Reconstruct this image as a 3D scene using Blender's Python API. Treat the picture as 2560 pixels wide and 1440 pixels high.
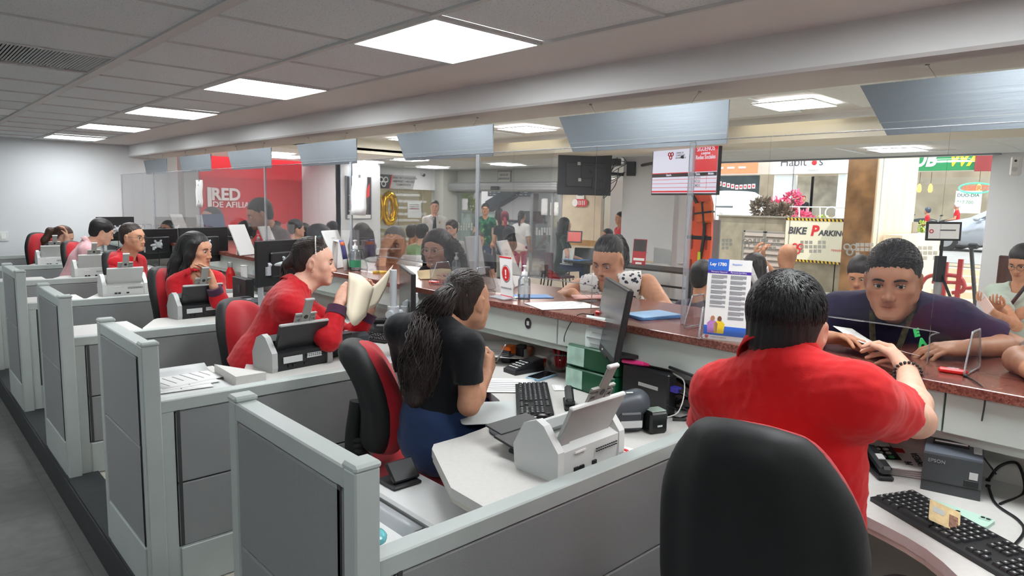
import bpy, bmesh, math, random
import numpy as np
from mathutils import Vector, Matrix

for _o in list(bpy.data.objects):
    bpy.data.objects.remove(_o)
SC = bpy.context.scene
COL = SC.collection
R = math.radians
rnd = random.Random(7)

# ---------------------------------------------------------------- camera
# solved from the photograph's vanishing points: X runs across the counter, Y along the row of desks, Z up
F_PX, YAW, PITCH, ROLL = 1685.0, 0.756267, 0.1250264, 0.0223046
CAM = np.array([0.0, 0.0, 1.55])
def _axes():
    cy, sy, cp, sp, cr, sr = math.cos(YAW), math.sin(YAW), math.cos(PITCH), math.sin(PITCH), math.cos(ROLL), math.sin(ROLL)
    A = np.array([[cy, -sy, 0], [0, 0, -1.0], [sy, cy, 0]])
    P = np.array([[1, 0, 0], [0, cp, -sp], [0, sp, cp]])
    Q = np.array([[cr, -sr, 0], [sr, cr, 0], [0, 0, 1]])
    return Q @ P @ A
CM = _axes()
cam_data = bpy.data.cameras.new('camera'); cam_data.sensor_width = 36.0; cam_data.lens = 36.0 * F_PX / 2560.0
cam_data.clip_start = 0.05; cam_data.clip_end = 200
cam = bpy.data.objects.new('camera', cam_data); COL.objects.link(cam)
cam.matrix_world = Matrix(((CM[0][0], -CM[1][0], -CM[2][0], CAM[0]), (CM[0][1], -CM[1][1], -CM[2][1], CAM[1]),
                           (CM[0][2], -CM[1][2], -CM[2][2], CAM[2]), (0, 0, 0, 1)))
SC.camera = cam

# ---------------------------------------------------------------- sky, sun, exposure
SC.view_settings.view_transform = 'Standard'
SC.view_settings.look = 'None'
SC.view_settings.gamma = 1.0
SC.view_settings.use_curve_mapping = False
SC.view_settings.exposure = 0.1
PANEL_POWER = 21.0           # radiance of the ceiling light panels
W = bpy.data.worlds.new('sky'); SC.world = W; W.use_nodes = True
_bg = W.node_tree.nodes['Background']; _bg.inputs[0].default_value = (0.86, 0.93, 1.0, 1); _bg.inputs[1].default_value = 2.4
sun_d = bpy.data.lights.new('sun', 'SUN'); sun_d.energy = 4.0; sun_d.angle = R(0.6); sun_d.color = (1.0, 0.95, 0.88)
sun = bpy.data.objects.new('sun', sun_d); COL.objects.link(sun); sun.location = (20, 0, 20)
sun.rotation_euler = Vector((0.30, 0.45, -0.84)).to_track_quat('-Z', 'Y').to_euler()
SC.cycles.max_bounces = 8; SC.cycles.diffuse_bounces = 4; SC.cycles.glossy_bounces = 3
SC.cycles.transmission_bounces = 6; SC.cycles.transparent_max_bounces = 16
SC.cycles.caustics_reflective = False; SC.cycles.caustics_refractive = False
SC.cycles.sample_clamp_indirect = 6.0
SC.cycles.use_denoising = True

# ---------------------------------------------------------------- helpers
def at(px, py, x=None, y=None, z=None, d=None):
    """the point of a real plane (x, y or z given, or distance d ahead) seen at pixel px, py of the 2560x1440 photograph"""
    c = np.array([(px - 1280) / F_PX, (py - 720) / F_PX, 1.0]); r = CM.T @ c
    if x is not None: t = (x - CAM[0]) / r[0]
    elif y is not None: t = (y - CAM[1]) / r[1]
    elif z is not None: t = (z - CAM[2]) / r[2]
    else: t = d
    return CAM + t * r

def lin(c):
    return tuple((v / 12.92 if v <= 0.04045 else ((v + 0.055) / 1.055) ** 2.4) for v in c)
def rgb(r, g, b):
    return lin((r / 255, g / 255, b / 255)) + (1.0,)

MATS = {}
def mat(name, col, rough=0.5, metal=0.0, spec=0.5, bump=0.0, bscale=200.0, var=0.0, vscale=20.0, coat=0.0, emit=None, estr=0.0, alpha=1.0, sheen=0.0, stretch=None, sss=0.0):
    """procedural Principled material; var = noise colour variation, bump = fine relief"""
    if name in MATS: return MATS[name]
    m = bpy.data.materials.new(name); m.use_nodes = True; nt = m.node_tree; n = nt.nodes; l = nt.links
    b = n['Principled BSDF']
    col = tuple(col) if len(col) == 4 else tuple(col) + (1,)
    b.inputs['Base Color'].default_value = col; b.inputs['Roughness'].default_value = rough
    b.inputs['Metallic'].default_value = metal; b.inputs['Specular IOR Level'].default_value = spec
    if coat: b.inputs['Coat Weight'].default_value = coat; b.inputs['Coat Roughness'].default_value = 0.06
    if sheen: b.inputs['Sheen Weight'].default_value = sheen
    if emit: b.inputs['Emission Color'].default_value = tuple(emit)[:3] + (1,); b.inputs['Emission Strength'].default_value = estr
    if sss: b.inputs['Subsurface Weight'].default_value = sss; b.inputs['Subsurface Radius'].default_value = (0.02, 0.008, 0.004); b.inputs['Subsurface Scale'].default_value = 0.3
    if alpha < 1: b.inputs['Alpha'].default_value = alpha
    if bump or var:
        tc = n.new('ShaderNodeTexCoord'); src = tc.outputs['Object']
        if stretch:
            mp = n.new('ShaderNodeMapping'); mp.inputs['Scale'].default_value = stretch; l.new(src, mp.inputs[0]); src = mp.outputs[0]
    if var:
        nz = n.new('ShaderNodeTexNoise'); nz.inputs['Scale'].default_value = vscale; nz.inputs['Detail'].default_value = 4
        l.new(src, nz.inputs['Vector'])
        rp = n.new('ShaderNodeValToRGB'); rp.color_ramp.elements[0].position = 0.3; rp.color_ramp.elements[1].position = 0.7
        rp.color_ramp.elements[0].color = tuple(max(0, c * (1 - var)) for c in col[:3]) + (1,)
        rp.color_ramp.elements[1].color = tuple(min(1, c * (1 + var)) for c in col[:3]) + (1,)
        l.new(nz.outputs['Fac'], rp.inputs[0]); l.new(rp.outputs[0], b.inputs['Base Color'])
    if bump:
        nb = n.new('ShaderNodeTexNoise'); nb.inputs['Scale'].default_value = bscale; nb.inputs['Detail'].default_value = 3
        l.new(src, nb.inputs['Vector'])
        bp = n.new('ShaderNodeBump'); bp.inputs['Strength'].default_value = bump; bp.inputs['Distance'].default_value = 0.003
        l.new(nb.outputs['Fac'], bp.inputs['Height']); l.new(bp.outputs[0], b.inputs['Normal'])
    MATS[name] = m
    return m

def clear_mat(name, tint=(1, 1, 1), refl=1.0, rough=0.02, haze=0.0, hazecol=(0.8, 0.85, 0.95)):
    """thin clear sheet: straight-through light plus Fresnel reflection, a little haze on it"""
    if name in MATS: return MATS[name]
    m = bpy.data.materials.new(name); m.use_nodes = True; nt = m.node_tree; n = nt.nodes; l = nt.links
    n.remove(n['Principled BSDF']); out = n['Material Output']
    tr = n.new('ShaderNodeBsdfTransparent'); tr.inputs[0].default_value = tuple(tint) + (1,)
    gl = n.new('ShaderNodeBsdfGlossy'); gl.inputs['Roughness'].default_value = rough
    fr = n.new('ShaderNodeFresnel'); fr.inputs[0].default_value = 1.45
    mu = n.new('ShaderNodeMath'); mu.operation = 'MULTIPLY'; mu.inputs[1].default_value = refl; l.new(fr.outputs[0], mu.inputs[0])
    mx = n.new('ShaderNodeMixShader'); l.new(mu.outputs[0], mx.inputs[0]); l.new(tr.outputs[0], mx.inputs[1]); l.new(gl.outputs[0], mx.inputs[2])
    last = mx
    if haze:
        df = n.new('ShaderNodeBsdfDiffuse'); df.inputs[0].default_value = tuple(hazecol) + (1,)
        m2 = n.new('ShaderNodeMixShader'); m2.inputs[0].default_value = haze; l.new(mx.outputs[0], m2.inputs[1]); l.new(df.outputs[0], m2.inputs[2]); last = m2
    l.new(last.outputs[0], out.inputs[0])
    MATS[name] = m
    return m

def V(*a): return np.array(a, float)
def nrm(v):
    v = np.asarray(v, float); n = np.linalg.norm(v); return v / n if n > 1e-9 else v

def frame(o, xdir=(1, 0, 0), zdir=(0, 0, 1)):
    """4x4 with origin o, X along xdir and Z as near as possible to zdir"""
    x = nrm(xdir); z = np.asarray(zdir, float); z = nrm(z - x * np.dot(x, z)); y = np.cross(z, x)
    T = np.eye(4); T[:3, 0] = x; T[:3, 1] = y; T[:3, 2] = z; T[:3, 3] = o
    return T
def rotz(o, a):
    return frame(o, (math.cos(a), math.sin(a), 0))

class MB:
    """collects faces of one mesh; T = current transform"""
    def __init__(s, T=None): s.v = []; s.f = []; s.m = []; s.T = np.eye(4) if T is None else T; s.mi = 0; s.sm = []
    def add(s, vs, fs, smooth=False):
        b = len(s.v); vs = np.asarray(vs, float); vs = vs @ s.T[:3, :3].T + s.T[:3, 3]
        s.v.extend(map(tuple, vs)); s.f.extend(tuple(i + b for i in f) for f in fs); s.m.extend([s.mi] * len(fs)); s.sm.extend([smooth] * len(fs))
        return s
    def box(s, c, d, bev=0.0, rx=None):
        """box centred at c with full sizes d, edges chamfered by bev"""
        x, y, z = (0.5 * k for k in d); c = np.asarray(c, float)
        if bev <= 0:
            vs = np.array([(i * x, j * y, k * z) for i in (-1, 1) for j in (-1, 1) for k in (-1, 1)])
            fs = [(0, 1, 3, 2), (4, 6, 7, 5), (0, 4, 5, 1), (2, 3, 7, 6), (0, 2, 6, 4), (1, 5, 7, 3)]
        else:
            b = min(bev, 0.49 * min(d)); vs = []; idx = {}
            for i in (-1, 1):
                for j in (-1, 1):
                    for k in (-1, 1):
                        for a in range(3):
                            p = [i * (x - b), j * (y - b), k * (z - b)]; p[a] = (i * x, j * y, k * z)[a]
                            idx[(i, j, k, a)] = len(vs); vs.append(p)
            fs = []
            for a in range(3):
                o = [q for q in range(3) if q != a]
                for sg in (-1, 1):
                    ring = []
                    for (u, w) in ((-1, -1), (1, -1), (1, 1), (-1, 1)):
                        k = [0, 0, 0]; k[a] = sg; k[o[0]] = u; k[o[1]] = w; ring.append(idx[(k[0], k[1], k[2], a)])
                    flip = (sg > 0) == (a == 1)
                    fs.append(tuple(ring[::-1] if flip else ring))
            for a in range(3):
                o = [q for q in range(3) if q != a]
                for u in (-1, 1):
                    for w in (-1, 1):
                        k0 = [0, 0, 0]; k0[a] = -1; k0[o[0]] = u; k0[o[1]] = w; k1 = list(k0); k1[a] = 1
                        q = [idx[tuple(k0) + (o[0],)], idx[tuple(k1) + (o[0],)], idx[tuple(k1) + (o[1],)], idx[tuple(k0) + (o[1],)]]
                        fs.append(tuple(q))
            for i in (-1, 1):
                for j in (-1, 1):
                    for k in (-1, 1):
                        fs.append((idx[(i, j, k, 0)], idx[(i, j, k, 1)], idx[(i, j, k, 2)]))
            vs = np.array(vs)
        if rx is not None: vs = vs @ np.asarray(rx).T
        return s.add(vs + c, fs)
    def cyl(s, a, b, r, r2=None, n=16, caps=True, smooth=True):
        a = np.asarray(a, float); b = np.asarray(b, float); r2 = r if r2 is None else r2
        d = nrm(b - a); u = nrm(np.cross(d, (0, 0, 1) if abs(d[2]) < 0.9 else (1, 0, 0))); w = np.cross(d, u)
        vs = []
        for p, q in ((a, r), (b, r2)):
            for i in range(n):
                t = 2 * math.pi * i / n; vs.append(p + q * (math.cos(t) * u + math.sin(t) * w))
        s.add(vs, [(i, (i + 1) % n, n + (i + 1) % n, n + i) for i in range(n)], smooth)
        if caps: s.add(vs, [tuple(range(n))[::-1], tuple(range(n, 2 * n))])
        return s
    def tube(s, pts, r, n=8, caps=True):
        pts = [np.asarray(p, float) for p in pts]; m = len(pts); rr = r if hasattr(r, '__len__') else [r] * m
        vs = []; u = None
        for i, p in enumerate(pts):
            d = nrm(pts[min(i + 1, m - 1)] - pts[max(i - 1, 0)])
            if u is None: u = nrm(np.cross(d, (0, 0, 1) if abs(d[2]) < 0.9 else (1, 0, 0)))
            u = nrm(u - d * np.dot(u, d)); w = np.cross(d, u)
            for k in range(n):
                t = 2 * math.pi * k / n; vs.append(p + rr[i] * (math.cos(t) * u + math.sin(t) * w))
        fs = [(i * n + k, i * n + (k + 1) % n, (i + 1) * n + (k + 1) % n, (i + 1) * n + k) for i in range(m - 1) for k in range(n)]
        s.add(vs, fs, True)
        if caps: s.add(vs, [tuple(range(n))[::-1], tuple(range((m - 1) * n, m * n))])
        return s
    def lathe(s, prof, c=(0, 0, 0), n=20):
        """profile [(r, z)] turned about Z at c"""
        vs = []; c = np.asarray(c, float); m = len(prof)
        for r, z in prof:
            for k in range(n):
                t = 2 * math.pi * k / n; vs.append(c + (r * math.cos(t), r * math.sin(t), z))
        fs = [(i * n + k, i * n + (k + 1) % n, (i + 1) * n + (k + 1) % n, (i + 1) * n + k) for i in range(m - 1) for k in range(n)]
        s.add(vs, fs, True); s.add(vs, [tuple(range(n))[::-1], tuple(range((m - 1) * n, m * n))])
        return s
    def prism(s, poly, z0, z1, axis=2):
        """polygon (2-D) extruded along axis from z0 to z1; axis 2: (x,y), 1: (x,z), 0: (y,z)"""
        n = len(poly); vs = []
        for z in (z0, z1):
            for (a, b) in poly:
                vs.append({2: (a, b, z), 1: (a, z, b), 0: (z, a, b)}[axis])
        area = sum(poly[i][0] * poly[(i + 1) % n][1] - poly[(i + 1) % n][0] * poly[i][1] for i in range(n))
        ccw = (area > 0) != (axis == 1)
        fs = [tuple(range(n))[::-1], tuple(range(n, 2 * n))] + [(i, (i + 1) % n, n + (i + 1) % n, n + i) for i in range(n)]
        if (z1 < z0) == ccw: fs = [f[::-1] for f in fs]
        return s.add(vs, fs)
    def sheet(s, grid, th=0.0):
        """rows of points as a surface, with thickness th along its normal"""
        g = np.asarray(grid, float); a, b = g.shape[:2]
        fs = [(i * b + j, i * b + j + 1, (i + 1) * b + j + 1, (i + 1) * b + j) for i in range(a - 1) for j in range(b - 1)]
        if th == 0: return s.add(g.reshape(-1, 3), fs, True)
        du = np.gradient(g, axis=0); dv = np.gradient(g, axis=1); nn = np.cross(du, dv); nn /= np.linalg.norm(nn, axis=2, keepdims=True) + 1e-12
        top = (g + nn * th * 0.5).reshape(-1, 3); bot = (g - nn * th * 0.5).reshape(-1, 3); N = a * b
        fs2 = [tuple(q + N for q in f) for f in fs]; fs1 = [f[::-1] for f in fs]
        rim = [i * b for i in range(a)] + [(a - 1) * b + j for j in range(1, b)] + [i * b + b - 1 for i in range(a - 2, -1, -1)] + [j for j in range(b - 2, 0, -1)]
        k = len(rim); fr = [(rim[i], rim[(i + 1) % k], rim[(i + 1) % k] + N, rim[i] + N) for i in range(k)]
        return s.add(np.vstack([bot, top]), [f[::-1] for f in fs1] + [f[::-1] for f in fs2] + fr, True)
    def sphere(s, c, r, n=16, m=10, R3=None):
        c = np.asarray(c, float); r = np.array([r, r, r] if np.isscalar(r) else r, float); vs = [(0, 0, 1)]
        for i in range(1, m):
            t = math.pi * i / m
            for k in range(n):
                p = 2 * math.pi * k / n; vs.append((math.sin(t) * math.cos(p), math.sin(t) * math.sin(p), math.cos(t)))
        vs.append((0, 0, -1)); vs = np.array(vs) * r
        if R3 is not None: vs = vs @ np.asarray(R3).T
        fs = [(0, 1 + k, 1 + (k + 1) % n) for k in range(n)]
        for i in range(m - 2):
            fs += [(1 + i * n + k, 1 + (i + 1) * n + k, 1 + (i + 1) * n + (k + 1) % n, 1 + i * n + (k + 1) % n) for k in range(n)]
        e = len(vs) - 1; fs += [(1 + (m - 2) * n + (k + 1) % n, 1 + (m - 2) * n + k, e) for k in range(n)]
        return s.add(vs + c, fs, True)
    def mesh(s, name):
        me = bpy.data.meshes.new(name); me.from_pydata(s.v, [], s.f)
        me.polygons.foreach_set('material_index', s.m); me.polygons.foreach_set('use_smooth', s.sm); me.update()
        return me
    def obj(s, name, mats, parent=None):
        o = bpy.data.objects.new(name, s.mesh(name)); COL.objects.link(o)
        for m in (mats if isinstance(mats, (list, tuple)) else [mats]): o.data.materials.append(m)
        if parent is not None: o.parent = parent
        return o

def tag(o, label=None, cat=None, group=None, kind=None):
    if label: o['label'] = label
    if cat: o['category'] = cat
    if group: o['group'] = group
    if kind: o['kind'] = kind
    return o
def thing(name, label, cat, loc=(0, 0, 0), a=0.0, group=None):
    """an Empty at the thing's base that parents its parts (part meshes are in the thing's own frame)"""
    o = bpy.data.objects.new(name, None); COL.objects.link(o); o.location = tuple(loc); o.rotation_euler = (0, 0, a); o.empty_display_size = 0.05
    return tag(o, label, cat, group)
def copy_tree(o, parent=None):
    c = o.copy(); COL.objects.link(c); c.parent = parent
    for ch in o.children: copy_tree(ch, c)
    return c
def struct(name, mb, m, parent=None):
    o = mb.obj(name, m, parent)
    if parent is None: o['kind'] = 'structure'
    return o
def text_mesh(name, s, size, T, m, parent=None, bold=0.0, depth=0.0008, align='LEFT', shear=0.0, sx=1.0, spacing=1.0):
    """flat lettering: text laid in the XY plane of T (numpy 4x4), given the parent's local frame"""
    cu = bpy.data.curves.new(name, 'FONT'); cu.body = s; cu.size = size; cu.align_x = align; cu.extrude = depth; cu.offset = bold; cu.shear = shear
    cu.resolution_u = 3; cu.space_character = spacing
    t = bpy.data.objects.new(name, cu); COL.objects.link(t)
    me = bpy.data.meshes.new_from_object(t); bpy.data.objects.remove(t); bpy.data.curves.remove(cu)
    M = T.copy(); M[:3, 0] *= sx
    me.transform(Matrix(M.tolist())); me.materials.clear(); me.materials.append(m)
    o = bpy.data.objects.new(name, me); COL.objects.link(o)
    if parent is not None: o.parent = parent
    return o
def face_frame(o, right, up):
    """frame for flat print: X = reading direction, Y = up, Z = out of the surface"""
    x = nrm(right); y = np.asarray(up, float); y = nrm(y - x * np.dot(x, y)); T = np.eye(4)
    T[:3, 0] = x; T[:3, 1] = y; T[:3, 2] = np.cross(x, y); T[:3, 3] = o
    return T
def bez(p, n=12):
    """smooth curve through the points p (Catmull-Rom)"""
    p = [np.asarray(q, float) for q in p]; p = [2 * p[0] - p[1]] + p + [2 * p[-1] - p[-2]]; out = []
    for i in range(1, len(p) - 2):
        for k in range(n):
            t = k / n; a, b, c, d = p[i - 1], p[i], p[i + 1], p[i + 2]
            out.append(0.5 * (2 * b + (c - a) * t + (2 * a - 5 * b + 4 * c - d) * t * t + (3 * b - a - 3 * c + d) * t ** 3))
    out.append(p[-2]); return out
def rrect(w, h, r, n=4):
    """rounded rectangle outline centred at 0"""
    out = []
    for cx, cy, a0 in ((w / 2 - r, h / 2 - r, 0), (-w / 2 + r, h / 2 - r, 90), (-w / 2 + r, -h / 2 + r, 180), (w / 2 - r, -h / 2 + r, 270)):
        for k in range(n + 1):
            t = R(a0 + 90 * k / n); out.append((cx + r * math.cos(t), cy + r * math.sin(t)))
    return out

# ---------------------------------------------------------------- continuous body surfaces (signed distance fields -> one mesh)
class SDF:
    def __init__(s): s.p = []
    def cap(s, a, b, ra, rb=None, k=0.02, flat=None, op='u', cut=None, shell=0.0):
        a = np.asarray(a, float); b = np.asarray(b, float); rb = ra if rb is None else rb; m = max(ra, rb) + shell
        lo = np.minimum(a - m, b - m); hi = np.maximum(a + m, b + m)
        s.p.append(('c', (a, b, ra, rb, flat, shell), lo, hi, k, op, cut)); return s
    def ell(s, c, r, R3=None, k=0.02, op='u', cut=None):
        c = np.asarray(c, float); r = np.asarray(r, float) * np.ones(3); m = r.max()
        s.p.append(('e', (c, r, np.eye(3) if R3 is None else R3), c - m, c + m, k, op, cut)); return s
    def chain(s, pts, rr, k=0.02, **kw):
        for i in range(len(pts) - 1): s.cap(pts[i], pts[i + 1], rr[i], rr[i + 1], k, **kw)
        return s
    def bounds(s):
        u = [p for p in s.p if p[5] == 'u']
        return np.min([p[2] for p in u], 0), np.max([p[3] for p in u], 0)
    def mesh(s, h, disp=None, clip=None):
        lo, hi = s.bounds()
        if clip is not None: lo = np.maximum(lo, clip[0]); hi = np.minimum(hi, clip[1])
        lo = lo - 3 * h; n = np.ceil((hi - lo) / h).astype(int) + 4
        D = np.full(n, 0.25, np.float32)
        ax = [(lo[i] + h * np.arange(n[i])).astype(np.float32) for i in range(3)]
        for kind, dat, plo, phi, k, op, cut in s.p:
            pad = k + 3 * h
            i0 = np.clip(np.floor((plo - pad - lo) / h).astype(int), 0, n); i1 = np.clip(np.ceil((phi + pad - lo) / h).astype(int) + 1, 0, n)
            if np.any(i1 <= i0): continue
            X = ax[0][i0[0]:i1[0], None, None]; Y = ax[1][None, i0[1]:i1[1], None]; Z = ax[2][None, None, i0[2]:i1[2]]
            if kind == 'c':
                a, b, ra, rb, flat, shell = dat
                x, y, z = X - np.float32(a[0]), Y - np.float32(a[1]), Z - np.float32(a[2]); ba = b - a
                if flat is not None:
                    nn, fc = flat; g = np.float32(1 / fc - 1); q = x * np.float32(nn[0]) + y * np.float32(nn[1]) + z * np.float32(nn[2])
                    x, y, z = x + g * q * np.float32(nn[0]), y + g * q * np.float32(nn[1]), z + g * q * np.float32(nn[2])
                L = float(ba @ ba) + 1e-12
                t = np.clip((x * np.float32(ba[0]) + y * np.float32(ba[1]) + z * np.float32(ba[2])) / np.float32(L), 0, 1)
                d = np.sqrt((x - t * np.float32(ba[0])) ** 2 + (y - t * np.float32(ba[1])) ** 2 + (z - t * np.float32(ba[2])) ** 2) - (np.float32(ra) + t * np.float32(rb - ra))
                if shell: d = np.abs(d) - np.float32(shell)
            else:
                c, r, R3 = dat; x, y, z = X - np.float32(c[0]), Y - np.float32(c[1]), Z - np.float32(c[2]); k0 = 0; k1 = 0
                for i in range(3):
                    q = (x * np.float32(R3[0, i]) + y * np.float32(R3[1, i]) + z * np.float32(R3[2, i])) / np.float32(r[i]); k0 = k0 + q * q; k1 = k1 + (q / np.float32(r[i])) ** 2
                k0 = np.sqrt(k0); k1 = np.sqrt(k1) + np.float32(1e-9); d = k0 * (k0 - 1) / k1
            if cut:
                for (cp, cn) in cut:
                    d = np.maximum(d, (X - np.float32(cp[0])) * np.float32(cn[0]) + (Y - np.float32(cp[1])) * np.float32(cn[1]) + (Z - np.float32(cp[2])) * np.float32(cn[2]))
            S = D[i0[0]:i1[0], i0[1]:i1[1], i0[2]:i1[2]]
            if op == 'u':
                e = np.maximum(k - np.abs(S - d), 0) / max(k, 1e-6); S[...] = np.minimum(S, d) - e * e * (k * 0.25)
            else:
                e = np.maximum(k - np.abs(S + d), 0) / max(k, 1e-6); S[...] = np.maximum(S, -d) + e * e * (k * 0.25)
        if disp is not None:
            w = np.argwhere(np.abs(D) < 0.03)
            if len(w): D[w[:, 0], w[:, 1], w[:, 2]] += disp(lo + w * h).astype(np.float32)
        return nets(D, lo, h)

def nets(D, lo, h):
    s = D < 0; n = D.shape
    c = sum(s[i:n[0] - 1 + i, j:n[1] - 1 + j, k:n[2] - 1 + k].astype(np.int8) for i in (0, 1) for j in (0, 1) for k in (0, 1))
    act = (c > 0) & (c < 8); ci = np.argwhere(act); idx = np.full(act.shape, -1, np.int32); idx[act] = np.arange(len(ci))
    cor = [(i, j, k) for i in (0, 1) for j in (0, 1) for k in (0, 1)]
    val = [D[ci[:, 0] + i, ci[:, 1] + j, ci[:, 2] + k] for i, j, k in cor]
    acc = np.zeros((len(ci), 3)); cnt = np.zeros(len(ci))
    for a in range(8):
        for b in range(a + 1, 8):
            if sum(abs(cor[a][i] - cor[b][i]) for i in range(3)) != 1: continue
            m = (val[a] < 0) != (val[b] < 0); t = np.where(m, val[a] / (val[a] - val[b] + 1e-20), 0)
            pa, pb = np.array(cor[a], float), np.array(cor[b], float)
            acc += np.where(m[:, None], pa + t[:, None] * (pb - pa), 0); cnt += m
    P = lo + (ci + acc / np.maximum(cnt, 1)[:, None]) * h
    Q = []
    for axn in range(3):
        o = [q for q in range(3) if q != axn]
        sl0 = [slice(None)] * 3; sl1 = [slice(None)] * 3; sl0[axn] = slice(0, n[axn] - 1); sl1[axn] = slice(1, n[axn])
        a = s[tuple(sl0)]; b = s[tuple(sl1)]; e = np.argwhere(a != b)
        e = e[(e[:, o[0]] > 0) & (e[:, o[1]] > 0) & (e[:, o[0]] < n[o[0]] - 1) & (e[:, o[1]] < n[o[1]] - 1)]
        ins = a[e[:, 0], e[:, 1], e[:, 2]]
        def cell(u, w):
            q = e.copy(); q[:, o[0]] -= u; q[:, o[1]] -= w; return idx[q[:, 0], q[:, 1], q[:, 2]]
        quad = np.stack([cell(1, 1), cell(0, 1), cell(0, 0), cell(1, 0)], 1)
        fl = ins if axn != 1 else ~ins
        quad[~fl] = quad[~fl][:, ::-1]; Q.append(quad)
    Q = np.concatenate(Q); Q = Q[(Q >= 0).all(1)]
    return P, Q

def np_mesh(name, P, Q, mats, parent=None, tint=None, extra=None):
    """numpy verts + quads (+ extra MB geometry) as one smooth mesh object"""
    nv, nq = len(P), len(Q)
    ev, ef = ([], []) if extra is None else (extra.v, extra.f)
    me = bpy.data.meshes.new(name)
    if ef:
        tot = [len(f) for f in ef]; fl = np.concatenate([np.array(f) for f in ef]) + nv
        P = np.vstack([P, np.array(ev)]); lt = np.concatenate([np.full(nq, 4), tot]); li = np.concatenate([Q.ravel(), fl])
    else:
        lt = np.full(nq, 4); li = Q.ravel()
    me.vertices.add(len(P)); me.vertices.foreach_set('co', P.astype(np.float32).ravel())
    me.loops.add(len(li)); me.loops.foreach_set('vertex_index', li.astype(np.int32))
    me.polygons.add(len(lt)); me.polygons.foreach_set('loop_start', np.concatenate([[0], np.cumsum(lt)[:-1]]).astype(np.int32)); me.polygons.foreach_set('loop_total', lt.astype(np.int32))
    me.polygons.foreach_set('use_smooth', np.ones(len(lt), bool)); me.update(calc_edges=True)
    if tint is not None:
        a = me.attributes.new('tint', 'FLOAT_COLOR', 'POINT'); c = np.ones((len(P), 4), np.float32); c[:nv, :3] = tint; a.data.foreach_set('color', c.ravel())
    o = bpy.data.objects.new(name, me); COL.objects.link(o)
    for m in (mats if isinstance(mats, (list, tuple)) else [mats]): me.materials.append(m)
    if parent is not None: o.parent = parent
    return o

def skin_mat(key, col):
    nm = 'skin_' + key
    if nm in MATS: return MATS[nm]
    m = mat(nm, col, 0.5, spec=0.35, sss=0.12); nt = m.node_tree; b = nt.nodes['Principled BSDF']
    at_ = nt.nodes.new('ShaderNodeAttribute'); at_.attribute_name = 'tint'
    tc = nt.nodes.new('ShaderNodeTexCoord'); nz = nt.nodes.new('ShaderNodeTexNoise'); nz.inputs['Scale'].default_value = 38; nz.inputs['Detail'].default_value = 5
    nt.links.new(tc.outputs['Object'], nz.inputs['Vector'])
    rp = nt.nodes.new('ShaderNodeValToRGB'); rp.color_ramp.elements[0].position = .3; rp.color_ramp.elements[1].position = .75
    rp.color_ramp.elements[0].color = (col[0] * .9, col[1] * .84, col[2] * .82, 1); rp.color_ramp.elements[1].color = (min(1, col[0] * 1.06), min(1, col[1] * 1.08), min(1, col[2] * 1.08), 1)
    nt.links.new(nz.outputs['Fac'], rp.inputs[0])
    mx = nt.nodes.new('ShaderNodeMix'); mx.data_type = 'RGBA'; mx.blend_type = 'MULTIPLY'; mx.inputs[0].default_value = 1.0
    nt.links.new(rp.outputs[0], mx.inputs[6]); nt.links.new(at_.outputs['Color'], mx.inputs[7]); nt.links.new(mx.outputs[2], b.inputs['Base Color'])
    return m
def cloth_mat(name, col, rough=0.85, bump=0.25, bscale=700, var=0.06, sheen=0.15):
    return mat(name, col, rough, bump=bump, bscale=bscale, var=var, vscale=9, sheen=sheen, spec=0.2)
def hair_mat(name, col, rough=0.42):
    if name in MATS: return MATS[name]
    m = mat(name, col, rough, bump=0.9, bscale=260, var=0.45, vscale=150, stretch=(1, 1, 0.12), spec=0.45)
    return m

SKIN = {'light': rgb(214, 168, 145), 'fair': rgb(224, 178, 156), 'tan': rgb(190, 140, 110), 'mid': rgb(196, 146, 118), 'brown': rgb(184, 134, 105), 'olive': rgb(190, 140, 108)}

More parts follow.
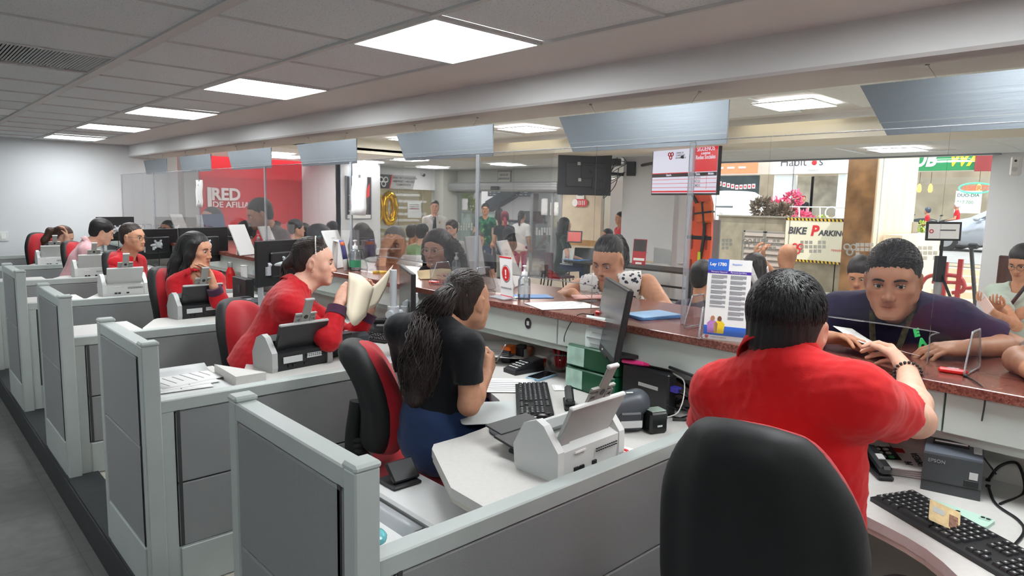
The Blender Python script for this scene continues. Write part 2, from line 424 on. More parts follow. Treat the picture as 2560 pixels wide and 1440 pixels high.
class Head:
    """local frame: x to the person's right, y forward (face), z up; 0.23 m tall, origin between the ears at eye height"""
    def __init__(s, c, fwd, up=(0, 0, 1), scale=1.0, fem=0.0, fat=0.0, lid=.0042):
        s.lid = lid
        f = nrm(fwd); u = np.asarray(up, float); u = nrm(u - f * (u @ f)); r = np.cross(f, u)
        s.c = np.asarray(c, float); s.R = np.stack([r, f, u], 1); s.k = scale; s.fem = fem; s.fat = fat
    def w(s, *p): return s.c + s.R @ (np.array(p, float) * s.k)
    def loc(s, P): return (P - s.c) @ s.R / s.k
    def build(s, S):
        k = s.k; w = s.w; R3 = s.R; fm = s.fem; ft = s.fat
        E = lambda c, r, kk=.02, op='u', Q=None: S.ell(w(*c), np.array(r) * k, R3 if Q is None else R3 @ Q, kk * k, op)
        C = lambda a, b, ra, rb=None, kk=.012, op='u': S.cap(w(*a), w(*b), ra * k, (ra if rb is None else rb) * k, kk * k, op=op)
        E((0, -.016, .032), (.0745, .096, .083)); E((0, .012, .012), (.068, .078, .072), .03)
        E((0, .03, -.035), (.058 + .006 * ft, .056, .07), .03)
        jw = .050 - .006 * fm + .008 * ft
        for sg in (-1, 1):
            C((sg * jw, -.002, -.052), (sg * .022, .066, -.094), .02 + .004 * ft, .019, .028)
            C((sg * (jw + .004), -.008, -.02), (sg * jw, -.002, -.055), .02, .02, .03)
            E((sg * .043, .052, -.024), (.024, .022, .02), .025)
            E((sg * .033, .055, -.062), (.02 + .005 * ft, .022, .022), .025)
        C((-.012, .073, -.1), (.012, .073, -.1), .0155 - .002 * fm, None, .025)
        C((-.034, .070, .026), (.034, .070, .026), .014 - .003 * fm, None, .02)
        E((0, .06, -.068), (.03, .03, .025), .02)
        for sg in (-1, 1): E((sg * .032, .096, .001), (.021, .018, .0125), .016, 's')
        C((0, .083, .012), (0, .1, -.03), .0075, .009, .012); E((0, .104, -.036), (.0105, .011, .0095), .008)
        for sg in (-1, 1): E((sg * .0125, .094, -.040), (.0085, .0105, .008), .007)
        for sg in (-1, 1): E((sg * .0065, .1, -.0475), (.004, .005, .003), .004, 's')
        C((-.0235, .0805, -.0655), (0, .0915, -.0625), .0042, .0062, .005); C((.0235, .0805, -.0655), (0, .0915, -.0625), .0042, .0062, .005)
        C((-.020, .081, -.0725), (0, .0895, -.0755), .0048, .0075, .005); C((.020, .081, -.0725), (0, .0895, -.0755), .0048, .0075, .005)
        C((-.022, .0905, -.0692), (.022, .0905, -.0692), .0016, None, .004, 's')
        for sg in (-1, 1):   # eyelids over the eyeball
            S.ell(w(sg * .032, .0735, .0005), np.array((.0158, .0142, .0142)) * k, R3, .0025 * k, 'u', cut=[(w(0, .0860, s.lid), -(R3 @ nrm((0, .35, 1))))])
            S.ell(w(sg * .032, .0735, .0005), np.array((.0152, .0140, .0138)) * k, R3, .0025 * k, 'u', cut=[(w(0, .0860, -.0046), R3 @ nrm((0, -.3, 1)))])
        for sg in (-1, 1):
            a = R(26) * sg; Q = np.array([[math.cos(a), math.sin(a), 0], [-math.sin(a), math.cos(a), 0], [0, 0, 1]]); b = R(-12)
            Q = Q @ np.array([[1, 0, 0], [0, math.cos(b), -math.sin(b)], [0, math.sin(b), math.cos(b)]])
            E((sg * .080, -.013, -.006), (.0085, .019, .031), .008, 'u', Q); E((sg * .0895, -.008, -.003), (.0065, .010, .017), .005, 's', Q)
            E((sg * .074, -.004, -.034), (.007, .008, .009), .006)
    def tint(s, P, lip=(.80, .55, .55), stubble=0.0, cheek=0.08):
        q = s.loc(P); t = np.ones((len(P), 3)); x, y, z = q.T; inh = (np.abs(x) < .1) & (np.abs(y) < .13) & (np.abs(z) < .14)
        fr = inh & (y > .05)
        zc = -.0692
        m = np.exp(-((x / .0225) ** 4 + ((z - zc) / .0118) ** 4)) * (y > .072) * inh
        t *= 1 - m[:, None] * (1 - np.array(lip))
        ln = np.exp(-((x / .024) ** 6 + ((z - zc) / .0024) ** 2)) * (y > .07) * inh; t *= 1 - ln[:, None] * np.array([.5, .62, .6])
        for sg in (-1, 1):
            c = np.exp(-(((x - sg * .044) / .018) ** 2 + ((z + .032) / .018) ** 2)) * fr; t *= 1 - c[:, None] * np.array([.0, cheek, cheek])
            eo = np.exp(-(((x - sg * .032) / .017) ** 4 + ((z - .001) / .0105) ** 4)) * fr; t *= 1 - eo[:, None] * np.array([.12, .2, .2])
        nt_ = np.exp(-((x / .018) ** 4 + ((z + .038) / .015) ** 4)) * (y > .085) * inh; t *= 1 - nt_[:, None] * np.array([.0, .09, .09])
        if stubble:
            b = (np.exp(-((z + .095) / .032) ** 4) * (y > .0) * (np.abs(x) < .075) * inh) * (1 - m)
            mo = np.exp(-((x / .026) ** 4 + ((z + .055) / .007) ** 4)) * (y > .07) * inh
            t *= 1 - np.maximum(b * stubble * .6, mo * stubble)[:, None] * np.array([.55, .5, .45])
        return t

def hand_prims(S, w, d, n, side, curl=(.5, .6, .4), spread=.06, thumb=(.5, .5), k=1.0, fc=None, tdir=None):
    """five fingers: w wrist, d along the hand, n = way the palm faces, side = +1 if the thumb is on n x d"""
    d = nrm(d); n = np.asarray(n, float); n = nrm(n - d * (n @ d)); u = np.cross(n, d) * side
    P = lambda a, b, c=0: w + k * (a * d + b * u + c * n)
    kn = [(.088, .027), (.092, .009), (.088, -.010), (.080, -.027)]; base = [(.015, .017), (.012, .006), (.012, -.006), (.015, -.017)]
    for (a, b), (a0, b0) in zip(kn, base): S.cap(P(a0, b0), P(a, b), .0145 * k, .0108 * k, .012 * k)
    S.cap(P(-.02, 0), P(.03, 0), .022 * k, .02 * k, .02 * k, flat=(n, .75))
    S.cap(P(.02, .014, .006), P(.05, .027, .006), .016 * k, .013 * k, .015 * k)
    S.cap(P(.02, -.017, .006), P(.06, -.022, .006), .013 * k, .011 * k, .015 * k)
    L = [(.043, .025, .021), (.047, .029, .022), (.044, .027, .021), (.035, .02, .019)]
    for i in range(4):
        cu = curl if fc is None else fc[i]
        p = P(*kn[i]); a = 0.0; yaw = spread * (1.5 - i); dd = nrm(d * math.cos(yaw) + u * math.sin(yaw)); r = (.0088, .009, .0088, .0078)[i] * k
        for j in range(3):
            a += cu[j]; q = p + k * L[i][j] * (math.cos(a) * dd + math.sin(a) * n); S.cap(p, q, r * (1 - .08 * j), r * (.93 - .09 * j), .004 * k); p = q
    p = P(.03, .026, .004); a0 = thumb[0]
    t1 = nrm(math.cos(a0) * d + math.sin(a0) * u + .35 * n) if tdir is None else nrm(tdir); ax = nrm(np.cross(t1, -u * .6 + d * .4 + n * .3))
    for j, l in enumerate((.036, .031, .025)):
        q = p + k * l * t1; S.cap(p, q, (.0125, .0105, .0096)[j] * k, (.0108, .0098, .0082)[j] * k, .006 * k); p = q
        b = thumb[1]; t1 = nrm(t1 * math.cos(b) + nrm(-u * .55 + n * .45 + d * .1 - t1 * ((-u * .55 + n * .45 + d * .1) @ t1)) * math.sin(b))

def folds(seed, amp=.004, f0=110):
    r = np.random.RandomState(seed); ds = [nrm(r.normal(size=3) * (1, 1, 1.4)) for _ in range(6)]; ph = r.uniform(0, 6.28, 6); fr = f0 * r.uniform(.7, 2.4, 6)
    def g(P):
        o = 0; base = .35 * np.sin(P @ nrm(r_dir) * f0 * .6)
        for d, p, f in zip(ds, ph, fr): o = o + (1 - np.abs(np.sin(P @ d * f * .5 + p + base * 3))) ** 2 * (f0 / f) ** .5
        return -amp * (o / 6 - .35) * 2.2
    r_dir = r.normal(size=3)
    return g

def tubes_along(mb, pts, rad, n, tube_r, wav=0.0, seed=1, steps=6, sides=4, flat=None, freq=9.0):
    """hair locks: n thin wavy tubes spread round a guide line; rad = spread radius per guide point"""
    rr = random.Random(seed); g = bez(pts, steps); m = len(g); rs = np.interp(np.linspace(0, 1, m), np.linspace(0, 1, len(rad)), rad)
    for i in range(n):
        a = rr.uniform(0, 6.283); q = math.sqrt(rr.uniform(.15, 1)); ph = rr.uniform(0, 6.28); fr = freq * rr.uniform(.7, 1.3); e = rr.uniform(.82, 1.0); out = []; u = None
        for j in range(int(m * e)):
            d = nrm(g[min(j + 1, m - 1)] - g[max(j - 1, 0)])
            if u is None: u = nrm(np.cross(d, (.3, .2, .9)))
            u = nrm(u - d * (u @ d)); v = np.cross(d, u); t = j / m
            off = (math.cos(a + .5 * math.sin(fr * t * .6 + ph)) * u + math.sin(a + .5 * math.sin(fr * t * .6 + ph)) * v) * q * rs[j] + wav * math.sin(fr * t * 2.2 + ph) * (u * math.cos(ph) + v * math.sin(ph)) * min(1, t * 4)
            out.append(g[j] + off)
        k = len(out)
        if k > 2: mb.tube(out, [tube_r * (1 - .65 * (x / (k - 1)) ** 2) for x in range(k)], sides)

def person(label, hd, sh, pel, hipw=.3, arms=None, legs=None, skin='mid', shirt=None, pants=None, hair=None, h=.006, build=1.0, fem=0.0, belly=0.0, brows=(25, 20, 18), eyes=True, gaze=None, lip=(.80, .55, .55), stubble=0.0,
           neck_r=.052, glasses=None, bust=0.0, group=None, front=None, arm_r=1.0, torso=True, hc=None, name='person', iris=(40, 25, 15), brow_r=.0026):
    """hd: Head; sh: (left, right) shoulder points; pel: pelvis centre; arms: {'L': (elbow, wrist, handspec), 'R': ...}"""
    shL, shR = (np.asarray(q, float) for q in sh); pel = np.asarray(pel, float); N = .5 * (shL + shR); up = nrm(N - pel); side = nrm(shR - shL)
    fr = nrm(np.cross(up, side)); side = nrm(np.cross(fr, up)); N = N + up * .045
    root = thing(name, label, 'person', (pel[0], pel[1], pel[2]), group=group); loc = np.array(root.location)
    def put(nm, P, Q, m, tint=None, extra=None):
        if extra is not None:
            extra.v = [tuple(np.array(v) - loc) for v in extra.v]
        return np_mesh(nm, P - loc, Q, m, root, tint, extra)
    def putmb(nm, mb, m, parent=None):
        mb.v = [tuple(np.array(v) - loc) for v in mb.v]; return mb.obj(nm, m, root if parent is None else parent)
    k = hd.k; nk_top = hd.w(0, -.022, -.055); A = arms or {}
    Cc = pel + (N - pel) * .66; Wc = pel + (N - pel) * .33
    def torso_prims(S, o):
        S.cap(shL + side * .01, shR - side * .01, .056 * build + o, None, .05)
        S.cap(Cc + up * .03, Wc, .152 * build + o, .135 * build + o + belly * .3, .05, flat=(fr, .70))
        S.cap(Wc, pel, .135 * build + o + belly * .3, hipw * .5 + o, .05, flat=(fr, .76))
        for q in (shL, shR): S.cap(N + up * .03, q + (N - q) * .15, .045 + o, .045 * build + o, .05)
        if belly: S.ell(Wc + fr * (.07 + belly * .4), np.array((.12, .08, .12)) * (1 + belly), np.stack([side, fr, up], 1), .08)
        if bust:
            for sg in (-1, 1): S.ell(Cc + up * .0 + fr * (.075 + o * .6) + side * sg * .075, np.array((.062, .058, .062)) * bust + o * .6, np.stack([side, fr, up], 1), .05)
    # --- skin: head, neck, arms and hands as one surface
    S = SDF(); hd.build(S); S.cap(nk_top, N + fr * .005, neck_r * k, neck_r * 1.08 + .004, .03)
    S.cap(hd.w(0, .03, -.085), N + fr * .03, .03 * k, .035, .03)
    if torso: torso_prims(S, -.02)
    for sd, q in (('L', shL), ('R', shR)):
        if sd not in A: continue
        el, wr, hs = A[sd]; el = np.asarray(el, float); wr = np.asarray(wr, float); mid = el + (wr - el) * .3
        S.cap(q, el, .047 * build * arm_r, .038 * arm_r, .025); S.cap(el, mid, .038 * arm_r, .04 * arm_r, .02); S.cap(mid, wr, .04 * arm_r, .0265 * arm_r, .02)
        hs = dict(hs or {}); hdir = hs.pop('dir', wr - el); pn = hs.pop('palm', (0, 0, -1)); sg = -1 if sd == 'R' else 1
        if hs.pop('side', None) == -1: sg = -sg
        hand_prims(S, wr + nrm(hdir) * .012, hdir, pn, sg, **hs)
    P, Q = S.mesh(h); ti = hd.tint(P, lip, stubble)
    put('body', P, Q, skin_mat(skin, SKIN[skin]), ti)
    if eyes:
        PL = hd.loc(P); PL = PL[(PL[:, 1] > .03) & (PL[:, 1] < .108) & (np.abs(PL[:, 2]) < .06) & (np.abs(PL[:, 0]) < .075)]
        def on(x, z, dy=0.0):
            r = max(.004, .8 * h / k); q = PL[(np.abs(PL[:, 0] - x) < r) & (np.abs(PL[:, 2] - z) < r)]
            return hd.w(x, (np.median(q[:, 1]) if len(q) else .075) + dy, z)
    # --- eyes, brows
    if eyes:
        for sg in (-1, 1):
            mb = MB(); c = hd.w(sg * .032, .0735, .0005); mb.sphere(c, .0128 * k, 14, 10)
            g = nrm(hd.R @ nrm(gaze if gaze is not None else (0, 1, -.08))); mb.mi = 1; T = frame(c, g)
            def cap_(r0, z0, mi, n=14):
                mb.mi = mi; u = T[:3, 1]; v = T[:3, 2]; mb.add([c + g * z0 * k + k * r0 * .55 * (math.cos(t) * u + math.sin(t) * v) + g * k * .0004 for t in np.linspace(0, 6.283, n, endpoint=False)] + [c + g * k * (z0 + .0006)] + [c + g * k * (z0 - .0011) + k * r0 * (math.cos(t) * u + math.sin(t) * v) for t in np.linspace(0, 6.283, n, endpoint=False)],
                    [(i, (i + 1) % n, n) for i in range(n)] + [(n + 1 + i, n + 1 + (i + 1) % n, (i + 1) % n, i) for i in range(n)], True)
            cap_(.0062, .0124, 1); cap_(.0028, .0131, 2)
            putmb('eye', mb, [mat('eye_white', rgb(228, 222, 216), .2, spec=.6), mat('iris_%d_%d_%d' % iris, rgb(*iris), .15), mat('pupil', (.004, .004, .004, 1), .1)])
            mb = MB(); mb.tube(bez([on(sg * .0135, .0185), on(sg * .026, .0225), on(sg * .040, .0225), on(sg * .051, .0165)], 4), [brow_r * k * q for q in np.interp(np.linspace(0, 1, 13), [0, .3, .7, 1], [.9, 1.25, 1.0, .4])], 6)
            putmb('eyebrow', mb, hair_mat('brow_%d_%d_%d' % brows, rgb(*brows), .6))
            mb = MB(); mb.tube(bez([hd.w(sg * .0190, .0810, .0005), hd.w(sg * .026, .0862, hd.lid + .0005), hd.w(sg * .033, .0876, hd.lid + .001), hd.w(sg * .0405, .0850, hd.lid), hd.w(sg * .0465, .0790, .0005)], 4), .0012 * k, 5)
            putmb('eyelash', mb, mat('lash', (.01, .008, .007, 1), .6))
    # --- shirt
    if shirt:
        o = shirt.get('o', .010); S = SDF(); torso_prims(S, o)
        if 'hem' in shirt: S.cap(pel, pel - up * shirt['hem'], hipw * .5 + o + .004, hipw * .5 + o + .012, .03, flat=(fr, .8), cut=[(pel - up * shirt['hem'], -up)])
        sl = shirt.get('sleeve', .55); so = shirt.get('so', .016)
        for sd, q in (('L', shL), ('R', shR)):
            if sl <= 0 or sd not in A:
                if sl > 0: S.cap(q, q - up * .06, .06 * build, .06 * build, .04)
                continue
            el, wr, hs = A[sd]; el = np.asarray(el, float); wr = np.asarray(wr, float)
            if sl <= 1:
                e = q + (el - q) * sl; dn = nrm(el - q); S.cap(q, e + dn * .03, .05 * build + so * .35, .044 * build + so * 1.2, .04, cut=[(e, dn)])
            else:
                S.cap(q, el, .05 * build + so * .3, .042 + so * .8, .045); e = el + (wr - el) * (sl - 1); dn = nrm(wr - el); S.cap(el, e + dn * .03, .043 + so, .031 + so * .8, .03, cut=[(e, dn)])
        if shirt.get('neck', .0) is not None:
            nr = shirt.get('neck', .066); v = shirt.get('v', 0.0)
            S.cap(N + up * .012 + fr * .008, hd.w(0, -.02, -.02), nr, nr, .012, op='s')
            if v: S.cap(N + up * .03 + fr * .07, N - up * v + fr * .14, .03, .008, .01, op='s'); S.cap(N + up * .03 + fr * .05, N - up * v * .8 + fr * .12, .035, .012, .01, op='s')
        if shirt.get('strap'):   # sleeveless: open the shoulders
            for q, sg in ((shL, -1), (shR, 1)): S.ell(q + side * sg * .015 - up * .01, np.array((.062, .14, .105)), np.stack([side, fr, up], 1), .01, 's')
        if 'cutz' in shirt: S.ell(pel - up * (1.5 - shirt['cutz']), (1.5, 1.5, 1.5), None, .006, 's')
        hc_ = shirt.get('h', max(h * 1.5, .008))
        P, Q = S.mesh(hc_, folds(shirt.get('seed', 3), shirt.get('fold', .0045), shirt.get('ff', 115)))
        sm = shirt['mat']; so_ = put('shirt', P, Q, sm)
        if shirt.get('collar'):
            mb = MB(); cm = shirt.get('cmat', sm); ax = nrm(hd.w(0, -.02, -.06) - N); n = 26; ch = shirt.get('ch', .045); cr = shirt.get('cr', .062)
            e1 = nrm(fr - ax * (fr @ ax)); e2 = np.cross(ax, e1); op = shirt.get('open', .35); rows = []
            for (dz, ra, fo) in ((.0, cr + .004, 0), (ch * .55, cr + .002, 0), (ch, cr + .001, 0), (ch * 1.03, cr + .007, 0), (ch * .75, cr + .014, 0), (ch * .05, cr + .026, 1)):
                row = []
                for i in range(n):
                    t = op + (2 * math.pi - 2 * op) * i / (n - 1); fw = (1 + math.cos(t)) / 2; ta = t
                    if fo: ta = t + (.16 if i > n / 2 else -.16) * fw ** 3 * -1
                    row.append(N + ax * (shirt.get('cz', .022) + dz - fw * shirt.get('drop', .028) - (fo * fw ** 3 * .028)) + (e1 * math.cos(ta) * 1.12 + e2 * math.sin(ta)) * (ra + fo * fw * .006))
                rows.append(row)
            mb.sheet(rows, .003); putmb('collar', mb, cm, None)
        if shirt.get('cuff'):
            for sd in ('L', 'R'):
                if sd in A:
                    el, wr, hs = A[sd]; el = np.asarray(el, float); wr = np.asarray(wr, float); dn = nrm(wr - el); e = el + (wr - el) * (sl - 1)
                    mb = MB(); mb.cyl(e - dn * .035, e + dn * .012, .037 + so * .85, .036 + so * .8, 20); putmb('cuff', mb, shirt['cuff'])
        if shirt.get('placket'):
            pass
    # --- trousers
    if pants and legs:
        S = SDF(); S.cap(pel + up * .05, pel, hipw * .5 - .005, hipw * .5 + .004, .04, flat=(fr, .80))
        for sd, sg in (('L', -1), ('R', 1)):
            if sd not in legs: continue
            kn, an = (np.asarray(q, float) for q in legs[sd]); hp = pel + side * sg * hipw * .27
            S.cap(hp, kn, .088 * build, .064, .05); S.cap(kn, an, .062, .05, .03, cut=[(an, nrm(an - kn))])
        P, Q = S.mesh(pants.get('h', max(h * 1.6, .010)), folds(5, .004, 120)); put('trousers', P, Q, pants['mat'])
        if pants.get('shoes'):
            for sd in legs:
                kn, an = (np.asarray(q, float) for q in legs[sd]); f2 = nrm(V(fr[0], fr[1], 0) if front is None else front)
                S = SDF(); b = an - V(0, 0, .045); S.cap(b - f2 * .05, b + f2 * .12, .042, .036, .03, flat=(V(0, 0, 1), .85)); S.cap(an, b, .042, .045, .03); P, Q = S.mesh(.009); put('shoe', P, Q, pants['shoes'])
    # --- hair
    if hair: build_hair(hd, hair, put, putmb, h)
    if glasses:
        mb = MB(); rx, rz = glasses.get('rx', .024), glasses.get('rz', .021)
        for sg in (-1, 1):
            mb.tube([hd.w(sg * .032 + rx * math.cos(t), .098 - .12 * (abs(sg * .032 + rx * math.cos(t)) - .01) ** 1 * .25, -.003 + rz * math.sin(t)) for t in np.linspace(0, 6.284, 25)], glasses.get('r', .0013), 5, False)
            mb.tube([hd.w(sg * (.032 + rx), .089, .002), hd.w(sg * .072, .06, .004), hd.w(sg * .08, -.005, .006), hd.w(sg * .079, -.025, -.012)], glasses.get('r', .0013), 5)
        mb.tube([hd.w(-.009, .097, .001), hd.w(0, .1, .004), hd.w(.009, .097, .001)], glasses.get('r', .0013), 5)
        putmb('glasses', mb, glasses['mat'])
    return root

def build_hair(hd, H, put, putmb, h):
    k = hd.k; w = hd.w; R3 = hd.R; S = SDF(); st = H['style']; th = H.get('th', .010); mb = MB()
    t2 = th - .010; lx = H.get('up', 0.0)
    S.ell(w(0, -.022, .045 + lx), np.array((.0815 + t2 * H.get('sd', 1.0), .100 + t2, .0865 + t2 * H.get('tp', 1.0) - lx * .5)) * k, R3, .004)
    if not H.get('bald'): S.ell(w(0, -.048, H.get('nz', -.012)), np.array((.0690 + t2 * .7, .066 + t2, .074)) * k, R3, .02)
    if H.get('cover'):
        for sg in (-1, 1): S.ell(w(sg * .066, -.012, -.012), np.array((.026, .045, .06)) * k, R3, .02)
    else:
        for sg in (-1, 1): S.ell(w(sg * .050, -.012, .018), np.array((.0278 + t2 * .4, .062, .046)) * k, R3, .012)
        for sg in (-1, 1): S.ell(w(sg * .088, -.004, -.020), np.array((.026, .030, .036)) * k, R3, .008, 's')
    S.ell(w(0, .085, -.03), np.array((.066, .07, .088)) * k, R3, .010, 's')
    for pr in H.get('caps', []): S.cap(w(*pr[0]), w(*pr[1]), pr[2] * k, pr[3] * k, pr[4] if len(pr) > 4 else .02)
    for ch in H.get('chains', []): S.chain([np.asarray(q, float) for q in ch[0]], ch[1], .025)
    for lk in H.get('locks', []):   # (points, spread radii, count, tube radius, waviness)
        tubes_along(mb, lk[0], lk[1], lk[2], lk[3], lk[4], seed=H.get('seed', 3) + len(mb.v) % 97, freq=lk[5] if len(lk) > 5 else 9.0)
    if H.get('spikes'):  # short locks combed over the cap
        rr = random.Random(5); n, ln, tr = H['spikes'][:3]; comb = nrm(H['spikes'][3]) if len(H['spikes']) > 3 else None
        for i in range(n):
            a = rr.uniform(0, 6.283); z = rr.uniform(-.25, 1); q = math.sqrt(1 - z * z); u = V(q * math.cos(a), q * math.sin(a), z)
            p = V(0, -.022, .045 + lx) + u * V(.0815 + t2 * H.get('sd', 1.0), .100 + t2, .0865 + t2 * H.get('tp', 1.0))
            if p[1] > H.get('sf', .078) or (p[1] > .02 and p[2] < .055) or (abs(p[0]) > .06 and p[2] < .035): continue
            nml = nrm(u / V(.08, .1, .09)); f = (p - V(.012, -.055, .13)) if comb is None else comb
            t = nrm(f - nml * (f @ nml)); t = nrm(t + V(rr.uniform(-.22, .22), rr.uniform(-.22, .22), rr.uniform(-.2, .2))); L = ln * rr.uniform(.6, 1.2); li = H.get('lift', .0015)
            c0 = V(0, -.022, .045 + lx); rd = V(.0815 + t2 * H.get('sd', 1.0), .100 + t2, .0865 + t2 * H.get('tp', 1.0)); pts = []
            for f_, l_ in ((0, -.003), (.33, li), (.66, li), (1, -.002)):
                q_ = (p + t * L * f_ - c0) / rd; pts.append(c0 + rd * q_ / np.linalg.norm(q_) + nml * l_)
            mb.tube([w(*x) for x in pts], [tr * k, tr * k * 1.1, tr * k * .8, tr * k * .2], 4)
    P, Q = S.mesh(H.get('h', max(h, .005)), (lambda X: .0016 * np.sin(hd.loc(X)[:, 0] * 420 + 2.0 * np.sin(hd.loc(X)[:, 1] * 60)) * H.get('ridge', 1.0)))
    return put('hair', P, Q, H['mat'], None, mb if mb.f else None)

# ---------------------------------------------------------------- materials of the place
M_WALL = mat('white_paint', (.71, .735, .755), .7, bump=.05, bscale=120)
M_WALL2 = mat('grey_green_paint', rgb(190, 192, 184), .7)
M_DRY = mat('ceiling_plaster', (.74, .74, .73), .8)
M_BEAM = mat('taupe_plaster', (.72, .73, .725), .8)
M_TBAR = mat('ceiling_grid_metal', (.66, .66, .65), .5)
M_FRAME = mat('partition_frame', rgb(176, 184, 181), .45, var=.03, vscale=8)
M_FAB = mat('partition_fabric', rgb(142, 144, 145), .95, bump=.5, bscale=900, var=.05, vscale=350)
M_DESK = mat('desk_laminate', rgb(204, 202, 198), .45, var=.03, vscale=60)
M_DESKEDGE = mat('desk_edge', rgb(196, 190, 180), .5)
M_FASCIA = mat('counter_fascia', rgb(196, 206, 200), .4, var=.03, vscale=4)
M_PANELW = mat('counter_wall', rgb(205, 201, 194), .6)
M_RED = mat('red_wall_paint', rgb(190, 30, 42), .6)
M_ALU = mat('brushed_aluminium', rgb(138, 146, 153), .38, metal=.75, bump=.12, bscale=90, stretch=(1, .05, 1))
M_STEEL = mat('door_steel', rgb(165, 168, 168), .35, metal=.6)
M_BLACK = mat('black_plastic', rgb(24, 25, 28), .45)
M_SATIN = mat('black_satin', rgb(34, 35, 38), .35)
M_WHITE = mat('white_plastic', rgb(226, 227, 226), .4)
M_PAPER = mat('white_paper', rgb(238, 238, 236), .8)
M_INK = mat('ink', rgb(70, 72, 78), .8)
M_INKL = mat('pale_ink', rgb(150, 152, 158), .8)
M_REDINK = mat('red_print', rgb(208, 40, 45), .6)
M_GREYP = mat('light_grey_plastic', rgb(196, 199, 198), .45)
M_LAMP = mat('light_panel', (1, 1, 1), .5, emit=(.95, .985, 1.0), estr=PANEL_POWER)
M_ACR = clear_mat('clear_acrylic', (.985, .985, .99), 0.5, .01, haze=.006, hazecol=(.75, .78, .9))
M_ACRE = clear_mat('acrylic_edge', (.84, .87, .90), 1.5, .08, haze=.22, hazecol=(.9, .93, .97))
M_GLASS = clear_mat('window_glass', (.96, .98, .97), 0.7)
M_FROST = clear_mat('frosted_film', (.85, .86, .84), .3, .3, haze=.55, hazecol=(.72, .73, .70))

def granite():
    m = mat('red_granite', rgb(112, 66, 58), .2); nt = m.node_tree; n = nt.nodes; l = nt.links
    tc = n.new('ShaderNodeTexCoord'); vo = n.new('ShaderNodeTexVoronoi'); vo.inputs['Scale'].default_value = 190; l.new(tc.outputs['Object'], vo.inputs['Vector'])
    nz = n.new('ShaderNodeTexNoise'); nz.inputs['Scale'].default_value = 60; nz.inputs['Detail'].default_value = 6; l.new(tc.outputs['Object'], nz.inputs['Vector'])
    rp = n.new('ShaderNodeValToRGB'); e = rp.color_ramp.elements
    e[0].position = 0.0; e[0].color = rgb(58, 34, 32); e[1].position = 1.0; e[1].color = rgb(170, 120, 108)
    for p, c in ((.3, (98, 56, 50)), (.55, (124, 74, 64)), (.8, (140, 90, 78))): q = e.new(p); q.color = rgb(*c)
    mx = n.new('ShaderNodeMix'); mx.data_type = 'FLOAT'; mx.inputs[0].default_value = .5
    sp = n.new('ShaderNodeSeparateColor'); l.new(vo.outputs['Color'], sp.inputs[0]); l.new(sp.outputs[0], mx.inputs[2]); l.new(nz.outputs['Fac'], mx.inputs[3])
    l.new(mx.outputs[0], rp.inputs[0]); l.new(rp.outputs[0], n['Principled BSDF'].inputs['Base Color']); return m
M_GRAN = granite()

def tile_mat():
    m = mat('mineral_ceiling_tile', (.85, .91, .93), .95); nt = m.node_tree; n = nt.nodes; l = nt.links
    tc = n.new('ShaderNodeTexCoord'); nz = n.new('ShaderNodeTexNoise'); nz.inputs['Scale'].default_value = 130; nz.inputs['Detail'].default_value = 2; l.new(tc.outputs['Object'], nz.inputs['Vector'])
    rp = n.new('ShaderNodeValToRGB'); rp.color_ramp.elements[0].position = .60; rp.color_ramp.elements[0].color = (.85, .91, .93, 1); rp.color_ramp.elements[1].position = .70; rp.color_ramp.elements[1].color = (.54, .54, .53, 1)
    l.new(nz.outputs['Fac'], rp.inputs[0]); l.new(rp.outputs[0], n['Principled BSDF'].inputs['Base Color'])
    bp = n.new('ShaderNodeBump'); bp.inputs['Strength'].default_value = .25; bp.inputs['Distance'].default_value = .002; bp.invert = True; l.new(nz.outputs['Fac'], bp.inputs['Height']); l.new(bp.outputs[0], n['Principled BSDF'].inputs['Normal']); return m
M_TILE = tile_mat()
def floor_mat(name, c, dx, rough, var=.07, joint=.75):
    """sheet floor with square tiles: brick texture joints"""
    m = mat(name, c, rough); nt = m.node_tree; n = nt.nodes; l = nt.links
    tc = n.new('ShaderNodeTexCoord'); br = n.new('ShaderNodeTexBrick'); br.offset = 0; br.inputs['Scale'].default_value = 1; br.inputs['Brick Width'].default_value = dx; br.inputs['Row Height'].default_value = dx; br.inputs['Mortar Size'].default_value = .003
    br.inputs['Color1'].default_value = tuple(v * (1 - var * .4) for v in c[:3]) + (1,); br.inputs['Color2'].default_value = tuple(min(1, v * (1 + var * .4)) for v in c[:3]) + (1,); br.inputs['Mortar'].default_value = tuple(v * joint for v in c[:3]) + (1,)
    nz = n.new('ShaderNodeTexNoise'); nz.inputs['Scale'].default_value = 14; nz.inputs['Detail'].default_value = 8
    l.new(tc.outputs['Object'], br.inputs['Vector']); l.new(tc.outputs['Object'], nz.inputs['Vector'])
    mx = n.new('ShaderNodeMix'); mx.data_type = 'RGBA'; mx.blend_type = 'OVERLAY'; mx.inputs[0].default_value = .35; l.new(br.outputs[0], mx.inputs[6]); l.new(nz.outputs['Fac'], mx.inputs[7]); l.new(mx.outputs[2], n['Principled BSDF'].inputs['Base Color']); return m
M_AISLE = floor_mat('grey_vinyl_tile', rgb(98, 99, 97), .6, .55)
M_PLAT = floor_mat('beige_floor_tile', rgb(190, 184, 172), .4, .5)
M_LOBBY = floor_mat('pale_marble_floor', rgb(200, 192, 178), .8, .25)

